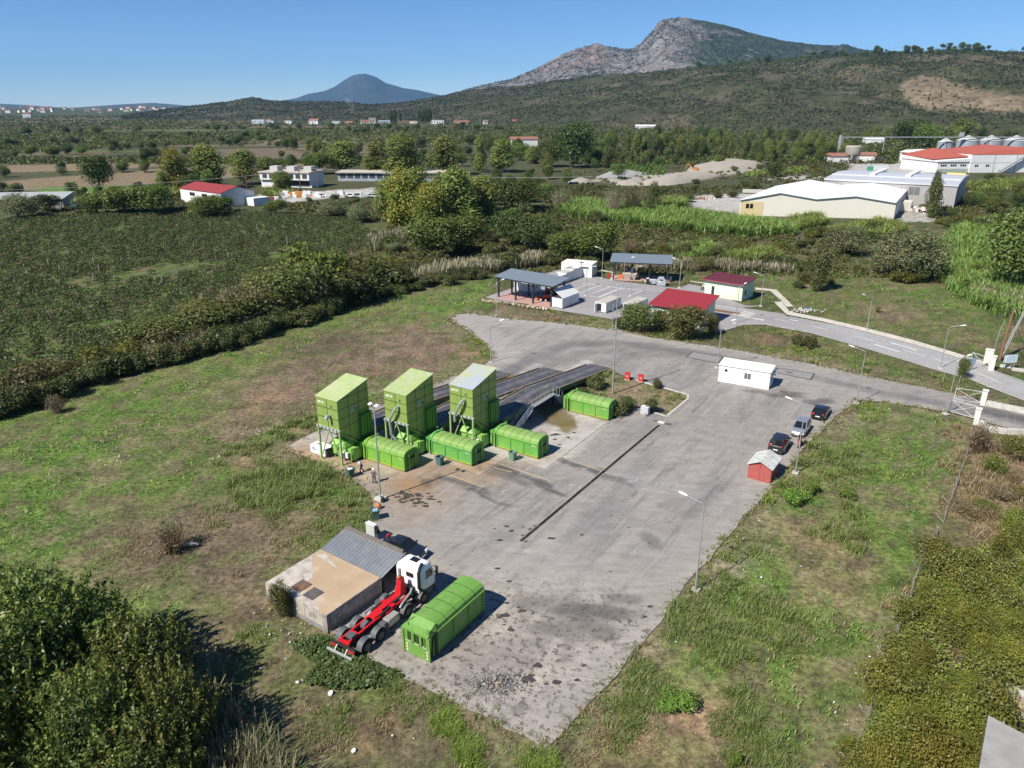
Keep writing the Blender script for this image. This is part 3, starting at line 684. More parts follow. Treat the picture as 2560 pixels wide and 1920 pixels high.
def twigs(seed, n, w, h, col, r=.02, spread=.5):
 rs = np.random.RandomState(seed); ps = []
 a = rs.rand(n)*6.283; d = unit(np.c_[np.cos(a)*spread*rs.rand(n)*2, np.sin(a)*spread*rs.rand(n)*2, np.ones(n)])
 o = np.c_[rs.normal(size=(n, 2))*w*.12, np.zeros(n)]; L = (h*(.5+.6*rs.rand(n)))[:, None]
 side = unit(np.cross(d, rs.normal(size=(n, 3))))*r
 v = np.stack([o-side, o+side, o+d*L+side*.3, o+d*L-side*.3], 1).reshape(-1, 3)
 return v, np.arange(4*n).reshape(-1, 4), np.repeat(np.array([col])*(.7+.6*rs.rand(n))[:, None], 4, 0)
def trunk_mesh(name, rng, h, r, limbs, lean=.04, mat=None):
 mb = MB(); top = Vector((rng.uniform(-1, 1)*lean*h, rng.uniform(-1, 1)*lean*h, h))
 pts = [Vector((0,0,-.2)), top*.35, top*.7, top]
 mb.tube(pts, [r*1.25, r*.8, r*.5, r*.15], 7)
 for _ in range(limbs):
  t = rng.uniform(.3, .8); b = top*t; a = rng.random()*6.283; L = h*rng.uniform(.22, .4)
  e = b + Vector((math.cos(a)*L*.6, math.sin(a)*L*.6, L*.8))
  mb.tube([b, b.lerp(e, .5) + Vector((0,0,-L*.06)), e], [r*.45, r*.28, r*.08], 5)
 o = mb.build(name, mat or BARK, smooth=True); me = o.data; bpy.data.objects.remove(o); return me
P_DARK = [(.034,.056,.016), (.048,.075,.020), (.064,.092,.025)]
P_MID = [(.066,.104,.026), (.088,.130,.032), (.112,.150,.040)]
P_POP = [(.135,.180,.045), (.165,.205,.055), (.105,.145,.040), (.175,.195,.075)]
P_YEL = [(.165,.215,.042), (.185,.22,.045), (.215,.205,.034), (.12,.175,.038)]
P_OLV = [(.095,.112,.052), (.125,.140,.072), (.078,.096,.044)]
P_SCR = [(.064,.077,.027), (.090,.098,.036), (.105,.102,.044), (.052,.068,.023)]
P_YLO = [(.105,.115,.022), (.085,.105,.022), (.13,.125,.025), (.06,.085,.02)]
P_DRY = [(.15,.12,.085), (.18,.15,.11), (.12,.098,.07), (.10,.10,.05)]
P_WIL = [(.125,.145,.080), (.16,.172,.105), (.10,.122,.062)]
TREE, BUSH = {}, {}
def mesh_of(name, parts, mat): v, f, c = cat(parts); return raw_mesh(name, v, f, c, mat, link=False)
def make_trees():
 rng = random.Random(3)
 def put(kind, w, h, crowns, trunks): TREE[kind] = (w, h, crowns, trunks)
 put('broad', 7, 8, [mesh_of('crown', [cloud(lobes_round(rng, 7, 8, 22, .16), 6840, 0.210, P_DARK, 10+i)], LEAF) for i in range(3)], [trunk_mesh('trunk', rng, 6, .28, 5) for _ in range(2)])
 put('leafy', 7, 9, [mesh_of('crown', [cloud(lobes_round(rng, 7, 9, 26, .14), 6840, 0.210, P_MID, 20+i)], LEAF) for i in range(3)], [trunk_mesh('trunk', rng, 7, .26, 6) for _ in range(2)])
 put('poplar', 6, 12, [mesh_of('crown', [cloud(lobes_tall(rng, 6, 12, 34), 7220, 0.210, P_POP, 30+i, jit=.4)], LEAF) for i in range(3)], [trunk_mesh('trunk', rng, 10.5, .25, 9, mat=PALEBARK) for _ in range(2)])
 put('yellowing', 7, 10, [mesh_of('crown', [cloud(lobes_tall(rng, 7, 10, 30), 7980, 0.203, P_YEL, 40+i, jit=.4)], LEAF) for i in range(2)], [trunk_mesh('trunk', rng, 8.5, .22, 9, mat=PALEBARK) for _ in range(2)])
 put('silvery', 6, 7, [mesh_of('crown', [cloud(lobes_round(rng, 6, 7, 24, .12), 6840, 0.182, P_WIL, 50+i, aspect=.35)], LEAF) for i in range(2)], [trunk_mesh('trunk', rng, 5.5, .22, 6) for _ in range(2)])
 put('cypress', 2.2, 9, [mesh_of('crown', [cloud([(0,0,9*t, 1.05*math.sin(math.pi*min(.97,.12+.86*(1-t)**.8))**.9+.1,)*1 + (1.0*math.sin(math.pi*min(.97,.12+.86*(1-t)**.8))**.9+.1, .8) for t in np.linspace(.1, .95, 14)], 2850, 0.154, P_DARK, 60)], LEAF)], [trunk_mesh('trunk', rng, 8, .15, 0, 0)])
 put('pine', 5, 10, [mesh_of('crown', [cloud(lobes_round(rng, 5, 10, 14, .42, .3), 2850, 0.224, P_MID, 70+i)], LEAF) for i in range(2)], [trunk_mesh('trunk', rng, 8, .2, 5)])
 put('bare', 5, 7, [mesh_of('crown', [twigs(80, 420, 2.2, 6.5, (.24,.215,.18), .03, .42), cloud(lobes_round(rng, 5, 7, 12, .1), 798, 0.168, P_OLV, 81)], LEAF)], [trunk_mesh('trunk', rng, 5.5, .16, 10, mat=PALEBARK)])
 put('ivy', 6, 8, [mesh_of('crown', [cloud(lobes_tall(rng, 6, 8, 20), 5700, 0.189, P_OLV+P_MID, 90+i)], LEAF) for i in range(2)], [trunk_mesh('trunk', rng, 6.5, .2, 6)])
 def bush(kind, w, h, ms): BUSH[kind] = (w, h, ms)
 bush('dark', 3, 2.4, [mesh_of('bush', [cloud(lobes_round(rng, 3, 2.4, 14, .0, .3), 2850, 0.119, P_DARK+P_SCR, 110+i), twigs(111+i, 30, 2, 2.2, (.12,.1,.075))], LEAF) for i in range(3)])
 bush('scrub', 3, 2.0, [mesh_of('bush', [cloud(lobes_round(rng, 3, 2, 16, .0, .28), 2850, 0.112, P_SCR, 120+i, jit=.35), twigs(121+i, 60, 2, 1.9, (.16,.13,.1))], LEAF) for i in range(3)])
 bush('olive', 4, 4, [mesh_of('bush', [cloud(lobes_round(rng, 4, 4, 20, .0, .27), 5200, .115, [(.090,.108,.034),(.115,.124,.040),(.070,.090,.028)], 130+i, jit=.4), twigs(131+i, 120, 2.6, 4, (.15,.12,.09))], LEAF) for i in range(3)])
 bush('yellow', 3, 2.2, [mesh_of('bush', [cloud(lobes_round(rng, 3, 2.2, 16, .0, .28), 3420, 0.105, P_YLO, 140+i, jit=.35)], LEAF) for i in range(3)])
 bush('dry', 3, 2.2, [mesh_of('bush', [twigs(150+i, 420, 2.4, 2.1, (.17,.135,.10), .018, .5), cloud(lobes_round(rng, 3, 2.2, 10, .0, .28), 798, 0.091, P_DRY, 151+i)], LEAF) for i in range(2)])
 bush('silver', 3.2, 3, [mesh_of('bush', [cloud(lobes_round(rng, 3.2, 3, 16, .0, .28), 3610, 0.119, P_WIL, 160+i, aspect=.3)], LEAF) for i in range(2)])
 bush('fresh', 1.4, .8, [mesh_of('bush', [cloud(lobes_round(rng, 1.4, .8, 8, .0, .3), 1800, .05, [(.10,.17,.03),(.12,.19,.035),(.08,.14,.025)], 170+i)], LEAF) for i in range(2)])
 # large near bushes, fine leaves
 def fans(seed, w, h, n):
  """upright leafy shoots"""
  rs = np.random.RandomState(seed); ps = []
  for k in range(n):
   a = rs.rand()*6.283; r = w*.46*math.sqrt(rs.rand()); top = h*(1-.55*(r/(w*.5))**2)*(.75+.3*rs.rand())
   b = np.array([math.cos(a)*r*.7, math.sin(a)*r*.7, top*.25]); e = np.array([math.cos(a)*r*1.1, math.sin(a)*r*1.1, top])
   m_ = 46; t = rs.rand(m_)**.7; c = b + (e-b)*t[:, None] + rs.normal(size=(m_, 3))*np.array([.26, .26, .2])*(1.15-t)[:, None]
   nr = unit(rs.normal(size=(m_, 3)) + np.array([0, 0, 1.0])); pc = np.array([(.065,.096,.022),(.105,.138,.032),(.140,.165,.042)])[rs.randint(3)]
   ps.append(leaves(c, nr, .10+.09*rs.rand(m_), np.tile(pc, (m_, 1))*(.75+.5*rs.rand(m_))[:, None], .38, rs))
  return ps
 bush('large', 7, 5.2, [mesh_of('bush', [cloud(lobes_round(rng, 6.2, 4.2, 30, .0, .2), 7980, 0.091, P_MID+P_DARK, 180+i, jit=.6)] + fans(181+i, 7.6, 5.2, 190), LEAF) for i in range(3)])
 bush('thicket', 3.4, 2.2, [mesh_of('bush', [cloud(lobes_round(rng, 3.4, 2.1, 22, .0, .24), 3400, .095, [(.105,.13,.032),(.135,.155,.038),(.165,.17,.042),(.08,.105,.026)], 190+i, jit=.5), twigs(191+i, 60, 2.6, 2.1, (.17,.14,.11), .01)], LEAF) for i in range(3)])
 bush('thicket_yellow', 3.4, 2.4, [mesh_of('bush', [cloud(lobes_round(rng, 3.4, 2.3, 22, .0, .24), 6460, 0.070, [(.15,.155,.028),(.125,.145,.028),(.175,.165,.03),(.095,.125,.026)], 200+i, jit=.5), twigs(201+i, 40, 2.6, 2.1, (.17,.14,.11), .01)], LEAF) for i in range(3)])
make_trees()
PR = random.Random(77)
def place_tree(kind, base, w, h, label, group=None, name=None):
 w0, h0, cs, ts = TREE[kind]
 t = thing(name or kind + '_tree', label, 'tree', base, PR.random()*6.283, group)
 t.scale = (w/w0, w/w0, h/h0)
 for nm, me in (('trunk', PR.choice(ts)), ('crown', PR.choice(cs))):
  o = bpy.data.objects.new(nm, me); COL.objects.link(o); o.parent = t
 return t
def place_bush(kind, base, w, h, label, group=None, name='bush', cat='bush'):
 w0, h0, ms = BUSH[kind]
 o = bpy.data.objects.new(name, PR.choice(ms)); COL.objects.link(o)
 o.location = base; o.rotation_euler = (0, 0, PR.random()*6.283); o.scale = (w/w0, w/w0, h/h0)
 return tag(o, label, cat, group)
def size_at(b, ytop, wpx):
 dep = b.y*CP + H_CAM*SP
 return wpx*V_/FPX*dep, max(.5, hgt(b, ytop))
# trees one can tell apart: kind, foot x, foot y, top y, width, label
for kind, x, yb, yt, wp, lab in (
 ('broad', 218, 416, 338, 52, 'dark round tree standing alone at the edge of the brown field by the shed'),
 ('yellowing', 380, 412, 334, 66, 'tree with yellowing crown just left of the wide bushy poplar behind the red roofed shed'),
 ('poplar', 452, 408, 320, 84, 'wide bushy poplar right behind the red roof of the white shed'),
 ('cypress', 474, 408, 352, 16, 'slim dark cypress in front of the bushy poplars by the white shed'),
 ('poplar', 530, 398, 328, 70, 'pale poplar left of the derelict white building'),
 ('leafy', 590, 388, 340, 60, 'green tree behind the left end of the derelict white building'),
 ('poplar', 745, 372, 310, 84, 'loose poplar behind the long low roof of the derelict building'),
 ('leafy', 690, 376, 328, 56, 'rounded green tree behind the flat roof of the derelict building'),
 ('poplar', 870, 388, 298, 104, 'tallest bushy poplar right of the derelict building'),
 ('poplar', 962, 378, 302, 74, 'poplar with thin top beside the tallest bushy poplar'),
 ('poplar', 815, 384, 312, 66, 'poplar just left of the tallest bushy poplar'),
 ('poplar', 1036, 372, 300, 34, 'narrow upright poplar between open fields and the dark wood'),
 ('poplar', 1085, 372, 305, 60, 'light green poplar left of the tall dark tree on the plain'),
 ('broad', 1236, 362, 270, 74, 'tall dark tree rising above the others beyond the vegetable rows'),
 ('broad', 1180, 360, 312, 60, 'dark tree at the foot of the tall dark one'),
 ('broad', 1290, 352, 306, 54, 'dark rounded tree right of the tall dark tree'),
 ('yellowing', 868, 492, 384, 96, 'yellow leaved tree at the left of the yellowing group behind the vineyard'),
 ('poplar', 905, 470, 366, 90, 'light green poplar rising behind the yellowing group'),
 ('poplar', 1040, 480, 385, 90, 'feathery light green tree right of the pale limbed tree'),
 ('poplar', 840, 470, 392, 70, 'light green tree at the vineyard edge left of the yellow leaved one'),
 ('yellowing', 925, 500, 398, 84, 'orange tinged tree in the middle of the yellowing group'),
 ('poplar', 985, 492, 372, 112, 'pale green tree with visible grey limbs at the right of the yellowing group'),
 ('yellowing', 1010, 470, 382, 70, 'light green tree behind the yellowing group'),
 ('leafy', 935, 560, 470, 110, 'dark green tree in front of the yellowing group'),
 ('leafy', 1000, 548, 462, 96, 'bushy green tree right below the pale limbed tree'),
 ('broad', 1105, 455, 392, 96, 'dark spreading tree between the yellowing group and the gravel heaps'),
 ('broad', 1105, 532, 455, 70, 'dark tree at the left end of the bright reeds'),
 ('broad', 1150, 540, 470, 80, 'dark tree behind the reed edge left of the white block building'),
 ('leafy', 1280, 562, 484, 100, 'wide green tree behind the white block building'),
 ('leafy', 1210, 560, 500, 60, 'small green tree left of the wide one behind the block building'),
 ('bare', 1210, 455, 405, 40, 'nearly leafless pale tree by the gravel heaps'),
 ('bare', 1325, 465, 400, 36, 'pale leafless tree left of the twin bare trunks'),
 ('bare', 1365, 462, 396, 44, 'pale bare tree just beyond the bright reeds'),
 ('ivy', 1410, 455, 400, 40, 'thin ivy grown tree beside the concrete yard of the cream warehouse'),
 ('silvery', 1822, 552, 488, 72, 'grey green willow standing alone right of the cream warehouse'),
 ('silvery', 1940, 600, 500, 120, 'large silvery willow left of the bright reeds'),
 ('silvery', 1985, 604, 505, 110, 'large silvery willow at its right touching the bright reeds'),
 ('leafy', 2178, 628, 455, 110, 'big leafy tree at the right border of the reed field'),
 ('ivy', 1768, 640-12, 545, 50, 'dark ivy bush tree behind the green building'),
 ('cypress', 1980+30, 458, 372, 18, 'thin feathery tree at the corner of the grey warehouse'),
 ('ivy', 2012, 470, 392, 40, 'scrubby tree at the dark end of the grey warehouse'),
 ('broad', 1672, 382, 352, 34, 'small round dark tree beside the sand heap'),
 ('leafy', 1335, 386, 352, 30, 'small tree between vegetable rows and the grey gravel heap'),
 ('broad', 1960, 318, 262, 60, 'dark round tree left of the grain silos'),
 ('leafy', 2005, 322, 268, 54, 'olive green round tree behind the white mill roof'),
 ('poplar', 2075, 300, 258, 60, 'grove tree above the nearest grain silo'),
 ('broad', 480, 458, 424, 60, 'dark bush tree hiding the lower corner of the white shed'),
 ('leafy', 445, 470, 424, 70, 'green tree in front of the white shed wall'),
 ('leafy', 595, 462, 432, 46, 'green shrub tree at the right corner of the white shed'),
 ('silvery', 725, 470, 430, 60, 'grey green shrub at the far edge of the vineyard'),
 ('silvery', 780, 480, 436, 46, 'second grey green shrub nearer to the yellow trees'),
 ('silvery', 40, 472, 418, 90, 'grey leaved willow clump in front of the metal roofed shed'),
 ('broad', 100, 458, 420, 60, 'dark shrub beside the blue trailer'),
 ('leafy', 210, 462, 418, 70, 'bushy tree behind the blue trailer'),
 ('leafy', 270, 462, 405, 90, 'green thicket tree between trailer and white shed'),
 ('leafy', 330, 462, 398, 90, 'spreading green tree left of the white shed'),
 ):
 b = G(x, yb); wd, h = size_at(b, yt, wp); place_tree(kind, b, wd, h, lab)
# woods and hedges of the plain: one tree each, alike in kind
def wood(kinds, pts, n, jy, hs, group, labs, ar=(.55, .9)):
 for _ in range(n):
  k = PR.randrange(len(pts)-1); t = PR.random(); a, b_ = pts[k], pts[k+1]
  b = G(a[0]+(b_[0]-a[0])*t, a[1]+(b_[1]-a[1])*t + PR.uniform(-jy, jy)); h = PR.uniform(*hs); kd = PR.choice(kinds)
  place_tree(kd, b, h*PR.uniform(*ar), h, labs[kd], group)
LW = {'poplar': 'pale green poplar in the wood at the foot of the hill', 'broad': 'dark tree in the wood at the foot of the hill', 'leafy': 'green tree in the wood at the foot of the hill', 'ivy': 'olive grey tree in the wood at the foot of the hill', 'bare': 'thin bare tree in the wood at the foot of the hill'}
wood(['poplar','poplar','leafy','broad','ivy'], [(1310,330),(1480,336),(1640,342),(1800,330)], 62, 6, (10, 17), 'wood at the foot of the hill', LW, (.42, .62))
wood(['poplar','leafy','broad','poplar'], [(1300,300),(1600,304),(1900,300),(2230,300)], 58, 8, (9, 15), 'wood at the foot of the hill', LW, (.45, .7))
LH = {'broad': 'dark tree in a hedge between the brown fields', 'leafy': 'green tree in a hedge between the brown fields', 'silvery': 'grey tree in a hedge between the brown fields', 'poplar': 'pale tree in a hedge between the brown fields'}
for pts, n, hs in (([(-40,346),(120,338),(330,322)],16,(5,9)), ([(-40,382),(200,376),(330,372)],9,(4,7)), ([(130,372),(330,345),(420,335)],10,(5,9)), ([(180,332),(330,318),(600,306)],18,(4,9)),
 ([(400,310),(560,318),(800,312)],12,(4,8)), ([(0,316),(260,304),(500,296)],14,(5,9)), ([(500,300),(700,284),(900,290)],16,(5,10)), ([(900,340),(1010,336),(1130,340)],10,(5,9)),
 ([(860,318),(1000,312),(1200,318)],14,(6,11)), ([(0,292),(400,282),(700,276)],22,(6,11)), ([(700,282),(950,278),(1250,288)],22,(6,11))):
 wood(['broad','leafy','broad','silvery'], pts, n, 3, hs, 'hedge trees of the plain', LH, (.8, 1.25))
# trees along the crest of the hill
for _ in range(64):
 x = PR.choice((PR.uniform(1740, 2140), PR.uniform(1880, 2130), PR.uniform(1500, 2230))); q = HILL.at([x], [PR.uniform(.95, 1.0)])
 h = PR.uniform(8, 21); place_tree(PR.choice(('pine','pine','broad')), (q[0][0], q[1][0], q[2][0]-.5), h*.75, h, 'tree standing out on the crest of the long hill', 'trees on the crest of the hill', 'crest_tree')
# bushes of the hedge between vineyard and field
LB = {'dark': 'dark bush of the low hedge along the grass field', 'scrub': 'brownish bush of the low hedge along the grass field', 'olive': 'tall olive green bush between vineyard and hedge', 'yellow': 'yellow green bush between vineyard and hedge', 'dry': 'dry grey bush between vineyard and hedge'}
def row(kinds, pts, n, jy, ws, hs, group, labs):
 for i in range(n):
  t = (i + PR.random())/n*(len(pts)-1); k = min(int(t), len(pts)-2); t -= k; a, b_ = pts[k], pts[k+1]
  b = G(a[0]+(b_[0]-a[0])*t, a[1]+(b_[1]-a[1])*t + PR.uniform(-jy, jy)); kd = PR.choice(kinds)
  place_bush(kd, b, PR.uniform(*ws), PR.uniform(*hs), labs[kd], group)
row(['dark','scrub','dark'], [(-60,905),(0,892),(120,858),(250,808),(330,790),(430,765),(520,742),(600,708),(680,688),(740,660)], 52, 7, (3, 5), (1.8, 3.2), 'low hedge along the field', LB)
row(['dark','scrub'], [(740,655),(830,640),(930,618),(1050,600)], 22, 5, (2.5, 4.5), (1.5, 2.6), 'low hedge along the field', LB)
for x, yb, yt, wp, kd in ((390,735,655,120,'olive'),(470,715,628,150,'olive'),(555,690,575,140,'olive'),(640,672,535,150,'olive'),(700,650,528,150,'yellow'),(760,628,545,130,'olive'),(825,625,550,110,'dark'),(330,760,690,100,'scrub'),(250,790,735,110,'yellow'),
 (160,815,775,100,'scrub'),(60,850,795,110,'scrub'),(600,660,570,90,'dry'),(520,705,600,100,'dry'),(780,650,560,110,'dark'),(720,660,560,110,'olive'),(680,670,580,90,'dry'),(880,600,560,80,'scrub'),(560,660,560,80,'olive'),(440,700,640,90,'olive'),(840,600,545,90,'yellow'),(310,750,680,100,'olive'),(500,690,640,110,'yellow'),(-20,860,790,110,'olive'),(110,830,780,100,'olive')):
 if PR.random() < .15: continue
 b = G(x, yb); wd, h = size_at(b, yt, wp); h *= PR.uniform(.62, .95); place_bush(kd, b, wd, h, LB.get(kd) if kd != 'dark' and kd != 'scrub' else 'tall dark bush between vineyard and hedge', 'tall bushes by the vineyard')
# brambles and bushes between the works and the warehouses
LM = {'dark': 'dark bush in the overgrown land behind the open sheds', 'scrub': 'brown green bush in the overgrown land behind the open sheds', 'yellow': 'yellow green bush in the overgrown land behind the open sheds', 'olive': 'olive bush in the overgrown land behind the open sheds', 'dry': 'dry grey bush in the overgrown land behind the open sheds', 'silver': 'silvery bush in the overgrown land behind the open sheds'}
for x0, x1, y0, y1, n, kinds, hs in ((870,1320,540,582,34,('dark','scrub','olive'),(1.8,3.6)),(830,1120,470,545,26,('dark','scrub','silver','olive'),(2,4)),(1100,1420,440,500,22,('dark','scrub'),(1.8,3.5)),(1250,1720,535,588,42,('yellow','scrub','olive','dry','silver'),(1.6,3.2)),
 (1700,2212,585,625,30,('dark','yellow','scrub'),(1.4,2.6)),(1720,1960,500,560,26,('scrub','yellow','dark'),(1.8,3.2)),(1130,1700,400,440,30,('scrub','dark'),(1.5,3)),(1990,2212,455,520,26,('scrub','dark','yellow'),(1.8,3.5)),
 (1480,1800,395,415,14,('dark','scrub'),(1.8,3)),(1640,1820,352,392,22,('scrub','dark','yellow'),(1.8,3.4)),(1390,1700,355,372,10,('scrub','yellow'),(1.5,3)),(620,1000,428,440,10,('dark','scrub'),(1.5,2.5)),(1060,1160,330,400,14,('dark','scrub'),(2,4)),(2030,2212,380,430,14,('yellow','dark'),(2,3.5))):
 for _ in range(int(n*.5)):
  b = G(PR.uniform(x0, x1), PR.uniform(y0, y1)); h = PR.uniform(*hs); kd = PR.choice(kinds)
  place_bush(kd, b, h*PR.uniform(1.3, 2.2), h, LM[kd], 'bushes of the overgrown land')
# bushes at the near corners and round the yard
for x, yb, yt, wp, kd, lab in (
 (120, 1490, 1232, 330, 'large', 'big leafy shrub in the near left corner with the tallest crown'),
 (300, 1530, 1330, 250, 'large', 'big leafy shrub right of the tallest one in the near left corner'),
 (40, 1600, 1330, 300, 'large', 'big leafy shrub cut by the left border'),
 (210, 1680, 1440, 260, 'large', 'big leafy shrub at the bottom border in the near left corner'),
 (20, 1400, 1225, 220, 'large', 'olive shrub at the left border behind the big leafy ones'),
 (380, 1640, 1440, 200, 'large', 'leafy shrub wound through by pale reeds near the bottom border'),
 (-60, 1760, 1480, 280, 'large', 'leafy shrub in the bottom left corner'),
 (330, 1730, 1540, 230, 'large', 'low leafy shrub at the bottom border beside the reeds'),
 (1378, 716, 656, 76, 'olive', 'tall green shrub at the left in front of the red roofed building'),
 (1425, 712, 672, 46, 'dark', 'dark shrub in the middle in front of the red roofed building'),
 (1478, 730, 660, 84, 'olive', 'tall green shrub at the right corner of the red roofed building'),
 (1535, 722, 676, 30, 'olive', 'slim green shrub beside the corner of the red roofed building'),
 (1345, 708, 684, 40, 'dark', 'low dark shrub beside the tall ones at the red roofed building'),
 (2110, 975, 915, 60, 'dry', 'rounded dry bush at the end of the field by the gate pillar'),
 (610, 1330, 1258, 46, 'olive', 'slender green sapling leaning on the concrete tank'),
 (125, 890, 855, 40, 'dry', 'small bare shrub alone on the grass near the hedge'),
 (375, 1190, 1130, 70, 'dry', 'dead bush beside the fallen log'),
 (1750, 752, 728, 28, 'scrub', 'dark bush on the verge between the two roads'),
 (1720, 745, 724, 34, 'scrub', 'brown bush on the verge between the two roads'),
 (2078, 818, 772, 24, 'olive', 'young leafy tree beside the white gate pillar'),
 (1895, 674, 662, 14, 'silver', 'purple tinged shrub beside the white rubble on the field'),
 (1455, 1524, 1502, 84, 'fresh', 'low round green bush on the brown grass right of the yard end'),
 (1582, 1655, 1632, 30, 'fresh', 'bright green round plant near the bottom border'),
 (1750, 1070, 1045, 26, 'fresh', 'bright green round plant in the field between two others'),
 (1720, 1085, 1062, 60, 'fresh', 'spreading bright green plant at the edge of the field'),
 (1830, 1078, 1058, 40, 'fresh', 'bright green round plant at the right of the field'),
 (1250, 860, 838, 54, 'scrub', 'grey green weed bush on the island beside the right ramp'),
 (1290, 838, 812, 46, 'scrub', 'weed bush at the head of the island below the mast'),
 (1335, 905-8, 868, 40, 'scrub', 'weed bush behind the lone container on the island'),
 (1420, 838, 820, 20, 'scrub', 'small weed bush behind the red hydrant boxes'),
 (1400, 890, 862, 40, 'scrub', 'weed bush beside the plastic tank on the island'),
 (1355, 886, 858, 36, 'dark', 'dark weed bush in the middle of the island'),
 ):
 b = G(x, yb); wd, h = size_at(b, yt, wp); place_bush(kd, b, wd, h, lab)
LT = {'thicket': 'olive bush of the dense thicket beyond the bent fence', 'thicket_yellow': 'yellow green bush of the dense thicket beyond the bent fence', 'dry': 'dry brown bush of the thicket beyond the bent fence'}
for poly, n, kinds in (([(2000,1210),(2110,1170),(2240,1130),(2240,1440),(2120,1480),(2000,1400),(1960,1330)], 40, ('thicket','thicket','thicket_yellow')), ([(1870,1520),(1960,1440),(2120,1500),(2150,1560),(2100,1720),(1840,1720)], 30, ('thicket_yellow','thicket_yellow','thicket')),
 ([(1960,1330),(2080,1400),(2060,1470),(1920,1470)], 12, ('dry','thicket','dry')), ([(2100,1000),(2250,960),(2250,1130),(2080,1160)], 9, ('dry','thicket'))):
 px_, py_ = [p[0] for p in poly], [p[1] for p in poly]; k = 0
 while k < n:
  x, y_ = PR.uniform(min(px_), max(px_)), PR.uniform(min(py_), max(py_))
  if poly_sd(np.array([x]), np.array([y_]), poly)[0] > 0: continue
  kd = PR.choice(kinds); place_bush(kd, G(x, y_), PR.uniform(1.6, 4.0), PR.uniform(.8, 2.9) if kd != 'dry' else PR.uniform(.7, 1.2), LT[kd], 'thicket beyond the bent fence', 'thicket_bush'); k += 1
# ------------------------------------------------------------------ growth nobody could count
NR = np.random.RandomState(9)
def in_polys(x, y, polys):
 m_ = np.zeros(x.shape, bool)
 for p in polys: m_ |= poly_sd(x, y, p) < .3
 return m_
def sample_poly(poly, n, margin=0):
 xs = [p[0] for p in poly]; ys = [p[1] for p in poly]; out = []
 while len(out) < n:
  x = NR.uniform(min(xs), max(xs), n*3); y = NR.uniform(min(ys), max(ys), n*3); k = poly_sd(x, y, poly) < -margin
  out += list(zip(x[k], y[k]))
 return np.array(out[:n])
def blades(xy, h, wdt, col, bend=.4, z0=None, lean=None):
 """grass blades, each a bent strip"""
 n = len(xy); a = NR.rand(n)*6.283; d = np.c_[np.cos(a), np.sin(a), np.zeros(n)]; s = np.c_[-np.sin(a), np.cos(a), np.zeros(n)]
 b = np.c_[xy, np.zeros(n) if z0 is None else z0]; h = np.broadcast_to(h, (n,))[:, None]; wdt = np.broadcast_to(wdt, (n,))[:, None]
 k = (bend*(.4+1.2*NR.rand(n)))[:, None]; up = np.array([0, 0, 1.0]); ln = 0 if lean is None else np.array(lean)*h
 m1 = b + up*h*.55 + d*h*k*.28 + ln*.4; tp = b + up*h*(1-.25*k) + d*h*k + ln
 v = np.stack([b-s*wdt*.5, b+s*wdt*.5, m1+s*wdt*.45, m1-s*wdt*.45, tp+s*wdt*.08, tp-s*wdt*.08], 1).reshape(-1, 3)
 i = np.arange(n)[:, None]*6; f = np.concatenate([i+np.array([[0,1,2,3]]), i+np.array([[3,2,4,5]])])
 return v, f, np.repeat(col, 6, 0)
def clumped(xy, per, spread): return np.repeat(xy, per, 0) + NR.normal(size=(len(xy)*per, 2))*spread
def vary(c, n, amt=.3): return np.array(c)[NR.randint(len(c), size=n)]*(1-amt/2+amt*NR.rand(n))[:, None]
PAVED = [YARD, RYARD]
def free(x, y): return ~in_polys(x, y, PAVED) | (poly_sd(x, y, ISLAND) < -.3)
# short grass and dry stalks over the fields
k = NR.choice(len(GX), 230000, p=(lambda q: q/q.sum())(np.where((GY > 22) & (GY < 175) & (np.abs(GX) < GY*.85+25), 1.0, 0.0)))
x = GX[k] + NR.normal(size=len(k))*.3; y = GY[k] + NR.normal(size=len(k))*.35; c = GCOL[k]
green = np.clip((c[:, 1]-c[:, 0])/.05, 0, 1); keep = free(x, y) & (NR.rand(len(k)) < .14+.66*green) & (poly_sd(x, y, VINE) > 0)
x, y, c, green = x[keep], y[keep], c[keep], green[keep]
tall = fbm(x, y, 5, 201); hh = (.07 + .22*sstep(.45, .75, tall)*(.4+.6*green))*(.6+.8*NR.rand(len(x)))*(1+y/260)
dry = (NR.rand(len(x)) < .16)[:, None]
gc = np.where(dry, c*.5 + C_((.26,.21,.13))*.5, c*(.75+.6*NR.rand(len(x)))[:, None])
tag(raw_mesh('grass', *blades(np.c_[x, y], hh, (.035 + y*.0009)*(.7+.7*NR.rand(len(x))), gc, .7), BLADE), kind='stuff')
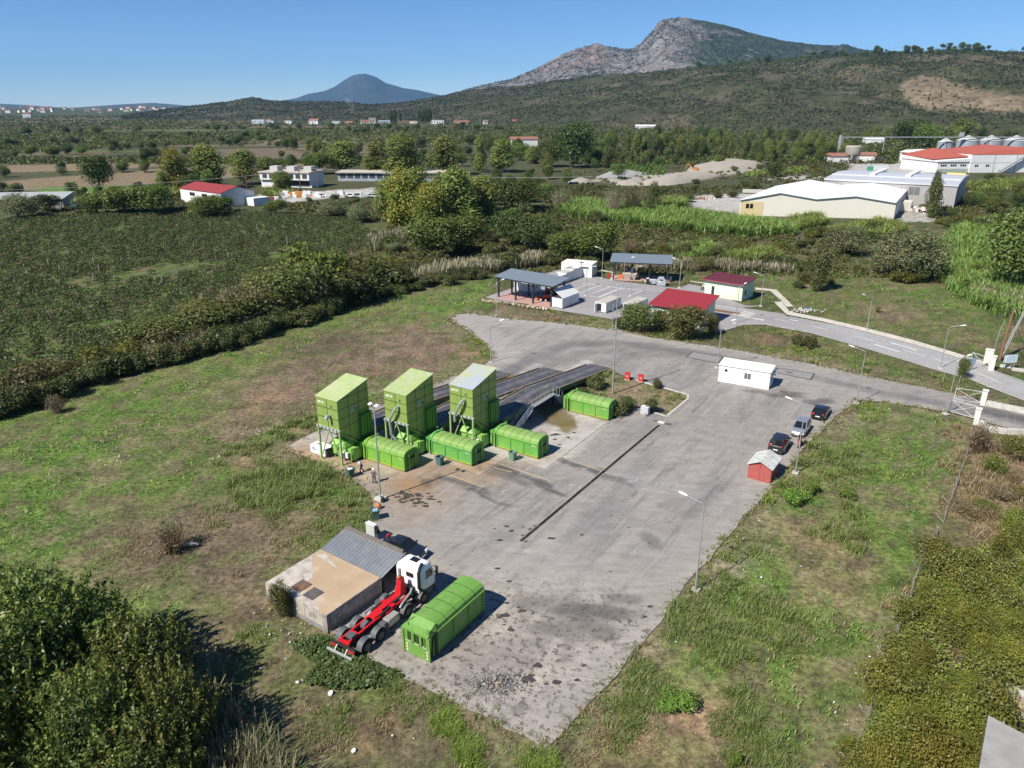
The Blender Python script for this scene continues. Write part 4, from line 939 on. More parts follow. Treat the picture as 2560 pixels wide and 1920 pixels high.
# taller weeds in patches
pv = []
GW = [(.085,.135,.038), (.110,.155,.045), (.130,.175,.050), (.115,.125,.058)]
GD = [(.19,.155,.10), (.155,.125,.082), (.22,.185,.125)]
GB = [(.10,.165,.03), (.12,.18,.035)]
for x0, y0, r, n, h, cols in ((1640,1330,3.0,240,.8,GW),(1560,1390,2.6,200,.8,GW),(1500,1350,2.4,160,.7,GW),(1700,1360,2.2,150,.7,GW),(1420,1300,2.0,110,.6,GW),(1460,1330,2,120,.7,GW),(1760,980,3.5,200,.8,GW),(1820,1010,3.5,200,.8,GW),(1780,1130,3,150,.8,GW),(1850,1170,1.6,70,.8,GW),(1730,1050,2.5,120,.8,GW),
 (1610,1590,1.8,220,.8,GW),(1640,1640,1.8,220,.8,GW),(1600,1510,1.4,100,.6,GW),(1350,1560,1.3,220,.6,GW),(1390,1510,1.2,150,.6,GW),(1400,1450,1.5,130,.5,GW),(1360,1470,1.0,60,.4,GW),(1310,1500,.8,40,.4,GB),(970,1570,.7,240,.55,GB),(1010,1628,.75,260,.55,GB),(1170,1650,.9,260,.5,GB),
 (930,1520,1.6,140,.4,GW),(850,1500,1.2,120,.35,GW),(850,1460,1.0,160,.35,GW),(750,1530,1.2,60,.4,GW),(640,1060,4.0,560,1.0,GW),(580,1040,3.4,360,.9,GW),(690,1030,2.6,300,1.0,GW),(560,960,3,160,.7,GW),(620,935,3,160,.7,GW),(670,910,2.4,150,.8,GW),(500,1090,2.5,90,.5,GW),(760,1080,1.8,130,.6,GW),(740,1130,1.6,80,.5,GW),
 (680,1170,1.5,70,.5,GW),(780,1130,1.2,70,.5,GW),(800,1100,1.0,80,.6,GW),(1250,856,2.4,130,.7,GW),(1310,812,2,80,.6,GW),(1450,860,2,70,.4,GW),(1340,890,1.5,60,.4,GW),(1050,760,4,150,.45,GB),(1030,735,3,120,.4,GB),(1240,700,10,240,.5,GB),(1450,732,9,260,.5,GB),(1700,770,9,260,.5,GB),(1350,706,6,120,.5,GB),
 (1860,880,3,120,.6,GB),(1750,960,2.5,150,.7,GW),(1690,1060,2,120,.7,GB),(1600,1180,2.6,130,.6,GW),(1560,1260,2,130,.6,GW),(1520,1290,1.6,120,.6,GW),(2060,840,4,110,.7,GW),(1650,715,4,100,.6,GW),(1800,765,5,110,.6,GW),(700,1600,2,90,.3,GW),(560,1370,1.5,60,.4,GW),(1160,690,10,150,.6,[(.17,.135,.09),(.14,.11,.07)]),(1260,705,6,140,.8,[(.17,.135,.09),(.14,.11,.07)]),(1380,728,4,90,.7,[(.17,.135,.09),(.10,.12,.04)]),(2150,1040,5,420,.8,GD),(2200,980,5,300,.7,GD),(2120,1120,3,260,.8,GD),(2180,1110,3,200,.8,GD),(1990,1290,2.5,160,.6,GD),(1960,1430,2.5,160,.6,GD),(440,1160,4,160,.3,GD),(300,1180,4,140,.3,GD),(600,1200,4,140,.3,GD),(700,1560,2.5,120,.35,GD),(1020,1560,2.5,140,.35,GD),(1350,1600,3,160,.3,GD),(1280,1560,2,100,.3,GD)):
 b = G(x0, y0); nc = max(3, n//9); cc = np.array([b.x, b.y]) + NR.normal(size=(nc, 2))*r*np.array([.55, .68]); pick = NR.randint(nc, size=int(n*.7)); ctr = cc[pick] + NR.normal(size=(len(pick), 2))*(.16+.08*r); hf = (.35+.9*NR.rand(nc)**1.3)[pick]; ok = free(ctr[:, 0], ctr[:, 1]); ctr = ctr[ok]; hf = np.repeat(hf[ok], 15)
 if not len(ctr): continue
 q = clumped(ctr, 15, .2); m_ = len(q)
 pv.append(blades(q, h*hf*(.25+.9*NR.rand(m_)), .013+.00045*b.y, vary(cols, m_, .5), .75))
for a, b in zip(YARD, YARD[1:]+YARD[:1]):     # ragged growth along the edge of the paving
 n = int((b-a).length*5); t = NR.rand(n); q = np.array(a[:2]) + (np.array(b[:2])-np.array(a[:2]))*t[:, None] + NR.normal(size=(n, 2))*.36
 if n and a.y < 150 and fbm(np.array([a.x]), np.array([a.y]), 9, 601)[0] > .3: q = clumped(q, 7, .13); m_ = len(q); pv.append(blades(q, .34*(.25+.9*NR.rand(m_))*(.4+1.2*fbm(q[:, 0], q[:, 1], 2.5, 603)), .03+.0006*np.abs(q[:, 1]), vary(GW+GD, m_, .4), .8))
v, f, c = cat(pv); tag(raw_mesh('weeds', v, f, c, BLADE), kind='stuff')
# reed beds
def reeds(name, poly, n, h, cols, plume=None, per=12, wd=.0011):
 xy = sample_poly(poly, n); q = clumped(xy, int(per*1.7), .45); m_ = len(q)
 hh = h*(.3+.75*NR.rand(m_))*(.75+.5*fbm(q[:, 0], q[:, 1], 6, 205)); pv = [blades(q, hh, .05+wd*.7*np.abs(q[:, 1]), vary(cols, m_, .6), .8)]
 if plume:
  s_ = q[NR.rand(m_) < .22]; pv.append(blades(s_, h*(.95+.25*NR.rand(len(s_))), .10+wd*np.abs(s_[:, 1]), vary(plume, len(s_), .3), .22))
 v, f, c = cat(pv); return tag(raw_mesh(name, v, f, c, BLADE), kind='stuff')
RG = [(.105,.165,.038), (.13,.185,.050), (.085,.135,.034), (.15,.19,.07)]
RPALE = [(.150,.150,.112), (.120,.125,.084), (.075,.092,.046), (.10,.112,.064)]
for poly, n, h in (([(1200,452),(1260,440),(1350,448),(1470,462),(1600,478),(1700,492),(1715,510),(1600,512),(1480,502),(1360,488),(1220,470)], 1500, 4.2), ([(1420,440),(1475,436),(1480,450),(1425,452)], 160, 4),
 ([(1450,545),(1530,530),(1545,552),(1480,568)], 200, 3.2), ([(1560,560),(1660,545),(1680,565),(1600,575)], 260, 3.0), ([(1700,480),(1760,470),(1790,485),(1720,500)], 160, 3.6), ([(1780,505),(1900,480),(1960,500),(1850,530)], 420, 3.2),
 ([(2000,560),(2060,500),(2130,480),(2260,500),(2260,680),(2180,690),(2060,640)], 1900, 3.4), ([(2080,400),(2260,385),(2260,405),(2100,418)], 300, 3.5), ([(90,428),(330,412),(420,410),(420,424),(130,440)], 360, 3), ([(560,420),(600,410),(640,418),(600,430)], 90, 3.5), ([(1600,375),(1740,362),(1745,372),(1620,384)], 160, 2.6), ([(1080,470),(1110,455),(1120,480),(1090,490)], 60, 3)):
 reeds('reed_bed', PG(poly), n, h, RG, per=9)
for poly, n, h in (([(780,640),(850,622),(950,602),(1060,590),(1180,572),(1180,560),(1050,572),(900,592),(780,622)], 520, 2.8), ([(470,735),(560,712),(640,690),(690,668),(680,650),(600,675),(480,715)], 300, 2.4), ([(260,800),(420,752),(470,735),(460,722),(380,745),(250,785)], 240, 2.2), ([(20,870),(120,840),(120,828),(20,856)], 90, 2.2),
 ([(700,650),(760,635),(750,615),(700,630)], 70, 2.6), ([(1330,588),(1500,585),(1700,592),(1700,580),(1500,570),(1330,576)], 260, 2.0), ([(2090,640),(2212,680),(2240,660),(2120,625)], 160, 2.2), ([(800,520),(870,500),(880,520),(810,545)], 120, 2.2)):
 reeds('reed_bed', PG(poly), n, h, RPALE, [(.215,.205,.165), (.18,.17,.135)], per=9)
reeds('reed_bed', PG([(330,1600),(420,1500),(500,1560),(600,1660),(640,1760),(330,1760)]), 230, 2.2, [(.075,.098,.040), (.105,.125,.062), (.060,.080,.030), (.13,.14,.085)], [(.17,.165,.12)], per=12, wd=.0004)
# the vineyard
xy = sample_poly(VINE, 7000); u = xy[:, 0]*UX.x + xy[:, 1]*UX.y; vv = xy[:, 0]*VX.x + xy[:, 1]*VX.y
vv = np.round(vv/2.3)*2.3 + NR.normal(size=len(vv))*.42; xy = np.c_[u*UX.x + vv*VX.x, u*UX.y + vv*VX.y]; keep = fbm(xy[:, 0], xy[:, 1], 9, 301) > .30; xy = xy[keep]
n = len(xy); per = 46; base = np.repeat(xy, per, 0); m_ = len(base); d = unit(NR.normal(size=(m_, 3)))*np.array([.95, .95, .42])*(.7+.5*NR.rand(m_))[:, None]
hv = np.repeat(.55+.5*fbm(xy[:, 0], xy[:, 1], 4, 303), per); ctr = np.c_[base, hv] + d; ctr[:, 2] = np.maximum(ctr[:, 2], .06)
bc = np.repeat(np.array([(.055,.084,.024),(.072,.102,.030),(.080,.084,.038),(.065,.11,.028),(.068,.066,.036)])[NR.randint(5, size=n)], per, 0)*(.55+.5*NR.rand(m_))[:, None]
tag(raw_mesh('vineyard_vegetation', *leaves(ctr, unit(d + NR.normal(size=(m_, 3))*.5 + np.array([0, 0, .5])), .12+.11*NR.rand(m_), bc, .6, NR), LEAF), kind='stuff')
# ground cover creeping beside the lorry
xy = sample_poly(PG([(625,1400),(690,1375),(740,1395),(800,1432),(870,1462),(850,1486),(720,1492),(650,1478),(690,1440)]), 3600)
m_ = len(xy); hz_ = .12+.5*fbm(xy[:, 0], xy[:, 1], 1.1, 311)*NR.rand(m_)
tag(raw_mesh('creeper_vegetation', *leaves(np.c_[xy, hz_], unit(NR.normal(size=(m_, 3))*.5 + np.array([-.2, -.3, 1])), .10+.08*NR.rand(m_), vary([(.045,.085,.022), (.06,.105,.028), (.035,.068,.02)], m_, .5), .85, NR), LEAF), kind='stuff')
# brambles that read as one mass
def mass(name, ctrs, w, h, per, leaf, pal, mat=None):
 n = len(ctrs); m_ = n*per; d = unit(NR.normal(size=(m_, 3)) + np.array([0, 0, .5])); w = np.repeat(np.broadcast_to(w, (n,)), per)[:, None]; h = np.repeat(np.broadcast_to(h, (n,)), per)
 c = np.repeat(ctrs, per, 0) + np.c_[d[:, :2]*w*(.4+.6*NR.rand(m_)[:, None]), np.abs(d[:, 2])*h*(.4+.6*NR.rand(m_))]
 pal = np.array(pal); col = np.repeat(pal[NR.randint(len(pal), size=n)], per, 0)*(.72+.56*NR.rand(m_))[:, None]
 sz = np.repeat(np.broadcast_to(leaf, (n,)), per)*(.6+.8*NR.rand(m_))
 return tag(raw_mesh(name, *leaves(c, unit(d + NR.normal(size=(m_, 3))*.45 + np.array([0, 0, .3])), sz, col, .65, NR), mat or LEAF), kind='stuff')
bl = []
for poly, n in (([(860,470),(1200,440),(1440,470),(1720,510),(1960,560),(2080,600),(1700,600),(1300,585),(1060,590),(840,620),(780,560)], 2600), ([(1080,400),(1500,405),(1780,400),(1500,418),(1420,440),(1200,440),(1080,430)], 700), ([(560,440),(860,436),(1060,440),(860,480),(760,480)], 500), ([(1980,440),(2260,430),(2260,520),(2060,510)], 500), ([(1680,352),(1830,350),(1830,395),(1600,398)], 350), ([(1215,372),(1480,362),(1660,340),(1700,365),(1500,410),(1220,412)], 260), ([(60,430),(400,424),(420,452),(60,475)], 300), ([(-60,905),(250,812),(640,700),(800,650),(800,600),(560,640),(420,730),(0,850)], 1100)):
 bl.append(sample_poly(PG(poly), n))
bl = np.concatenate(bl); keep = free(bl[:, 0], bl[:, 1]); bl = bl[keep]
mass('bramble_undergrowth', np.c_[bl, np.zeros(len(bl))], (1.0+.8*NR.rand(len(bl))), (.5+1.0*fbm(bl[:, 0], bl[:, 1], 7, 321)), 34, .16+.0006*bl[:, 1], P_SCR + [(.075,.085,.022), (.062,.080,.024)])
tb = sample_poly(PG([(1975,1260),(2240,1130),(2240,1480),(2090,1720),(1860,1720),(1950,1440)]), 900)
mass('thicket_undergrowth', np.c_[tb, np.zeros(len(tb))], 1.0, .25+2.6*fbm(tb[:, 0], tb[:, 1], 3.2, 611, 2)**2*(.5+NR.rand(len(tb))), 60, .095, [(.12,.14,.034),(.15,.165,.038),(.18,.185,.042),(.09,.11,.032),(.16,.14,.09)])
# far hedges, orchards and the village green, read as one mass
px_ = NR.uniform(-80, 2300, 30000); py_ = 242 + 112*NR.rand(30000)**1.25
pts = np.array([tuple(G(a, b)) for a, b in zip(px_, py_)]); dens = .5*fbm(pts[:, 0]*.22, pts[:, 1]*.8, 70, 331, 3) + .5*fbm(pts[:, 0]*.6, pts[:, 1]*.6, 150, 333, 3); keep = (dens > .47 - .20*sstep(1050, 1400, px_) - .06*sstep(300, 258, py_)) & (pts[:, 1] < 5200)
pts = pts[keep]; mass('distant_woods', pts, (1.8+3.2*NR.rand(len(pts)))*(1+pts[:, 1]/3500), (1.5+4.5*NR.rand(len(pts))**2)*(.8+.3*pts[:, 1]/2500), 16, .5+pts[:, 1]*.0005, P_DARK + P_MID + P_OLV + [(.05,.07,.02)])
# the scrub of the hill
n = 30000; px_ = NR.uniform(260, 2400, n); t = NR.rand(n)**.8*1.02; hx, hy, hzz = HILL.at(px_, t)
q = hill_mask(px_, t); keep = (fbm(hx, hy, 60, 341, 4) > .36) & (NR.rand(n) > q*.80); pts = np.c_[hx, hy, hzz-.4][keep]
mass('hillside_scrub', pts, 1.0+5.0*NR.rand(len(pts))**2.2, 1.2+5.0*NR.rand(len(pts))**2, 13, .66+pts[:, 1]*.00035, [(.040,.052,.020),(.052,.064,.024),(.066,.072,.030),(.034,.046,.018),(.080,.078,.042)], HILLLEAF)
n = 1500; px_ = NR.uniform(1480, 2420, n); t = .93+.075*NR.rand(n); hx, hy, hzz = HILL.at(px_, t); pts = np.c_[hx, hy, hzz-.8]; keep = fbm(hx, hy, 90, 345, 3) > .38; pts = pts[keep]
mass('ridge_woods', pts, 2.5+4*NR.rand(len(pts)), (2.5+7*NR.rand(len(pts))**1.5)*(.6+.8*fbm(pts[:, 0], pts[:, 1], 60, 347)), 30, 1.0, P_DARK + P_MID + P_OLV, HILLLEAF)
# scrub on the flank of the mountain
n = 11000; px_ = NR.uniform(970, 1990, n); t = NR.rand(n)*1.0; hx, hy, hzz = MTN.at(px_, t)
keep = (px_ > 1480 + 60*fbm(hx, hy, 200, 5)) | (fbm(hx, hy, 120, 351, 4) > .45); pts = np.c_[hx, hy, hzz-1][keep]
mass('mountain_scrub', pts, 6+6*NR.rand(len(pts)), 5+6*NR.rand(len(pts)), 8, 3.2, [(.034,.044,.020),(.042,.052,.024),(.05,.056,.03)], HILLLEAF)
# ------------------------------------------------------------------ paints
GREEN = M('green_paint', (.135,.34,.055), .45, var=.10, scale=.7, grime=((.10,.15,.05), .45), dirt=((.22,.35,.09), .40, .9))
GREEN2 = M('bluer_green_paint', (.105,.34,.080), .45, var=.14, scale=.6, grime=((.10,.17,.06), .45), dirt=((.16,.38,.07), .42, .7))
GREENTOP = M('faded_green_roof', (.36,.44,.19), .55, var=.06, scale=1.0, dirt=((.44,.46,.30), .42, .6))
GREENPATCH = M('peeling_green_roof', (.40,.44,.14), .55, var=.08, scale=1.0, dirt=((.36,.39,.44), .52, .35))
GREENHOP = M('hopper_green', (.225,.315,.075), .5, grime=((.13,.16,.06), .5), var=.07, scale=.7, dirt=((.25,.33,.10), .38, .8))
GREENDK = M('dark_seam_green', (.025,.06,.016), .6, var=.15)
GREENLEG = M('leg_green', (.29,.40,.16), .55, var=.1)
LIME = M('lime_rail', (.42,.47,.06), .5, var=.15, dirt=((.30,.20,.06), .38, 2.0))
STEEL = M('galvanised_steel', (.46,.48,.49), .42, .55, var=.12, scale=4)
ZINC = M('dull_zinc', (.42,.43,.44), .55, .2, var=.1)
DARK = M('dark_metal', (.035,.035,.038), .55, .2, var=.2)
BLACK = M('black_rubber', (.018,.018,.019), .8, var=.2)
WHITE = M('white_paint', (.78,.78,.76), .45, grime=((.50,.46,.40), .4), var=.04, dirt=((.58,.55,.50), .30, 1.2))
WHITEC = M('clean_white', (.80,.80,.79), .4, var=.03)
REDP = M('red_paint', (.50,.035,.025), .45, var=.1, dirt=((.36,.05,.04), .33, 1.5))
GLASS = M('dark_glass', (.012,.015,.018), .06, var=.05, spec=.8)
RUST = M('rusty_steel', (.20,.10,.055), .85, var=.35, scale=3, dirt=((.10,.09,.085), .45, 1.5))
WOODRED = M('red_board', (.32,.078,.066), .75, var=.14, scale=3, dirt=((.25,.075,.066), .42, 2.5))
BLUEINK = M('blue_lettering', (.10,.25,.42), .6, var=.05)
GREYINK = M('grey_lettering', (.30,.36,.30), .6); PALEINK = M('pale_lettering', (.62,.68,.52), .6)
DKINK = M('dark_lettering', (.05,.08,.05), .6)
DECK = M('ramp_deck', (.20,.19,.19), .7, .1, var=.22, scale=1.2, dirt=((.115,.11,.125), .5, .5))
RAILG = M('ramp_beam_green', (.075,.135,.05), .55, var=.2)
YEDGE = M('yellow_edge', (.24,.17,.085), .6, var=.2)
BINGREEN = M('bin_green', (.055,.125,.085), .5, var=.1, scale=4)
BINLT = M('faded_bin_green', (.14,.25,.17), .55, var=.1, scale=4)
ORANGE = M('orange_plastic', (.60,.16,.05), .5, var=.1)
PLASTW = M('translucent_plastic', (.62,.64,.66), .5, var=.05)
# ------------------------------------------------------------------ lamp posts
def street_lamp(b, h, head_dir, label, arm=1.6, name='street_lamp', group='curved street lamps', r=.055):
 t = thing(name, label, 'street lamp', b, math.atan2(head_dir.y, head_dir.x), group)
 mb = MB(); mb.tube([(0,0,0),(0,0,h*.5)], [r*1.5, r*1.15], 10); mb.build('lower_pole', STEEL, t, True)
 mb = MB(); mb.tube([(0,0,h*.5),(0,0,h*.94)], [r*.95, r*.75], 10)
 pts = [(0,0,h*.94)] + [(arm*.28*(1-math.cos(a)), 0, h*.94 + arm*.28*math.sin(a)) for a in (R(30), R(60))] + [(arm*.9, 0, h*.94+arm*.42)]
 mb.tube(pts, r*.6, 8); mb.build('arm', STEEL, t, True)
 mb = MB(); c = Vector((arm*.9, 0, h*.94+arm*.42)); d = Vector((1,0,.22)).normalized()
 mb.loft([[c + d*x + Vector((0, w*math.cos(a), q*math.sin(a))) for a in [k*math.pi/4 for k in range(8)]] for x, w, q in ((-.05,.05,.05),(.1,.13,.07),(.4,.17,.085),(.62,.13,.06),(.72,.04,.03))])
 mb.build('lamp_head', WHITEC, t, True)
 mb = MB(); mb.box(-.32,.32,-.32,.32,0,.16); mb.build('footing', CONC, t)
 mb = MB(); mb.box(-.11,.11,-.11,.11,.16,.2); mb.build('base_plate', STEEL, t)
 return t
UL = -UX
street_lamp(G(1502,1276), hgt(G(1502,1276), 1085), UL, 'curved white headed street lamp on the grass edge nearest to the camera')
street_lamp(G(1718,1022), hgt(G(1718,1022), 872), UL, 'curved street lamp standing beside the red shed and the scooter')
street_lamp(G(1850,872), hgt(G(1850,872), 757), UL, 'curved street lamp at the grass corner beyond the black hatchback')
street_lamp(G(1549,795), hgt(G(1549,795), 696), UX*.8+VX*.6, 'curved street lamp behind the white office cabin')
street_lamp(G(1060,783), hgt(G(1060,783), 697), UX*.75+VX*.65, 'thin street lamp at the grass edge by the head of the ramps')
street_lamp(G(2043,895), hgt(G(2043,895), 775), UX*.6+VX*.8, 'street lamp with round white head beside the lower gate')
street_lamp(G(1872,714), hgt(G(1872,714), 640), -VX*.5-UX*.5, 'street lamp along the path of the upper road')
street_lamp(G(2031,796), hgt(G(2031,796), 705), VX*.2+UX, 'street lamp on the verge below the upper road')
street_lamp(S(R2,(1917,490)), hgt(S(R2,(1917,490)), (640+222*.3436)/V_), UX*.3+VX, 'street lamp between the red roofed building and the upper road')
street_lamp(S(R2,(2100,365)), hgt(S(R2,(2100,365)), (640+142*.3436)/V_), -UX, 'street lamp right of the green building')
street_lamp(S(R2,(1508,232)), hgt(S(R2,(1508,232)), (640+35*.3436)/V_), -UX, 'street lamp at the right end of the far open shed')
street_lamp(S(R2,(1100,240)), hgt(S(R2,(1100,240)), (640+22*.3436)/V_), UX*.6+VX*.5, 'street lamp in front of the left half of the far open shed')
street_lamp(S(R2,(1155,290)), hgt(S(R2,(1155,290)), (640+80*.3436)/V_), UX, 'street lamp among the parking lines with its arm to the right')
street_lamp(S(R2,(830,290)), hgt(S(R2,(830,290)), (640+82*.3436)/V_), UX, 'street lamp standing before the door of the white block building')
street_lamp(S(R2,(945,165)), hgt(S(R2,(945,165)), (640-50*.3436)/V_), -UX, 'street lamp right of the white block building')
street_lamp(S(R2,(178,435)), hgt(S(R2,(178,435)), (640+195*.3436)/V_), UX*.2+VX, 'thin post lamp in front of the left open shed')
# the lamp with two flat floodlights beside the containers, and the tall mast
b = G(822,1080); h = hgt(b, 876)
t = thing('floodlight_pole', 'tall grey pole with two flat floodlights beside the first green container', 'lamp pole', b, YAW)
mb = MB(); mb.tube([(0,0,.3),(0,0,h)], [.10,.065], 12); mb.build('pole', STEEL, t, True)
mb = MB(); mb.box(-.4,.4,-.04,.04,h,h+.08); mb.build('cross_bar', STEEL, t)
for s in (-1, 1):
 mb = MB(); mb.hexa([(s*.42-.17,-.2,h+.02),(s*.42+.17,-.2,h+.02),(s*.42+.17,.12,h+.12),(s*.42-.17,.12,h+.12)],[(s*.42-.17,-.22,h+.09),(s*.42+.17,-.22,h+.09),(s*.42+.17,.1,h+.2),(s*.42-.17,.1,h+.2)]); mb.build('floodlight', WHITEC, t)
mb = MB(); mb.prism([(-.5,-.45),(.45,-.5),(.5,.4),(-.4,.5)], 0, .32); mb.build('footing', CONC, t)
mb = MB(); mb.box(.42,.68,-.4,-.1,.1,.55); mb.build('junction_box', DARK, t)
b = G(1323,850); h = hgt(b, 617)
t = thing('mast', 'very tall jointed mast with cameras on the weedy island', 'mast', b, YAW)
mb = MB(); mb.tube([(0,0,0),(0,0,h*.33)], .12, 10); mb.build('lower_tube', STEEL, t, True)
mb = MB(); mb.tube([(0,0,h*.33),(0,0,h*.66)], .09, 10); mb.lathe([(.12,0),(.12,.12)], 10, (0,0,h*.33)); mb.build('middle_tube', STEEL, t, True)
mb = MB(); mb.tube([(0,0,h*.66),(0,0,h)], .06, 8); mb.lathe([(.10,0),(.10,.1)], 10, (0,0,h*.66)); mb.build('upper_tube', STEEL, t, True)
mb = MB(); mb.bar((-.9,0,h*.61),(.9,0,h*.61),.05); mb.bar((0,-.5,h*.61),(0,.5,h*.61),.05); mb.build('antenna', STEEL, t)
mb = MB(); mb.lathe([(.05,-.1),(.15,-.05),(.16,.08),(.06,.18)], 12, (0,0,h)); mb.build('camera_dome', ZINC, t, True)
b = S(R2,(1016,585)); h = hgt(b, (640+345*.3436)/V_)
t = thing('lightning_mast', 'thin grey mast with cross arms on the verge just left of the tall mast', 'mast', b)
mb = MB(); mb.tube([(0,0,0),(0,0,h)], .05, 8); mb.build('pole', STEEL, t, True)
mb = MB(); mb.bar((-.5,0,h*.8),(.5,0,h*.8),.05); mb.build('cross_bar', STEEL, t)
b = S(R2,(1250,345)); h = hgt(b, (640+190*.3436)/V_)
t = thing('camera_pole', 'thin pole behind the left corner of the red roofed building', 'pole', b)
mb = MB(); mb.tube([(0,0,0),(0,0,h)], .05, 8); mb.build('pole', STEEL, t, True)
mb = MB(); mb.box(-.12,.12,-.1,.1,h,h+.2); mb.build('camera', WHITEC, t)
b = S(RC,(1547,497)); h = hgt(b, (640+100*.1627)/V_)
t = thing('camera_pole', 'pole with a flat plate on top standing before the white block building', 'pole', b)
mb = MB(); mb.tube([(0,0,0),(0,0,h)], .05, 8); mb.build('pole', STEEL, t, True)
mb = MB(); mb.box(-.45,.45,-.3,.3,h,h+.08); mb.build('plate', DARK, t)
# ------------------------------------------------------------------ press containers
def arch(w, z0, zs, zt, n=7, edge=.12):
 """container outline: upright sides, rounded shoulders, bowed top"""
 pts = [(-w, z0), (-w, zs)]
 for k in range(1, n):
  a = math.pi*(1 - k/n); pts.append((w*math.copysign(abs(math.cos(a))**.75, math.cos(a)), zs + (zt-zs)*math.sin(a)**.8))
 return pts + [(w, zs), (w, z0)]
def press_container(loc, rz, label, paint, L=6.5, W=1.16, H=2.45, head=.95):
 """x runs from the press head to the lifting end"""
 t = thing('press_container', label, 'container', loc, rz, 'green press containers')
 mb = MB(); mb.m(paint); sec = arch(W, .28, 1.78, H-.04)
 mb.prism(sec, head, L-.12, 'x')
 mb.m(GREENDK)
 for k in range(1, 6):
  x = head + (L-head)*k/6.3; o = arch(W+.012, 1.74, 1.78, H-.022); mb.prism(o[1:-1], x-.022, x+.022, 'x')
 mb.build('body', None, t)
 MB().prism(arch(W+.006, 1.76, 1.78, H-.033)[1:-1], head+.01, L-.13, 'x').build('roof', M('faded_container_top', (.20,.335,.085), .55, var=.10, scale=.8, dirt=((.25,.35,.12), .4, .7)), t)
 for k in (0, 1, 2):
  x = head + .08 + (L-head-.2)*k/3 + (0 if k else .0)
  mb = MB()
  for s in (-1, 1): mb.box(x-.06, x+.06, s*(W+.04)-.045, s*(W+.04)+.045, .3, 1.8)
  mb.build('side_post', paint, t)
 for s in (-1, 1):
  mb = MB(); mb.box(head, L-.1, s*(W+.03)-.06, s*(W+.03)+.06, 1.72, 1.84); mb.build('top_rail', paint, t)
  mb = MB(); mb.hexa([(head,s*(W-.1)-.06,.1),(L-.08,s*(W-.1)-.06,.1),(L-.08,s*(W-.1)+.06,.1),(head,s*(W-.1)+.06,.1)], [(head,s*W-.1,.34),(L-.08,s*W-.1,.34),(L-.08,s*W+.1,.34),(head,s*W+.1,.34)]); mb.build('base_rail', LIME, t)
 mb = MB(); mb.box(.3, L-.05, -.55, -.4, .0, .28); mb.box(.3, L-.05, .4, .55, .0, .28); mb.build('skid', DARK, t)
 # lifting end
 mb = MB(); mb.prism(arch(W+.03, .2, 1.80, H), L-.12, L, 'x'); mb.build('end_frame', paint, t)
 mb = MB(); mb.prism(arch(W*.93, .34, 1.72, H-.14), L, L+.014, 'x'); mb.build('end_panel', M('end_green', (.075,.21,.045), .5, var=.12), t)
 for s in (-1, 1):
  mb = MB(); mb.box(L+.01, L+.16, s*.52-.06, s*.52+.06, .1, 1.9); mb.build('end_post', paint, t)
 mb = MB(); mb.bar((L+.1,-.5,1.45),(L+.1,.5,1.45),.09); mb.tube([(L+.16,-.22,1.45),(L+.28,-.18,1.38),(L+.28,.18,1.38),(L+.16,.22,1.45)], .04, 6); mb.build('lifting_bar', DARK, t)
 for z in (.5, .78, 1.06):
  mb = MB(); mb.box(L+.01, L+.09, -.45, .45, z, z+.12); mb.build('rung', paint, t)
 # press head
 mb = MB(); mb.m(paint); mb.box(.55, .75, -W-.1, -W+.2, .2, 2.1); mb.box(.55,.75, W-.2, W+.1, .2, 2.1); mb.box(.05,.35, -W-.06, -W+.16, .45, 2.0); mb.box(.05,.35, W-.16, W+.06, .45, 2.0)
 mb.prism(arch(W+.06, 1.75, 1.86, H+.05)[1:-1], .62, head+.02, 'x'); mb.box(.05, .65, -W-.02, W+.02, 1.78, 2.06); mb.box(.1,.6,-W+.1,W-.1,.25,.6)
 mb.build('press_head', None, t)
 mb = MB(); mb.box(.38, .53, -W+.02, W-.02, .55, 1.76); mb.build('gate', DARK, t)
 for s in (-1, 1):
  mb = MB(); mb.bar((.38, s*(W+.0), .4), (.52, s*(W+.02), 1.7), .10); mb.build('clamp', DARK, t)
 mb = MB(); mb.bar((.3,-W,2.05),(.95,-W*.2,H+.1),.12); mb.bar((.95,-W*.2,H+.1),(1.0,W*.9,H-.12),.1); mb.box(.86,1.06,W*.55,W*.75,H-.1,H+.16); mb.build('locking_arm', paint, t)
 # plate with writing
 mb = MB()
 for k, (a, c) in enumerate(((.30,.52),(.56,.66),(.72,.80))):
  mb.quad((L-1.15+a, -W-.004, 1.5), (L-1.15+c, -W-.004, 1.48), (L-1.15+c, -W-.004, 1.56), (L-1.15+a, -W-.004, 1.58))
 mb.build('lettering', PALEINK, t)
 return t
press_container(Y(-54.75,53.08+1.2), YAW, 'green press container nearest to the floodlight pole, standing under the first hopper', M('yellower_green_paint', (.150,.36,.045), .45, grime=((.12,.18,.05), .45), var=.10, scale=.6, dirt=((.20,.41,.05), .36, .5)))
press_container(Y(-49.5,58.1+1.2), YAW, 'green press container in the middle of the three under the hoppers', GREEN2)
press_container(Y(-44.35,63.57+1.2), YAW, 'green press container under the hopper with the peeling roof', M('mid_green_paint', (.125,.35,.06), .45, grime=((.10,.17,.05), .45), var=.12, scale=.7, dirt=((.18,.39,.085), .40, .8)))
press_container(Y(-42.5,77.6+1.2), YAW, 'green press container parked alone beside the right ramp', GREEN)
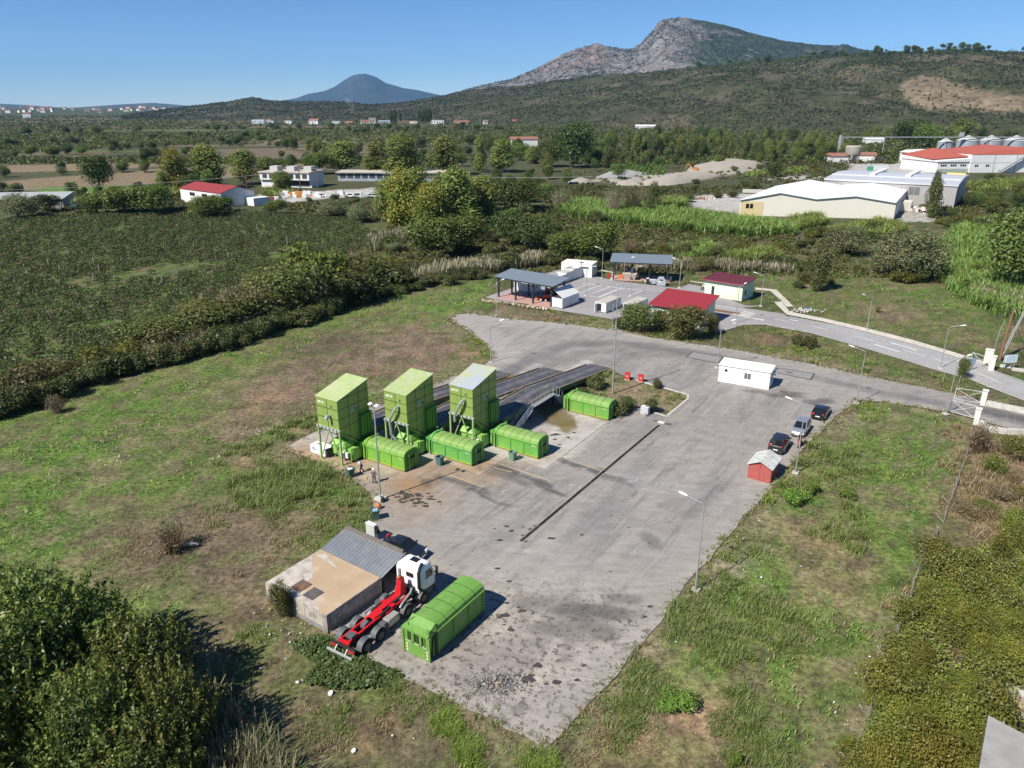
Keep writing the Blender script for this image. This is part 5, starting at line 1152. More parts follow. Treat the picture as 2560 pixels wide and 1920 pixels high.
# the loose container beside the lorry, tailgate towards the camera
def tailgate_container(loc, rz, label):
 t = thing('tailgate_container', label, 'container', loc, rz); L, W, H = 6.7, 1.2, 2.68
 G3 = M('sunfaded_green', (.135,.30,.055), .5, grime=((.13,.14,.06), .5), var=.1, scale=.8, dirt=((.19,.33,.085), .38, 1.0))
 mb = MB(); mb.m(G3); mb.prism(arch(W, .22, 2.1, H, 7), 1.0, L, 'x'); mb.m(GREENDK)
 for k in range(1, 5): x = 1.0+(L-1.0)*k/4.9; mb.prism(arch(W+.01, 2.02, 2.1, H+.012)[1:-1], x-.02, x+.02, 'x')
 mb.build('body', None, t)
 for s in (-1, 1):
  for k in range(4):
   x = 1.06+(L-1.16)*k/3; mb = MB(); mb.box(x-.06,x+.06,s*(W+.045)-.045,s*(W+.045)+.045,.24,2.1); mb.build('side_post', G3, t)
  mb = MB(); mb.box(1.0, L, s*(W+.03)-.05, s*(W+.03)+.05, 2.04, 2.13); mb.build('top_rail', G3, t)
  mb = MB(); mb.box(.9, L, s*(W+.02)-.05, s*(W+.02)+.05, .12, .24); mb.build('base_rail', RUST, t)
 mb = MB(); mb.box(.5,L-.1,-.55,-.4,0,.22); mb.box(.5,L-.1,.4,.55,0,.22); mb.build('skid', DARK, t)
 mb = MB(); mb.prism(arch(W+.03,.16,2.12,H+.02), L, L+.1, 'x'); mb.build('end_frame', G3, t)
 # tailgate: solid below, pocketed above
 mb = MB(); mb.m(G3); mb.box(-.02,.9,-W+.05,W-.22,.12,1.18)
 for y0, y1 in ((-W+.05,-W+.22),(-.58,-.36),(.12,.36),(W-.5,W-.22)): mb.box(-.02,.16,y0,y1,1.18,2.05)
 mb.box(.16,.9,-W+.05,W-.22,1.18,2.05); mb.box(-.06,1.02,-W,W+.04,2.05,2.2)
 mb.hexa([(-.02,-W,2.2),(1.0,-W,2.2),(1.0,W,2.2),(-.02,W,2.2)],[(.45,-W+.15,2.36),(1.02,-W+.15,H+.02),(1.02,W-.15,H+.02),(.45,W-.15,2.36)])
 mb.build('tailgate', None, t)
 for y in (-.95, -.12, .55):
  mb = MB(); mb.box(.02,.155,y-.12,y+.12,1.22,2.02); mb.build('pocket', GREENDK, t)
 mb = MB(); mb.box(-.05,.0,-W+.1,W-.3,1.12,1.22); mb.build('ledge', M('dusty_green', (.33,.40,.20), .8), t)
 for y in (-.55, .2):
  mb = MB(); mb.tube([(-.06,y-.1,1.16),(-.13,y-.1,1.3),(-.13,y+.1,1.3),(-.06,y+.1,1.16)], .022, 6); mb.build('shackle', DARK, t)
 for s in (-1, 1):
  mb = MB(); mb.box(-.02,.1,s*W-.12,s*W+.04,.1,2.1); mb.build('corner_post', G3, t)
  mb = MB(); mb.tube([(.35,s*(W-.02),.35),(.6,s*(W-.02),1.9)], .06, 8); mb.box(.28,.5,s*(W-.08)-.08,s*(W-.08)+.08,.2,.6); mb.build('ram', DARK, t)
  mb = MB(); mb.box(.75,.95,s*(W-.02)-.1,s*(W-.02)+.1,.15,2.1); mb.build('hinge_post', GREENDK, t)
 for y in (-W+.12, W-.42):
  mb = MB()
  for k in range(5):
   mb.m(WHITEC if k % 2 == 0 else REDP); z = .25+k*.13; mb.quad((-.024,y-.06,z),(-.024,y+.06,z+.06),(-.024,y+.06,z+.19),(-.024,y-.06,z+.13))
  mb.build('warning_stripe', None, t)
 mb = MB(); mb.tube([(.2,W-.5,2.22),(.35,W-.2,2.5),(.9,W-.5,2.62),(1.1,W-1.0,2.55)], .02, 6); mb.build('hose', DARK, t)
 mb = MB(); mb.box(.1,.35,-W-.02,-W+.25,2.2,2.62); mb.build('lug', G3, t)
 return t
q = S(R3,(1250,1245)); q2 = S(R3,(1455,1325)); ax = (q2-q).normalized()
tailgate_container(q + (q2-q)*.5 + Vector((math.cos(R(57)), math.sin(R(57)), 0))*.05 + Vector((-.12,.02,0)), R(56.5), 'loose green container with pocketed tailgate standing beside the white lorry')
# ------------------------------------------------------------------ hoppers on legs
def hopper(u, v, label, roof, duct):
 """front left leg at yard (u, v); x along the front, y backwards"""
 t = thing('waste_hopper', label, 'waste hopper', Y(u, v), YAW, 'green waste hoppers on legs'); W, D, P, E, B = 3.2, 4.7, 4.25, 7.6, 8.72
 mb = MB(); mb.m(GREENHOP)
 # upright upper box, its right and left sides run down into the funnel
 v_ = [(0,0,P),(W,0,P),(W,D,2.5),(0,D,2.5),(0,0,E),(W,0,E),(W,D,B),(0,D,B),(0,3.3,1.75),(W,3.3,1.75)]
 mb.add(v_, [(0,1,5,4),(1,9,2,6,5),(2,3,7,6),(3,8,0,4,7),(0,8,9,1),(8,3,2,9)])
 mb.build('wall', None, t)
 mb = MB(); mb.hexa([(.8,2.2,1.3),(W-.8,2.2,1.3),(W-.8,D-.5,1.3),(.8,D-.5,1.3)], [(.3,2.1,2.6),(W-.3,2.1,2.6),(W-.3,D-.3,2.3),(.3,D-.3,2.3)]); mb.build('funnel', GREENHOP, t)
 for x in (0, W/2, W):       # seams on the front
  pass
 mb = MB(); s_ = .012
 for x in (W*.5,): mb.box(x-.04, x+.04, -s_, 0, P, E)
 for z in (P+1.15, P+2.3): mb.box(0, W, -s_, 0, z-.035, z+.035)
 for y in (D/3, 2*D/3):
  z1 = E+(B-E)*y/D; z0 = P-(P-1.75)*min(1, y/3.3)
  for xx, sg in ((W, 1), (0, -1)): mb.box(min(xx, xx+sg*s_), max(xx, xx+sg*s_), y-.03, y+.03, z0, z1)
 for z in (P+.1, P+1.2, P+2.3, P+3.4):
  y0 = 0 if z < E else (z-E)/(B-E)*D
  for xx, sg in ((W, 1), (0, -1)): mb.box(min(xx, xx+sg*s_), max(xx, xx+sg*s_), y0, D, z-.03, z+.03)
 for z in (3.2,):
  for xx, sg in ((W, 1), (0, -1)): mb.box(min(xx, xx+sg*s_), max(xx, xx+sg*s_), 3.0, D, z-.03, z+.03)
 mb.build('seam', GREENDK, t)
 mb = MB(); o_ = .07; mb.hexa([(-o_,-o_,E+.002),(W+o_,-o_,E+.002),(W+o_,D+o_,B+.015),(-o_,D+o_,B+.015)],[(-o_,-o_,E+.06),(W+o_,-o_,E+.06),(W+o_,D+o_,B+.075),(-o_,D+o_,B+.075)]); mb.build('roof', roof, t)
 for x in (.0, W-.0):
  mb = MB(); mb.box(x-.09, x+.09, -.09, .09, .03, P-.2); mb.build('leg', GREENLEG, t)
 for x in (.12, W-.12):
  mb = MB(); mb.box(x-.09, x+.09, D-.3, D-.12, .03, 2.7); mb.build('leg', GREENLEG, t)
 mb = MB(); mb.box(-.14, W+.14, -.16, .12, P-.2, P-.002); mb.build('ledge', ZINC, t)
 for x in np.linspace(.2, W-.2, 6):
  mb = MB(); mb.box(x-.05, x+.05, -.22, -.16, P-.12, P+.06); mb.build('bracket', GREENDK, t)
 for a, b in (((.08,.02,.4),(W/2,.02,P-.25)),((W-.08,.02,.4),(W/2,.02,P-.25))):
  mb = MB(); mb.bar(a, b, .1); mb.build('brace', GREENLEG, t)
 for s, x in ((-1, 0), (1, W)):
  mb = MB(); mb.bar((x,.1,P-.4),(x,D-.25,.5),.09); mb.build('brace', GREENLEG, t)
 # door box on the right flank
 mb = MB(); mb.box(W+.014, W+.5, D-1.75, D-.15, 2.7, 5.0); mb.box(W+.014, W+.58, D-1.85, D-.05, 5.0, 5.1); mb.build('side_door', M('door_green', (.07,.23,.03), .5, var=.1), t)
 for y in (D-1.4, D-.95, D-.5):
  mb = MB(); mb.box(W+.5, W+.53, y-.05, y+.05, 2.75, 4.95); mb.build('door_rib', GREENDK, t)
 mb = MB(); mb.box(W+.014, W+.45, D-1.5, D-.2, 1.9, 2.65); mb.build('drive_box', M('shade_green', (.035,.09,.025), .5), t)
 # writing
 mb = MB(); mb.m(M('sign_plate_green', (.20,.30,.14), .5)); mb.box(W+.013, W+.02, D/3+.12, 2*D/3-.12, P+1.4, P+2.2); mb.m(GREYINK)
 for k in range(9): y = D/3+.2+k*.13; mb.box(W+.02, W+.025, y, y+.09, P+1.96, P+2.1)
 for k in range(4): y = D/3+.2+k*.13; mb.box(W+.02, W+.025, y, y+.09, P+1.5, P+1.63)
 mb.m(DKINK); mb.box(W+.02, W+.025, 2*D/3-.5, 2*D/3-.2, P+1.5, P+1.82); mb.build('name_plate', None, t)
 mb = MB(); mb.m(M('sticker_pale', (.55,.6,.42), .5)); mb.box(.25, 1.2, -.02, -.013, E-.62, E-.38); mb.m(WHITEC); mb.box(.33,.55,-.025,-.02,E-.56,E-.44); mb.m(DKINK)
 for x in (.62,.72,.84,.94): mb.box(x,x+.05,-.025,-.02,E-.56,E-.44)
 mb.build('sticker', None, t)
 mb = MB(); mb.m(DKINK)
 for x, z in ((2.15,E-.75),(2.29,E-.75),(2.15,E-.9),(2.29,E-.9)): mb.box(x,x+.1,-.02,-.013,z,z+.12)
 mb.build('stencil', None, t)
 # dust pipe
 px0, pz0 = W*.62, 5.75
 mb = MB()
 if duct == 0: mb.tube([(px0,.0,pz0),(px0,-.42,pz0+.06),(px0,-.62,pz0-.08),(px0,-.62,pz0-.3)], .17, 12)
 elif duct == 1: mb.tube([(px0+.1,0,pz0+.35),(px0+.05,-.4,pz0+.38),(px0-.2,-.55,pz0-.1),(px0-.75,-.55,pz0-1.0),(px0-.95,-.5,pz0-1.6),(px0-.9,-.4,pz0-2.4),(px0-1.05,-.25,pz0-3.1),(px0-.75,-.1,pz0-3.6),(px0-.3,.0,pz0-4.1),(px0-.1,.4,pz0-4.5)], .16, 12)
 else: mb.tube([(px0+.15,0,pz0+.45),(px0+.1,-.42,pz0+.48),(px0-.2,-.58,pz0-.05),(px0-.7,-.58,pz0-1.0),(px0-1.0,-.5,pz0-1.7),(px0-1.05,-.4,pz0-2.3)], .17, 12)
 mb.build('dust_pipe', STEEL, t, True)
 mb = MB(); mb.tube([(.05,-.14,.08),(1.2,-.2,.06),(2.2,-.05,.06),(3.1,-.12,.06)], .05, 6); mb.build('ground_bar', GREENLEG, t)
 return t
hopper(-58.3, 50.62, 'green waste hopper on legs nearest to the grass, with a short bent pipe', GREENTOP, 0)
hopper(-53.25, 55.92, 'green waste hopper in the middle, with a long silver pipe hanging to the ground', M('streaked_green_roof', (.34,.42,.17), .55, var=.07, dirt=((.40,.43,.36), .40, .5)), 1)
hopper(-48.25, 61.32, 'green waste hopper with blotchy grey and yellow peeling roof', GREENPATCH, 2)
# press units under the hoppers
def press_unit(u, v, label):
 t = thing('press_unit', label, 'waste press', Y(u, v), YAW, 'waste presses under the hoppers'); P_ = M('press_green', (.22,.44,.09), .5, var=.15, dirt=((.35,.42,.2), .35, 2))
 mb = MB(); mb.box(.25,2.6,1.3,3.6,.35,1.55); mb.hexa([(.2,1.1,1.55),(2.6,1.1,1.55),(2.6,3.7,1.55),(.2,3.7,1.55)],[(.5,1.5,2.1),(2.3,1.5,2.1),(2.3,3.5,2.1),(.5,3.5,2.1)]); mb.build('press_box', P_, t)
 mb = MB(); mb.box(2.6,3.5,1.45,3.4,.35,1.35); mb.box(3.5,3.75,1.2,3.6,.3,1.6); mb.build('throat', P_, t)
 mb = MB(); mb.box(.2,3.6,1.35,1.55,.05,.35); mb.box(.2,3.6,3.3,3.5,.05,.35); mb.build('skid', DARK, t)
 mb = MB(); mb.tube([(2.4,1.15,1.0),(2.4,1.15,.5)], .22, 12); mb.tube([(2.75,1.1,.95),(3.2,1.1,.95)], .16, 10); mb.build('motor', DARK, t, True)
 mb = MB(); mb.box(3.0,3.35,.75,.95,.6,1.25); mb.build('control_box', WHITEC, t)
 mb = MB(); mb.box(2.2,2.6,.7,1.1,.45,1.1); mb.build('pump_box', WHITE, t)
 for k in range(3):
  mb = MB(); mb.tube([(2.6+.1*k,1.1,1.1),(3.0+.15*k,.85,.75+.1*k),(3.4+.05*k,1.0,.5),(3.7,1.25,.8+.15*k)], .035, 6); mb.build('hose', GREENDK if k else DARK, t, True)
 mb = MB(); mb.box(3.55,3.7,.95,1.25,.3,1.1); mb.build('clamp', P_, t)
 return t
for u, v, nm in ((-58.3,50.62,'first'),(-53.25,55.92,'middle'),(-48.25,61.32,'third')):
 press_unit(u, v, {'first': 'green waste press with white boxes under the hopper nearest the grass', 'middle': 'green waste press with hoses under the middle hopper', 'third': 'green waste press under the hopper with the peeling roof'}[nm])
# white machine box with blue letters under the first hopper
b = S(R1,(470,930)); t = thing('machine_cabinet', 'white cabinet with blue lettering under the hopper nearest the grass', 'cabinet', S(R1,(474,936)), YAW)
mb = MB(); mb.box(0,1.35,0,1.15,.08,1.02); mb.box(1.35,2.55,0,1.15,.08,1.0); mb.build('housing', WHITE, t)
mb = MB(); mb.hexa([(2.55,.02,.1),(2.95,.02,.1),(2.95,1.1,.1),(2.55,1.1,.1)],[(2.55,.02,1.0),(2.6,.02,1.0),(2.6,1.1,1.0),(2.55,1.1,1.0)]); mb.build('dark_end', DARK, t)
mb = MB()
for z, n_ in ((.68,9),(.5,10)):
 for k in range(n_): mb.box(.22+k*.075,.22+k*.075+.055,-.012,-.002,z,z+.1)
mb.build('lettering', BLUEINK, t)
mb = MB(); mb.box(1.34,1.36,-.008,0,.1,1.0); mb.box(0,2.55,-.008,0,.86,.875); mb.build('seam', ZINC, t)
mb = MB(); mb.lathe([(.12,0),(.12,.12),(.05,.16)], 10, (1.1,.5,1.02)); mb.box(.6,1.0,.55,.62,1.02,1.1); mb.build('cap', DARK, t)
# ------------------------------------------------------------------ ramps
def ramp(u0, u1, v_foot, v_top, flat, ztop, label, rail=None, stairs=False):
 """from the foot (v_foot) falling towards the camera side, up to the hopper's back"""
 w = u1-u0; L = v_foot-v_top; t = thing('ramp', label, 'ramp', Y(u0, v_foot), YAW, 'steel ramps up to the hoppers')
 def zz(d): return .05 + ztop*min(1, d/flat)**1.0
 ds = [0, flat*.5, flat, L]
 mb = MB()
 for a, b in zip(ds[:-1], ds[1:]): mb.hexa([(0,-b,zz(b)-.12),(w,-b,zz(b)-.12),(w,-a,zz(a)-.12),(0,-a,zz(a)-.12)],[(0,-b,zz(b)),(w,-b,zz(b)),(w,-a,zz(a)),(0,-a,zz(a))])
 mb.build('deck', DECK, t)
 mb = MB()
 for x0 in (w*.12, w*.62):
  for a, b in zip(ds[:-1], ds[1:]): mb.quad((x0,-b,zz(b)+.004),(x0+w*.26,-b,zz(b)+.004),(x0+w*.26,-a,zz(a)+.004),(x0,-a,zz(a)+.004))
 mb.build('tyre_strip', M('rubbed_steel', (.065,.062,.072), .6, var=.25, scale=.8, dirt=((.12,.115,.115), .42, .6)), t)
 for x, edge in ((-.07, YEDGE), (w+.07, YEDGE)):
  mb = MB()
  for a, b in zip(ds[:-1], ds[1:]):
   if a == 0: a = 1.2
   mb.hexa([(x-.06,-b,max(.02,zz(b)-.5)),(x+.06,-b,max(.02,zz(b)-.5)),(x+.06,-a,max(.02,zz(a)-.5)),(x-.06,-a,max(.02,zz(a)-.5))],[(x-.06,-b,zz(b)+.12),(x+.06,-b,zz(b)+.12),(x+.06,-a,zz(a)+.12),(x-.06,-a,zz(a)+.12)])
  mb.build('side_beam', RAILG if x > 0 else RUST, t)
  mb = MB()
  for a, b in zip(ds[:-1], ds[1:]):
   if a == 0: a = 1.2
   mb.hexa([(x-.06,-b,zz(b)+.122),(x+.06,-b,zz(b)+.122),(x+.06,-a,zz(a)+.122),(x-.06,-a,zz(a)+.122)],[(x-.06,-b,zz(b)+.135),(x+.06,-b,zz(b)+.135),(x+.06,-a,zz(a)+.135),(x-.06,-a,zz(a)+.17)])
  mb.build('edge_strip', edge, t)
 mb = MB(); mb.hexa([(w+.02,-2.2,.03),(w+.25,-2.2,.03),(w+.95,-.4,.03),(w+.02,-.4,.03)],[(w+.02,-2.2,.35),(w+.2,-2.2,.3),(w+.9,-.5,.08),(w+.02,-.4,.1)]); mb.build('guide_plate', YEDGE, t)
 for d in (L*.38, L*.58, L*.78, L-.4):
  for x in (.25, w-.25):
   mb = MB(); mb.bar((x,-d,.03),(x,-d,zz(d)-.12),.2); mb.build('post', DARK, t)
 if rail:
  a0, a1 = rail; x = w+.85
  mb = MB()
  n = 7
  for k in range(n+1):
   d = a0+(a1-a0)*k/n; mb.bar((x,-d,zz(d)-.1),(x,-d,zz(d)+1.0),.04)
  for q in (.5, 1.0):
   for a, b in ((a0, min(flat, a1)), (min(flat, a1), a1)):
    if b > a: mb.bar((x,-a,zz(a)+q),(x,-b,zz(b)+q),.04)
  mb.build('handrail', STEEL, t)
  mb = MB()
  for a, b in ((a0, min(flat, a1)), (min(flat, a1), a1)):
   if b > a: mb.hexa([(w+.14,-b,zz(b)-.2),(x+.05,-b,zz(b)-.2),(x+.05,-a,zz(a)-.2),(w+.14,-a,zz(a)-.2)],[(w+.14,-b,zz(b)-.14),(x+.05,-b,zz(b)-.14),(x+.05,-a,zz(a)-.14),(w+.14,-a,zz(a)-.14)])
  mb.build('walkway', M('grating', (.30,.31,.32), .6, .3, var=.1), t)
 return t
ramp(-58.6, -55.3, 85.6, 55.6, 20, 2.25, 'steel ramp at the left, leading to the first hopper')
ramp(-53.2, -49.5, 90.7, 60.9, 20, 2.25, 'steel ramp in the middle, leading to the middle hopper', rail=(11.5, 25))
ramp(-48.0, -44.4, 96.0, 66.3, 19, 2.25, 'steel ramp at the right, longest in view, beside the lone container', rail=(18.3, 25.5))
# stairs at the right ramp
t = thing('metal_stairs', 'grey metal stairs with handrails going down beside the right ramp', 'stairs', Y(-43.45, 77.4), YAW)
n = 8
for k in range(n):
 mb = MB(); mb.box(-.4,.4,.25*k,.25*k+.28,2.2-.26*(k+1),2.2-.26*(k+1)+.05); mb.build('tread', ZINC, t)
for x in (-.42, .42):
 mb = MB(); mb.bar((x,0,2.1),(x,.25*n,.05),.05,.2); mb.build('stringer', ZINC, t)
 mb = MB()
 for k in (0, 3, 6): mb.bar((x,.25*k+.1,2.1-.26*k),(x,.25*k+.1,3.1-.26*k),.04)
 mb.bar((x,0,3.15),(x,.25*n,1.1),.04); mb.build('handrail', STEEL, t)
t = thing('metal_stairs', 'long sloping stair with handrails in the shade between third hopper and right ramp', 'stairs', Y(-43.5, 66.6), YAW)
mb = MB(); mb.hexa([(-.4,0,.1),(.4,0,.1),(.4,4.4,2.1),(-.4,4.4,2.1)],[(-.4,0,.2),(.4,0,.2),(.4,4.4,2.2),(-.4,4.4,2.2)]); mb.build('flight', ZINC, t)
for x in (-.42, .42):
 mb = MB()
 for k in range(5): mb.bar((x,1.1*k,.2+.5*k),(x,1.1*k,1.2+.5*k),.04)
 mb.bar((x,0,1.2),(x,4.4,3.2),.045); mb.bar((x,0,.75),(x,4.4,2.75),.035); mb.build('handrail', STEEL, t)
# ------------------------------------------------------------------ concrete tank, shed roof, cabinet
A = S(R3,(95,800)); B = S(R3,(605,1085)); yaw = math.atan2((B-A).y, (B-A).x); Wd = (B-A).length; Dp = 5.75; Ht = 1.62
WALLC = M('stained_concrete', (.43,.40,.355), .9, grime=((.13,.12,.11), .8), var=.12, scale=.9, bump=.2, dirt=((.20,.185,.17), .42, 1.2))
t = thing('concrete_tank', 'low concrete tank with sandy flat roof and two metal hatches beside the lorry', 'concrete tank', A, yaw)
mb = MB(); mb.box(0, Wd, 0, Dp, 0, Ht); mb.build('wall', WALLC, t)
mb = MB(); mb.box(0.0, Wd, -.012, 0, 0, .42); mb.box(Wd, Wd+.012, 0, Dp, 0, .42); mb.build('stain_band', M('grey_render', (.22,.215,.21), .9, var=.2), t)
mb = MB(); mb.m(M('sandy_roof', (.42,.31,.205), .9, var=.12, scale=.5, bump=.15, dirt=((.50,.45,.38), .33, .45))); mb.box(.05, Wd-.05, .05, Dp-.05, Ht, Ht+.012); mb.m(M('bare_roof', (.47,.43,.38), .9, var=.15, dirt=((.26,.235,.21), .4, 1.1)))
mb.add([(.08,.08,Ht+.018),(Wd-.9,.08,Ht+.018),(Wd-1.2,.35,Ht+.018),(Wd-1.9,.45,Ht+.018),(Wd-2.1,1.0,Ht+.018),(2.6,1.2,Ht+.018),(2.6,2.6,Ht+.018),(1.2,3.8,Ht+.018),(.08,4.8,Ht+.018)], [(0,1,2,3,4,5,6,7,8)])
mb.add([(.3,4.9,Ht+.018),(.9,5.5,Ht+.018),(3.3,4.6,Ht+.018)], [(0,1,2)]); mb.build('roof', None, t)
for c, lab_, mt in (((2.75,1.35),'rusty square hatch', RUST), ((4.3,1.2),'dark square hatch', M('dark_plate', (.13,.12,.115), .6, .3, var=.3, dirt=((.22,.13,.07), .35, 1.5)))):
 mb = MB(); mb.box(c[0]-.55,c[0]+.55,c[1]-.6,c[1]+.6,Ht+.025,Ht+.07); o = mb.build('hatch', mt, t); o['label'] = lab_
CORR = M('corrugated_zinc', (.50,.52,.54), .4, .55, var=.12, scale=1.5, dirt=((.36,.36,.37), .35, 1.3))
t = thing('tin_roof_shed', 'small shed with a slanting corrugated tin roof between tank and lorry', 'shed', A + Vector((math.cos(yaw), math.sin(yaw), 0))*.25 + Vector((-math.sin(yaw), math.cos(yaw), 0))*(Dp+.05), yaw)
Ld = 2.85; mb = MB()
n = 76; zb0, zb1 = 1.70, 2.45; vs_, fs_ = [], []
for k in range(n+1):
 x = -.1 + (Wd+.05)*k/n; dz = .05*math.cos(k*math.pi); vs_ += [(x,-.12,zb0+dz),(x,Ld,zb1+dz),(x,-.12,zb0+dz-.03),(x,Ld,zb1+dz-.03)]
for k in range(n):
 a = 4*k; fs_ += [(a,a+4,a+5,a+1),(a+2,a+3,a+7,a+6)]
for k in range(n): mb.m(CORR if (k+1)//2 % 2 else M('corrugated_shade_rib', (.30,.315,.33), .5, .4, var=.15, scale=1.5)); mb.add([vs_[4*k+j] for j in range(8)], [(0,4,5,1),(2,3,7,6),(0,2,6,4),(1,5,7,3)])  # every other rib darker: grime, and corrugation shading put into the colour
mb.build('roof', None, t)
mb = MB(); mb.box(.05,.25,.05,Ld-.1,0,1.7); mb.box(.05,Wd-.25,Ld-.3,Ld-.15,0,2.75); mb.build('wall', M('shed_board', (.16,.14,.12), .9, var=.25), t)
for y in (.2, Ld-.25):
 mb = MB(); mb.bar((Wd-.35,y,0),(Wd-.35,y,1.6+.7*(y/Ld)),.12); mb.build('post', DARK, t)
b = S(R3,(945,285)); t = thing('electric_cabinet', 'tall pale grey electric cabinet beside the tin roofed shed', 'cabinet', b, yaw)
mb = MB(); mb.box(-.15,1.0,-.2,.28,.0,.14); mb.build('plinth', CONC, t)
mb = MB(); mb.box(-.1,.95,-.16,.24,.14,1.62); mb.build('housing', M('cabinet_grey', (.52,.54,.52), .5, var=.04), t)
mb = MB(); mb.box(-.14,.99,-.2,.28,1.62,1.68); mb.build('lid', M('cabinet_lid', (.60,.61,.58), .5), t)
mb = MB(); mb.box(.0,.85,-.168,-.16,.25,1.55); mb.box(.42,.45,-.18,-.168,.8,1.0); mb.build('door', M('cabinet_door', (.47,.49,.47), .5), t)
mb = MB(); mb.hexa([(.955,-.1,.8),(1.25,-.1,.9),(1.25,.25,.9),(.955,.25,.8)],[(.955,-.1,1.4),(1.2,-.1,1.25),(1.2,.25,1.25),(.955,.25,1.4)]); mb.build('black_bag', BLACK, t)
# ------------------------------------------------------------------ bins, hydrants, tank, drain
def wheelie_bin(loc, rz, label, mat, lid=False, fill=None):
 t = thing('wheelie_bin', label, 'bin', loc, rz, 'wheeled bins');
 mb = MB(); a, c = .28, .36
 o0 = [(-a,-a,.08),(a,-a,.08),(a,a,.08),(-a,a,.08)]; o1 = [(-c,-c,1.05),(c,-c,1.05),(c,c,1.05),(-c,c,1.05)]
 i0 = [(p[0]*.9,p[1]*.9,.14) for p in o0]; i1 = [(p[0]*.9,p[1]*.9,1.05) for p in o1]
 mb.add(o0+o1+i0+i1, [(3,2,1,0)]+[(k,(k+1)%4,4+(k+1)%4,4+k) for k in range(4)]+[(4+k,4+(k+1)%4,12+(k+1)%4,12+k) for k in range(4)]+[(12+k,12+(k+1)%4,8+(k+1)%4,8+k) for k in range(4)]+[(8,9,10,11)])
 mb.build('body', mat, t)
 mb = MB()
 for s in (-1, 1): mb.box(-.4,.4,s*.37-.03,s*.37+.03,.98,1.07)
 mb.box(-.4,-.35,-.38,.38,.98,1.07); mb.box(.35,.4,-.38,.38,.98,1.07); mb.build('rim', mat, t)
 for s in (-1, 1):
  mb = MB(); mb.tube([(s*.3,.3,.1),(s*.38,.3,.1)], .1, 12); mb.build('wheel', BLACK, t)
 mb = MB(); mb.bar((-.3,.46,1.0),(.3,.46,1.0),.04); mb.bar((-.3,.36,1.0),(-.3,.46,1.0),.04); mb.bar((.3,.36,1.0),(.3,.46,1.0),.04); mb.build('handle', mat, t)
 if fill:
  mb = MB(); mb.hexa([(-.3,-.3,.8),(.3,-.3,.8),(.3,.3,.8),(-.3,.3,.8)],[(-.26,-.24,1.1),(.2,-.28,1.04),(.28,.2,1.12),(-.2,.26,1.02)]); mb.build('rubbish', fill, t)
 return t
BAGW = M('white_bag', (.66,.66,.68), .5, var=.1, scale=6); BAGB = M('bluish_bag', (.30,.42,.55), .5, var=.2, scale=8)
wheelie_bin(S(R1,(820,1150)), R(-50), 'dark green bin with white bags on the grass edge beside the two workers', BINGREEN, fill=BAGW)
wheelie_bin(S(R1,(1590,1045)), R(-33), 'blue green bin in front of the middle container with sticks in it', M('bin_bluegreen', (.075,.14,.14), .5, var=.1, scale=4), fill=None)
wheelie_bin(S(R4,(640,1068)), R(-38), 'faded light green bin in front of the container under the peeling hopper', BINLT)
wheelie_bin(S(R1,(1035,1515)), R(20), 'green bin with bluish bags at the yard edge near the electric cabinet', BINGREEN, fill=BAGB)
t = tag(MB().lathe([(.12,0),(.26,.12),(.28,.35),(.2,.55),(.07,.66),(.1,.74)], 12).build('rubbish_bag', ORANGE, None, True), 'orange red bag behind the green bin near the electric cabinet', 'bag'); t.location = S(R1,(1060,1425))
for p, lab in (((1130,900),'red hydrant box at the head of the island, nearer the mast'), ((1228,915),'red hydrant box at the head of the island, nearer the office cabin')):
 t = thing('hydrant_box', lab, 'hydrant box', S(R2, p), R(-20), 'red hydrant boxes')
 mb = MB(); mb.box(-.35,.35,-.25,.25,.1,1.0); mb.build('housing', REDP, t); mb = MB(); mb.box(-.3,.3,-.262,-.25,.2,.92); mb.build('door', M('red_door', (.58,.07,.05), .5), t)
 mb = MB(); mb.box(-.38,.38,-.28,.28,1.0,1.05); mb.build('lid', REDP, t); mb = MB(); mb.box(-.4,.4,-.3,.3,0,.1); mb.build('plinth', CONC, t)
 mb = MB(); mb.box(-.12,.12,-.268,-.262,.6,.68); mb.build('lettering', WHITEC, t)
b = S(R4,(1945,615)); t = thing('liquid_tank', 'white caged plastic tank on the edge of the island', 'tank', b, R(-28))
mb = MB(); mb.box(-.5,.5,-.45,.45,.15,1.12); mb.build('bottle', PLASTW, t, bevel=.06)
mb = MB()
for z in (.2,.5,.8,1.1):
 for s in (-1, 1): mb.bar((-.53,s*.48,z),(.53,s*.48,z),.025); mb.bar((s*.53,-.48,z),(s*.53,.48,z),.025)
for k in range(6):
 x = -.53+1.06*k/5
 for s in (-1, 1): mb.bar((x,s*.48,.15),(x,s*.48,1.14),.02);
 y = -.48+.96*k/5
 for s in (-1, 1): mb.bar((s*.53,y,.15),(s*.53,y,1.14),.02)
mb.build('cage', STEEL, t); mb = MB(); mb.box(-.55,.55,-.5,.5,.03,.15); mb.build('pallet', M('pallet', (.30,.27,.23), .9), t)
mb = MB(); mb.lathe([(.12,0),(.12,.05)], 12, (0,0,1.12)); mb.build('cap', WHITEC, t, True)
o = tag(MB().hexa([(-.2,-.15,0),(.2,-.15,0),(.2,.15,0),(-.2,.15,0)],[(-.18,-.12,.42),(.2,-.14,.45),(.17,.13,.4),(-.2,.12,.46)]).build('stone_block', M('block_grey', (.40,.36,.32), .9, var=.2), None), 'small brownish block leaning at the foot of the caged tank', 'block'); o.location = S(R4,(1945,640)); o.rotation_euler = (0,0,.4)
t = thing('drain_cover', 'pale slab and open rusty frame at the far end of the drain channel', 'drain cover', S(R4,(2110,700)), YAW)
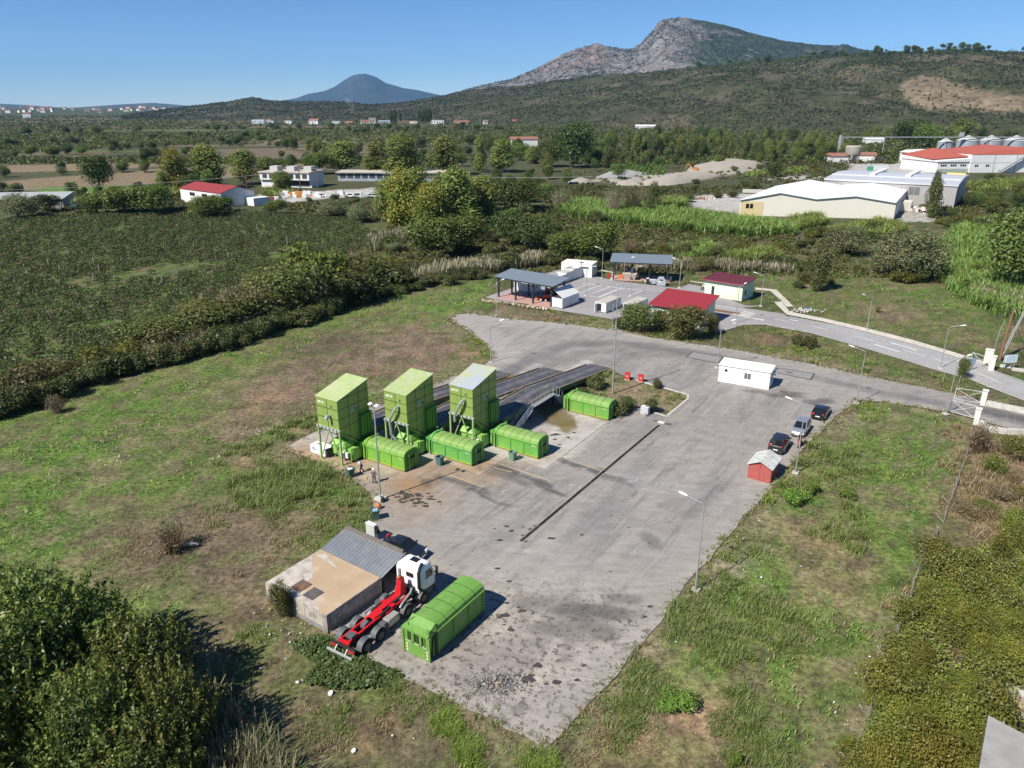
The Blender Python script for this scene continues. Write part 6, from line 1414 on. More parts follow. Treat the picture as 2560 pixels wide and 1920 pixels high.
mb = MB(); mb.box(-.5,.35,-.3,.3,.045,.09); mb.build('slab', M('pale_slab', (.62,.60,.54), .8), t); mb = MB(); mb.box(.42,1.2,-.32,.32,.045,.075); mb.build('frame', RUST, t); mb = MB(); mb.box(-1.1,-.58,-.25,.25,.045,.07); mb.build('grate', RUST, t)
# drain channel
A_ = S(R4,(950,1655)); B_ = S(R4,(2085,725)); A0 = G(1125,1170); d = (B_-A0).normalized(); n_ = Vector((-d.y, d.x, 0)); L = (B_-A0).length
t = thing('drain_channel', 'long dark drain channel with broken gratings across the yard', 'drain', A0, math.atan2(d.y, d.x))
mb = MB(); mb.box(0,L,-.2,.2,.042,.05); mb.build('gutter', M('drain_dark', (.012,.010,.010), .9, var=.4, scale=2), t)
mb = MB(); rr = random.Random(4); x = 0
while x < L:
 l_ = rr.uniform(.8, 2.4)
 if rr.random() < .5: mb.box(x, min(L, x+l_), -.12, .12, .05, .07)
 x += l_ + rr.uniform(.1, .8)
mb.build('grating', M('grate_rust', (.035,.028,.025), .8, var=.4, scale=4), t)
mb = MB(); mb.box(0,L,.17,.26,.042,.062); mb.box(0,L,-.25,-.17,.042,.058); mb.build('frame', M('drain_edge', (.30,.27,.25), .9, var=.3, scale=2), t)
# weighbridge plates in the road
for ps, lab in (([(90,335),(130,302),(320,335),(290,375)], 'weighbridge plate framed in the road behind the office cabin'), ([(640,430),(665,405),(895,440),(870,478)], 'weighbridge plate framed in the road right of the office cabin')):
 q = SG(R5, ps); c = sum(q, Vector())/4; t = thing('weighbridge', lab, 'weighbridge', c, 0, 'weighbridge plates')
 mb = MB(); mb.add([(p.x-c.x, p.y-c.y, .058) for p in q], [(0,1,2,3)]); mb.build('plate', M('plate_grey', (.24,.235,.23), .8, var=.1), t)
 mb = MB()
 for i in range(4): a, b2 = q[i]-c, q[(i+1)%4]-c; mb.bar((a.x,a.y,.06),(b2.x,b2.y,.06),.14,.03)
 mb.build('frame', DARK, t)
for p, r_ in (((735,432),.5),((700,552),.45),((730,570),.45)):
 o = tag(MB().box(-r_,r_,-.3,.3,.056,.075).build('manhole_cover', RUST), {735: 'brown cover set into the right weighbridge plate', 700: 'brown cover in the wet patch below the office cabin, nearer the cabin', 730: 'brown cover in the wet patch below the office cabin, farther from the cabin'}[p[0]], 'manhole cover'); o.location = S(R5, p); o.rotation_euler = (0,0,YAW)
# ------------------------------------------------------------------ wheels, cars
TYRE = BLACK; RIM = M('rim_silver', (.42,.43,.44), .35, .6, var=.06)
def wheel(parent, x, y, r, wdt, rim=RIM, rf=.62):
 o = MB().tube([(x,y-wdt/2,r),(x,y-wdt*.42,r),(x,y+wdt*.42,r),(x,y+wdt/2,r)], [r*.9,r,r,r*.9], 20).build('wheel', TYRE, parent, True)
 s = 1 if y > 0 else -1
 MB().tube([(x,y+s*wdt*.3,r),(x,y+s*(wdt/2+.012),r),(x,y+s*(wdt/2+.02),r)], [r*rf,r*rf,r*.15], 16).build('rim', rim, o, True)
 return o
def car(loc, rz, label, paint, prof, W, glass_from=None, tail=None, tall=False, cat_='car', group=None, name='parked_car', mirror_mat=None):
 """prof: body stations (x, belt z); cabin given by (x0 rear base, x1 rear roof, x2 front roof, x3 front base, roof z, belt z)"""
 body, cab, L = prof; t = thing(name, label, cat_, loc, rz, group); hw = W/2
 def ring(x, zt, k):
  z0 = .26
  return [(x,-hw*k*.93,z0),(x,-hw*k,z0+.16),(x,-hw*k,zt-.20),(x,-hw*k*.94,zt-.04),(x,-hw*k*.80,zt),(x,hw*k*.80,zt),(x,hw*k*.94,zt-.04),(x,hw*k,zt-.20),(x,hw*k,z0+.16),(x,hw*k*.93,z0)]
 MB().loft([ring(*q) for q in body]).build('body', paint, t, True)
 x0, x1, x2, x3, zr, zb = cab; a, c = hw*.92, hw*.74
 def cr(x, w_, z): return [(x,-w_,z),(x,w_,z)]
 roof = MB(); s1 = [(x1,-c,zr-.03),(x1,-c*.8,zr),(x1,c*.8,zr),(x1,c,zr-.03)]; s2 = [(x2,-c,zr-.03),(x2,-c*.8,zr+.0),(x2,c*.8,zr),(x2,c,zr-.03)]; m_ = [((x1+x2)/2,-c*1.01,zr+.0),((x1+x2)/2,-c*.8,zr+.035),((x1+x2)/2,c*.8,zr+.035),((x1+x2)/2,c*1.01,zr)]
 dn = lambda r: [(p[0],p[1],p[2]-.07) for p in r]
 roof.loft([s1+dn(s1)[::-1], m_+dn(m_)[::-1], s2+dn(s2)[::-1]]); roof.build('roof', paint, t, True)
 # pillars
 mb = MB()
 for s in (-1, 1):
  for (xa, xb) in ((x0, x1), (x3, x2)): mb.bar((xa,s*a*.97,zb-.05),(xb,s*c*.98,zr-.05),.09,.07)
  xm = x1+(x2-x1)*.45; mb.bar((xm,s*a,zb-.05),(xm-.04,s*c*1.0,zr-.05),.1,.05)
 mb.build('pillar', paint, t)
 i_ = .03
 MB().add([(x3-i_,-a*.93,zb-.02),(x3-i_,a*.93,zb-.02),(x2,c*.93,zr-.06),(x2,-c*.93,zr-.06)], [(0,1,2,3)]).build('windscreen', GLASS, t)
 MB().add([(x0+i_,-a*.9,zb+.02),(x0+i_,a*.9,zb+.02),(x1,c*.9,zr-.07),(x1,-c*.9,zr-.07)], [(3,2,1,0)]).build('rear_window', GLASS, t)
 for s in (-1, 1): MB().add([(x0+.12,s*a*.985,zb-.02),(x3-.16,s*a*.985,zb-.02),(x2-.03,s*c*.985,zr-.07),(x1+.03,s*c*.985,zr-.07)], [(0,1,2,3)]).build('side_window', GLASS, t)
 # lower cabin filler
 MB().hexa([(x0,-a*.9,zb-.3),(x3,-a*.9,zb-.3),(x3,a*.9,zb-.3),(x0,a*.9,zb-.3)],[(x1+.06,-c*.9,zr-.1),(x2-.06,-c*.9,zr-.1),(x2-.06,c*.9,zr-.1),(x1+.06,c*.9,zr-.1)]).build('cabin', BLACK, t)
 r = .31 if not tall else .32
 for x in (L*.19, L*.80):
  for s in (-1, 1): wheel(t, x, s*(hw-.10), r, .2)
 for s in (-1, 1):
  MB().hexa([(-.03,s*hw*.62-.14,.72),(.2,s*hw*.62-.14,.72),(.2,s*hw*.74+.14,.72),(-.02,s*hw*.74+.14,.72)],[(-.0,s*hw*.62-.12,1.0 if not tall else 1.2),(.2,s*hw*.62-.12,1.0 if not tall else 1.2),(.2,s*hw*.74+.13,1.0 if not tall else 1.2),(.0,s*hw*.74+.13,1.0 if not tall else 1.2)]).build('tail_light', M('tail_red', (.42,.03,.03), .25, coat=.3), t)
  MB().hexa([(L-.2,s*hw*.62-.14,.58),(L+.01,s*hw*.62-.14,.58),(L-.02,s*hw*.76+.1,.58),(L-.2,s*hw*.76+.1,.58)],[(L-.25,s*hw*.62-.14,.76),(L-.04,s*hw*.62-.14,.72),(L-.08,s*hw*.76+.1,.74),(L-.25,s*hw*.76+.1,.76)]).build('headlight', M('lamp_glass', (.60,.62,.64), .15, spec=.8), t)
  MB().hexa([(x3-.35,s*hw*.98,zb+.0),(x3-.2,s*hw*.98,zb+.0),(x3-.2,s*(hw+.17),zb+.02),(x3-.32,s*(hw+.17),zb+.02)],[(x3-.35,s*hw*.98,zb+.12),(x3-.2,s*hw*.98,zb+.12),(x3-.2,s*(hw+.17),zb+.14),(x3-.32,s*(hw+.17),zb+.14)]).build('mirror', mirror_mat or paint, t)
 MB().box(-.045,-.03,-.26,.26,.55,.67).build('number_plate', WHITEC, t); MB().box(L+.02,L+.035,-.26,.26,.42,.53).build('number_plate', WHITEC, t)
 MB().box(-.06,.1,-hw*.9,hw*.9,.28,.46).build('bumper', tail or paint, t); MB().box(L-.12,L+.03,-hw*.88,hw*.88,.27,.42).build('bumper', M('bumper_grey', (.09,.09,.095), .6), t)
 return t
CARBLK = M('black_car_paint', (.012,.012,.014), .18, var=.05, coat=1); CARSIL = M('silver_car_paint', (.36,.40,.45), .28, .5, var=.04, coat=.6); CARBLU = M('dark_blue_car_paint', (.014,.016,.024), .2, var=.05, coat=1)
V57 = R(57)
hatch = ([(-.03,.80,.80),(.06,.98,.93),(.5,1.0,1.0),(1.2,.98,1.0),(2.9,.96,1.0),(3.5,.90,.97),(3.95,.78,.88),(4.08,.60,.78)], (.05,.62,2.0,2.95,1.46,.97), 4.08)
silverp = ([(-.03,.80,.80),(.06,.98,.93),(.5,1.0,1.0),(1.2,.98,1.0),(2.75,.98,1.0),(3.3,.90,.97),(3.75,.76,.88),(3.88,.58,.78)], (.05,.45,2.05,2.95,1.52,.98), 3.88)
vanp = ([(-.03,1.0,.88),(.05,1.08,.97),(.5,1.10,1.0),(2.6,1.10,1.0),(3.2,1.05,.98),(3.75,.92,.92),(3.95,.62,.8)], (.0,.16,2.35,3.15,1.76,1.08), 3.95)
def mid(p, q): return (p+q)/2
car(mid(S(R5,(870,726)), S(R5,(950,745))) + VX*.05, V57, 'black hatchback farthest from the red shed, its tail towards the camera', CARBLK, hatch, 1.74)
cs = mid(S(R5,(735,838)), S(R5,(825,852)))
car(cs + VX*4.0, V57+math.pi, 'silver hatchback facing the camera between the two black cars', CARSIL, silverp, 1.66)
car(mid(S(R5,(598,935)), S(R5,(690,962))) + VX*.1, V57, 'tall black van right behind the red shed', M('black_van_paint', (.018,.018,.02), .25, var=.05, coat=.8), vanp, 1.74, tall=True, tail=M('bumper_black', (.03,.03,.032), .6))
# dark pickup half hidden behind the tin roofed shed
b = S(R3,(1120,420)); t_ = car(G(1009/V_,1384/V_)-Vector((math.cos(R(-29)),math.sin(R(-29)),0))*2.2, R(-29), 'dark saloon car parked behind the tin roofed shed beside the lorry cab', CARBLU, ([(-.03,.72,.80),(.06,.86,.93),(.6,.90,1.0),(1.2,.90,1.0),(3.1,.92,1.0),(3.7,.86,.97),(4.25,.74,.90),(4.38,.55,.8)], (.75,1.25,2.4,3.25,1.40,.92), 4.4), 1.74)
# ------------------------------------------------------------------ the hook lift lorry
b = S(R3,(900,1250)); TY = R(58.2); fx = Vector((math.cos(TY), math.sin(TY), 0)); fy = Vector((-math.sin(TY), math.cos(TY), 0))
t = thing('hook_lift_lorry', 'white cabbed hook lift lorry with red lifting frame, parked beside the concrete tank', 'lorry', b + fy*1.02 + fx*.1, TY)
GRY = M('mudguard_grey', (.10,.105,.11), .55, var=.12); CHAS = M('chassis_black', (.028,.028,.03), .6, var=.2); TRED = M('lorry_red', (.55,.012,.018), .38, var=.06)
CABW = M('cab_white', (.80,.80,.80), .3, var=.02, coat=.4)
for x, dual in ((.1, 1), (1.55, 1), (4.75, 0), (6.75, 0)):
 for s in (-1, 1):
  wheel(t, x, s*1.08, .52, .34 if not dual else .5, M('rim_dark', (.10,.105,.115), .5, .3), .55)
  n = 9; R_ = .64; yo, yi = s*1.28, s*(.78 if dual else .9); v_, f_ = [], []
  a0, a1 = (R(-5), R(185)) if x < 6 else (R(20), R(160))
  for k in range(n+1):
   a = a0+(a1-a0)*k/n; q = (x+R_*math.cos(a), .55+R_*math.sin(a)); q2 = (x+(R_-.04)*math.cos(a), .55+(R_-.04)*math.sin(a))
   v_ += [(q[0],yo,q[1]),(q[0],yi,q[1]),(q2[0],yo,q2[1]),(q2[0],yi,q2[1])]
  for k in range(n): a = 4*k; f_ += [(a,a+1,a+5,a+4),(a+2,a+6,a+7,a+3),(a,a+4,a+6,a+2),(a+1,a+3,a+7,a+5)]
  f_ += [(0,2,3,1),(4*n,4*n+1,4*n+3,4*n+2)]
  o = MB().add(v_, f_).build('mudguard', GRY, t, True)
  if dual:
   MB().bar((x-R_*.72,yi,.55+R_*.72),(x-R_*.72,yo,.55+R_*.74),.035).bar((x+R_*.72,yi,.55+R_*.72),(x+R_*.72,yo,.55+R_*.74),.035).build('bracket', STEEL, o)
for y in (-.42, .42):
 MB().box(-1.0,7.4,y-.05,y+.05,.75,1.02).build('chassis_beam', CHAS, t)
MB().box(-.6,-.45,-.42,.42,.75,1.0).box(2.2,2.4,-.42,.42,.75,1.0).box(3.6,3.8,-.42,.42,.75,1.0).box(-.1,.3,-.9,.9,.45,.62).box(1.4,1.7,-.9,.9,.45,.62).build('cross_beam', CHAS, t)
for y in (-.36, .36):
 MB().box(-.8,3.1,y-.075,y+.075,1.06,1.24).build('lifting_rail', TRED, t); MB().box(3.0,5.6,y*1.5-.09,y*1.5+.09,1.1,1.28).build('lifting_rail', TRED, t)
MB().hexa([(2.0,-.30,1.24),(2.9,-.45,1.24),(2.9,.45,1.24),(2.0,.30,1.24)],[(2.05,-.28,1.38),(2.9,-.42,1.40),(2.9,.42,1.40),(2.05,.28,1.38)]).box(2.9,5.4,-.24,.24,1.22,1.50).hexa([(3.6,-.62,1.2),(4.1,-.62,1.2),(4.1,.62,1.2),(3.6,.62,1.2)],[(3.65,-.6,1.42),(4.05,-.6,1.42),(4.05,.6,1.42),(3.65,.6,1.42)]).build('lifting_arm', TRED, t)
MB().hexa([(5.0,-.3,1.4),(5.75,-.3,1.4),(5.75,.3,1.4),(5.0,.3,1.4)],[(5.35,-.17,2.75),(5.7,-.17,2.75),(5.7,.17,2.75),(5.35,.17,2.75)]).build('hook_tower', TRED, t)
MB().tube([(5.5,0,2.72),(5.45,0,3.0),(5.25,0,3.08),(5.1,0,2.95),(5.15,0,2.8)], [.07,.07,.06,.05,.03], 8).build('hook', M('hook_yellow', (.45,.36,.12), .5), t, True)
MB().box(-.95,-.75,-.5,.5,1.0,1.2).box(.2,.34,-.36,.36,1.08,1.2).build('rear_roller_frame', TRED, t)
MB().box(-.55,.0,-.42,.2,1.22,1.42).build('rear_cover', GRY, t); MB().hexa([(1.0,-.22,1.05),(1.55,-.22,1.05),(1.55,.22,1.05),(1.0,.22,1.05)],[(1.05,-.2,1.3),(1.5,-.2,1.42),(1.5,.2,1.42),(1.05,.2,1.3)]).build('valve_cover', GRY, t)
for y in (-.44, .44):
 MB().tube([(2.5,y,1.36),(3.6,y,1.4)], .1, 10).build('hydraulic_ram', CHAS, t, True); MB().tube([(4.1,y*.8,1.42),(5.0,y*.8,1.5)], .09, 10).build('hydraulic_ram', CHAS, t, True)
MB().hexa([(2.55,-1.25,.5),(3.75,-1.25,.5),(3.75,-.6,.5),(2.55,-.6,.5)],[(2.55,-1.22,1.12),(3.75,-1.22,1.12),(3.75,-.6,1.12),(2.55,-.6,1.12)]).build('fuel_tank', M('tank_grey', (.40,.385,.36), .45, .3, var=.08), t, bevel=.05)
MB().box(2.0,2.5,-1.15,-.65,.5,1.05).build('battery_box', GRY, t); MB().tube([(2.6,1.0,.75),(3.4,1.0,.75)], .24, 12).build('air_tank', GRY, t, True); MB().tube([(1.95+.4,.75,.9),(2.9,.75,1.05)], .13, 10).build('air_tank', ZINC, t, True)
MB().box(3.6,4.0,.7,1.1,.7,1.3).build('valve_block', GRY, t)
MB().tube([(4.15,-.95,1.15),(4.4,-.95,1.35),(5.2,-.82,1.42),(5.7,-.75,1.5),(5.85,-.75,1.8)], .09, 10).build('exhaust_pipe', STEEL, t, True)
# cab
cx0, cx1, cw = 6.3, 8.35, 1.12
def cring(x, w_, z0, z1, ch=.1): return [(x,-w_,z0),(x,-w_,z1-ch*2),(x,-w_+ch,z1-.05),(x,-w_+ch*2.2,z1),(x,w_-ch*2.2,z1),(x,w_-ch,z1-.05),(x,w_,z1-ch*2),(x,w_,z0)]
MB().loft([cring(cx0,cw*.97,1.15,3.2),cring(cx0+.15,cw,1.05,3.3),cring(cx0+1.2,cw,1.05,3.32),cring(cx1-.5,cw,1.0,3.22),cring(cx1-.12,cw*.98,.95,2.45),cring(cx1,cw*.97,.7,1.9)]).build('cab', CABW, t, True)
MB().box(cx0-.02,cx1+.04,-cw*.98,cw*.98,.45,1.04).build('lower_panel', CHAS, t); MB().box(cx1+.0,cx1+.12,-cw*.9,cw*.9,.4,1.2).build('front_bumper', GRY, t)
MB().box(cx0+.75,cx0+1.3,-.35,.35,3.325,3.355).build('roof_hatch', GLASS, t)
MB().box(cx0-.015,cx0-.0,-.62,.1,2.4,2.8).build('rear_window', GLASS, t)
MB().add([(cx1-.1,-cw*.9,1.98),(cx1-.1,cw*.9,1.98),(cx1-.36,cw*.88,3.1),(cx1-.36,-cw*.88,3.1)], [(0,1,2,3)]).build('windscreen', GLASS, t)
for s in (-1, 1):
 MB().add([(cx0+.85,s*(cw+.006),1.95),(cx1-.3,s*(cw+.006),1.9),(cx1-.5,s*(cw+.006),2.7),(cx0+.85,s*(cw+.006),2.7)], [(0,1,2,3)]).build('side_window', GLASS, t)
 MB().bar((cx1-.25,s*cw,2.72),(cx1-.05,s*(cw+.28),2.6),.04).box(cx1-.12,cx1+.0,s*(cw+.25)-.1,s*(cw+.25)+.1,1.85,2.65).build('mirror', CHAS, t)
 MB().box(-1.15,-1.05,s*.85-.28,s*.85+.28,.62,.78).build('tail_light', M('tail_red'), t); MB().box(cx0+.3,cx1-.4,s*(cw-.02)-.06,s*(cw-.02)+.06,.5,1.0).build('step', GRY, t)
 MB().box(cx1+.1,cx1+.14,s*.85-.2,s*.85+.2,.65,.85).build('headlight', M('lamp_glass'), t)
MB().tube([(cx0+.3,-cw*.98,1.3),(cx0+.05,-cw*.98,1.6),(cx0+.05,-cw*.98,3.0),(cx0+.3,-cw*.95,3.34),(cx0+.75,-cw*.8,3.38)], .13, 10).build('air_intake', BLACK, t, True)
MB().lathe([(.10,0),(.10,.1),(.05,.18)], 10, (cx1-.5,-.85,3.0)).build('beacon', BLACK, t, True)
MB().tube([(cx0-.12,.75,1.3),(cx0-.12,.75,2.9)], .09, 10).build('exhaust_stack', ZINC, t, True)
MB().box(cx0-.35,cx0-.05,-.7,.5,1.0,1.7).build('engine_block', CHAS, t)
MB().box(-1.1,-.95,-1.2,1.2,.8,.95).build('rear_beam', CHAS, t); MB().box(-1.5,-1.37,-1.2,1.2,.42,.55).bar((-1.05,-.5,.85),(-1.42,-.5,.5),.07).bar((-1.05,.5,.85),(-1.42,.5,.5),.07).build('underrun_bar', ZINC, t)
MB().hexa([(6.0,.35,1.05),(6.1,.35,1.05),(6.1,.9,1.05),(6.0,.9,1.05)],[(5.9,.35,1.9),(6.0,.35,1.9),(6.0,.9,1.9),(5.9,.9,1.9)]).build('radiator_panel', GRY, t)
# ------------------------------------------------------------------ people
SKIN = M('skin', (.42,.25,.17), .6, var=.05)
def person(loc, rz, label, pose, shirt, trousers, hair, hat=None, name='person'):
 """pose: dict of joint positions in metres, facing +x"""
 t = thing(name, label, 'person', loc, rz); J = pose
 import bmesh
 def grow(nm, chain, mat):
  bm = bmesh.new(); ly = bm.verts.layers.skin.verify(); vs = {}
  for k, (p, r) in chain['v'].items():
   v = bm.verts.new(p); v[ly].radius = (r, r) if not isinstance(r, tuple) else r; vs[k] = v
  for a, b in chain['e']: bm.edges.new((vs[a], vs[b]))
  vs[chain['root']][ly].use_root = True
  me = bpy.data.meshes.new(nm); bm.to_mesh(me); bm.free(); o = bpy.data.objects.new(nm, me); COL.objects.link(o); o.parent = t; me.materials.append(mat)
  md = o.modifiers.new('skin', 'SKIN'); md.use_smooth_shade = True; ss = o.modifiers.new('subdivision', 'SUBSURF'); ss.levels = 1; ss.render_levels = 2
  return o
 V = {k: Vector(q) for k, q in J.items()}
 v = {'pelvis': (V['pelvis'], .115), 'waist': (V['pelvis'].lerp(V['neck'], .4), .105), 'chest': (V['pelvis'].lerp(V['neck'], .75), .125), 'neck': (V['neck'], .055)}
 e = [('pelvis','waist'),('waist','chest'),('chest','neck')]
 hd = (V['head']-V['neck']).normalized()
 v['jaw'] = (V['neck'].lerp(V['head'], .5), .075); v['head'] = (V['head'], .095); v['crown'] = (V['head']+hd*.09, .06); v['nose'] = (V['head']+Vector((.105,0,-.03)), .018)
 e += [('neck','jaw'),('jaw','head'),('head','crown'),('head','nose')]
 for s in ('l','r'):
  sh, el, wr = V['sh_'+s], V['el_'+s], V['wr_'+s]; hp, kn, an = V['hip_'+s], V['kn_'+s], V['an_'+s]
  v.update({'sh'+s:(sh,.065),'el'+s:(el,.045),'wr'+s:(wr,.03),'hp'+s:(hp,.09),'kn'+s:(kn,.06),'an'+s:(an,.045)})
  d = (wr-el).normalized(); side = d.cross(Vector((1,.2,0))).normalized(); pm = wr+d*.07; v['pm'+s] = (pm, (.042,.022))
  e += [('chest','sh'+s),('sh'+s,'el'+s),('el'+s,'wr'+s),('wr'+s,'pm'+s),('pelvis','hp'+s),('hp'+s,'kn'+s),('kn'+s,'an'+s)]
  for k in range(4):
   o_ = side*(.028*(k-1.5)); L_ = (.075,.085,.08,.06)[k]; v[f'fa{s}{k}'] = (pm+o_+d*L_*.5, .0095); v[f'fb{s}{k}'] = (pm+o_*1.1+d*L_+Vector((.015,0,0)), .008); e += [('pm'+s, f'fa{s}{k}'),(f'fa{s}{k}', f'fb{s}{k}')]
  th = wr+d*.03+side*.045; v['ta'+s] = (th, .011); v['tb'+s] = (th+d*.04+side*.015, .009); e += [('wr'+s,'ta'+s),('ta'+s,'tb'+s)]
  ft = an+Vector((.13,0,-.055)); v['ft'+s] = (ft, .04); e += [('an'+s,'ft'+s)]
 grow('body', {'v': v, 'e': e, 'root': 'pelvis'}, SKIN)
 up = {k: (v[k][0], r) for k, r in (('pelvis',.135),('waist',.135),('chest',.155),('neck',.075))}; ue = [('pelvis','waist'),('waist','chest'),('chest','neck')]
 for s in ('l','r'):
  up['sh'+s] = (v['sh'+s][0], .085); up['el'+s] = (v['sh'+s][0].lerp(v['el'+s][0], .85), .065); ue += [('chest','sh'+s),('sh'+s,'el'+s)]
 grow('shirt', {'v': up, 'e': ue, 'root': 'waist'}, shirt)
 lo = {'pelvis': (v['pelvis'][0]+Vector((0,0,.02)), .135)}; le = []
 for s in ('l','r'):
  lo['hp'+s] = (v['hp'+s][0], .108); lo['kn'+s] = (v['kn'+s][0], .078); lo['an'+s] = (v['an'+s][0], .066); le += [('pelvis','hp'+s),('hp'+s,'kn'+s),('kn'+s,'an'+s)]
  MB().loft([[ (v['an'+s][0].x+x, v['an'+s][0].y+w_*math.cos(a), .045+h_*math.sin(a)) for a in [k*math.pi/4 for k in range(8)]] for x, w_, h_ in ((-.08,.035,.04),(.0,.045,.05),(.12,.048,.042),(.2,.025,.025))]).build('shoe', DARK, t, True)
 grow('trousers', {'v': lo, 'e': le, 'root': 'pelvis'}, trousers)
 c = V['head']+hd*.045
 if hat:
  mb = MB(); mb.lathe([(.16,-.02),(.165,.0),(.12,.02),(.115,.07),(.08,.115),(.02,.13)], 14, c); mb.build('cap', hat, t, True)
 else:
  mb = MB(); mb.lathe([(.11,-.05),(.122,.0),(.115,.05),(.07,.1),(.01,.115)], 14, c-Vector((.02,0,0))); mb.build('hair', hair, t, True)
 for s in (-1, 1):
  MB().lathe([(.012,-.004),(.013,.004)], 8, V['head']+Vector((.088,s*.035,.005))).build('eye', DARK, t); MB().box(V['head'].x-.02,V['head'].x+.02,s*.098-.012+V['head'].y,s*.098+.012+V['head'].y,V['head'].z-.03,V['head'].z+.03).build('ear', SKIN, t)
 MB().box(V['head'].x+.082,V['head'].x+.092,-.025+V['head'].y,.025+V['head'].y,V['head'].z-.068,V['head'].z-.058).build('mouth', M('lips', (.30,.13,.11), .6), t)
 return t
HAIR = M('dark_hair', (.02,.016,.013), .7)
stand = dict(pelvis=(0,0,.95), neck=(.02,0,1.48), head=(.05,0,1.63), sh_l=(0,.2,1.42), sh_r=(0,-.2,1.42), el_l=(.05,.30,1.15), el_r=(.05,-.30,1.15), wr_l=(.18,.30,.95), wr_r=(.2,-.28,.98), hip_l=(0,.1,.9), hip_r=(0,-.1,.9), kn_l=(.02,.12,.5), kn_r=(.04,-.14,.5), an_l=(0,.14,.09), an_r=(-.02,-.2,.09))
stoop = dict(pelvis=(-.06,0,.92), neck=(.22,0,1.38), head=(.36,0,1.48), sh_l=(.16,.2,1.32), sh_r=(.16,-.2,1.32), el_l=(.26,.24,1.05), el_r=(.28,-.24,1.05), wr_l=(.38,.18,.85), wr_r=(.40,-.16,.85), hip_l=(-.05,.1,.88), hip_r=(-.05,-.1,.88), kn_l=(.12,.12,.5), kn_r=(-.06,-.12,.5), an_l=(.16,.12,.09), an_r=(-.28,-.12,.11))
person(S(R1,(912,1112)), R(200), 'person in a white shirt and dark trousers leaning forward beside the dark green bin', stoop, M('white_shirt', (.70,.73,.76), .8), M('navy_trousers', (.035,.035,.05), .85), HAIR)
person(S(R1,(1022,1205)), R(75), 'person in grey work clothes and white cap standing by the floodlight pole', stand, M('grey_work_shirt', (.12,.115,.13), .85), M('grey_work_trousers', (.10,.095,.11), .85), HAIR, M('white_cap', (.75,.75,.75), .7))
# yellow hose on the ground between them
pts = [S(R1,(940,1150)), S(R1,(955,1180)), S(R1,(935,1165)), S(R1,(965,1150)), S(R1,(950,1190)), S(R1,(975,1200))]
tag(MB().tube([p + Vector((0,0,.06+.05*(k%2))) for k, p in enumerate(pts)], .028, 6).build('hose', M('yellow_hose', (.55,.45,.12), .6), None, True), 'thin yellow hose lying in loops beside the two workers', 'hose')
tag(MB().bar(S(R1,(770,1030),.5), S(R1,(795,1075),1.1), .03).build('broom_stick', M('wood_stick', (.45,.36,.22), .8)), 'wooden stick leaning against the bin with white bags', 'stick')
tag(MB().tube([S(R1,(845,1060),1.0), S(R1,(880,1118),.06)], .02, 6).build('shovel_stick', M('dark_stick', (.22,.13,.08), .8)), 'thin dark stick leaning at the right of the bin with white bags', 'stick')
# scooter and its rider
b = S(R5,(800,893)); t = thing('motor_scooter', 'red and grey scooter between the street lamp and the black van', 'scooter', b, V57+math.pi)
SR = M('scooter_red', (.42,.02,.03), .35, coat=.5)
for x in (-.6, .62):
 o = MB().tube([(x,-.05,.28),(x,.05,.28)], .28, 16).build('wheel', BLACK, t, True); MB().tube([(x,-.055,.28),(x,.055,.28)], .16, 12).build('rim', RIM, o, True)
MB().loft([[(x,w_*math.cos(a),z+h_*math.sin(a)) for a in [k*math.pi/4 for k in range(8)]] for x, w_, z, h_ in ((-.85,.06,.62,.05),(-.55,.16,.58,.16),(-.2,.17,.5,.18),(.1,.14,.34,.08),(.3,.14,.34,.07))]).build('body', SR, t, True)
MB().hexa([(.3,-.2,.3),(.38,-.2,.3),(.38,.2,.3),(.3,.2,.3)],[(.42,-.16,.95),(.5,-.12,.95),(.5,.12,.95),(.42,.16,.95)]).build('leg_shield', SR, t)
MB().box(-.75,-.05,-.13,.13,.74,.82).build('seat', BLACK, t, bevel=.03); MB().tube([(.62,0,.3),(.45,0,.95)], .04, 8).build('fork', STEEL, t, True); MB().tube([(.4,-.32,1.02),(.46,0,.98),(.4,.32,1.02)], .025, 8).build('handlebar', DARK, t, True); MB().hexa([(.55,-.1,.52),(.85,-.08,.5),(.85,.08,.5),(.55,.1,.52)],[(.5,-.1,.6),(.8,-.06,.6),(.8,.06,.6),(.5,.1,.6)]).build('mudguard', SR, t)
sit = dict(pelvis=(-.3,0,.86), neck=(-.16,0,1.36), head=(-.12,0,1.52), sh_l=(-.18,.2,1.3), sh_r=(-.18,-.2,1.3), el_l=(.06,.28,1.12), el_r=(.06,-.28,1.12), wr_l=(.34,.28,1.06), wr_r=(.34,-.28,1.06), hip_l=(-.26,.1,.84), hip_r=(-.26,-.1,.84), kn_l=(.14,.16,.74), kn_r=(.14,-.16,.74), an_l=(.12,.15,.42), an_r=(.12,-.15,.42))
person(b, V57+math.pi, 'rider in dark clothes and dark helmet sitting on the scooter behind the lamp post', sit, M('dark_jacket', (.05,.02,.028), .8), M('dark_trousers', (.03,.03,.035), .85), HAIR, M('dark_helmet', (.015,.015,.018), .3))
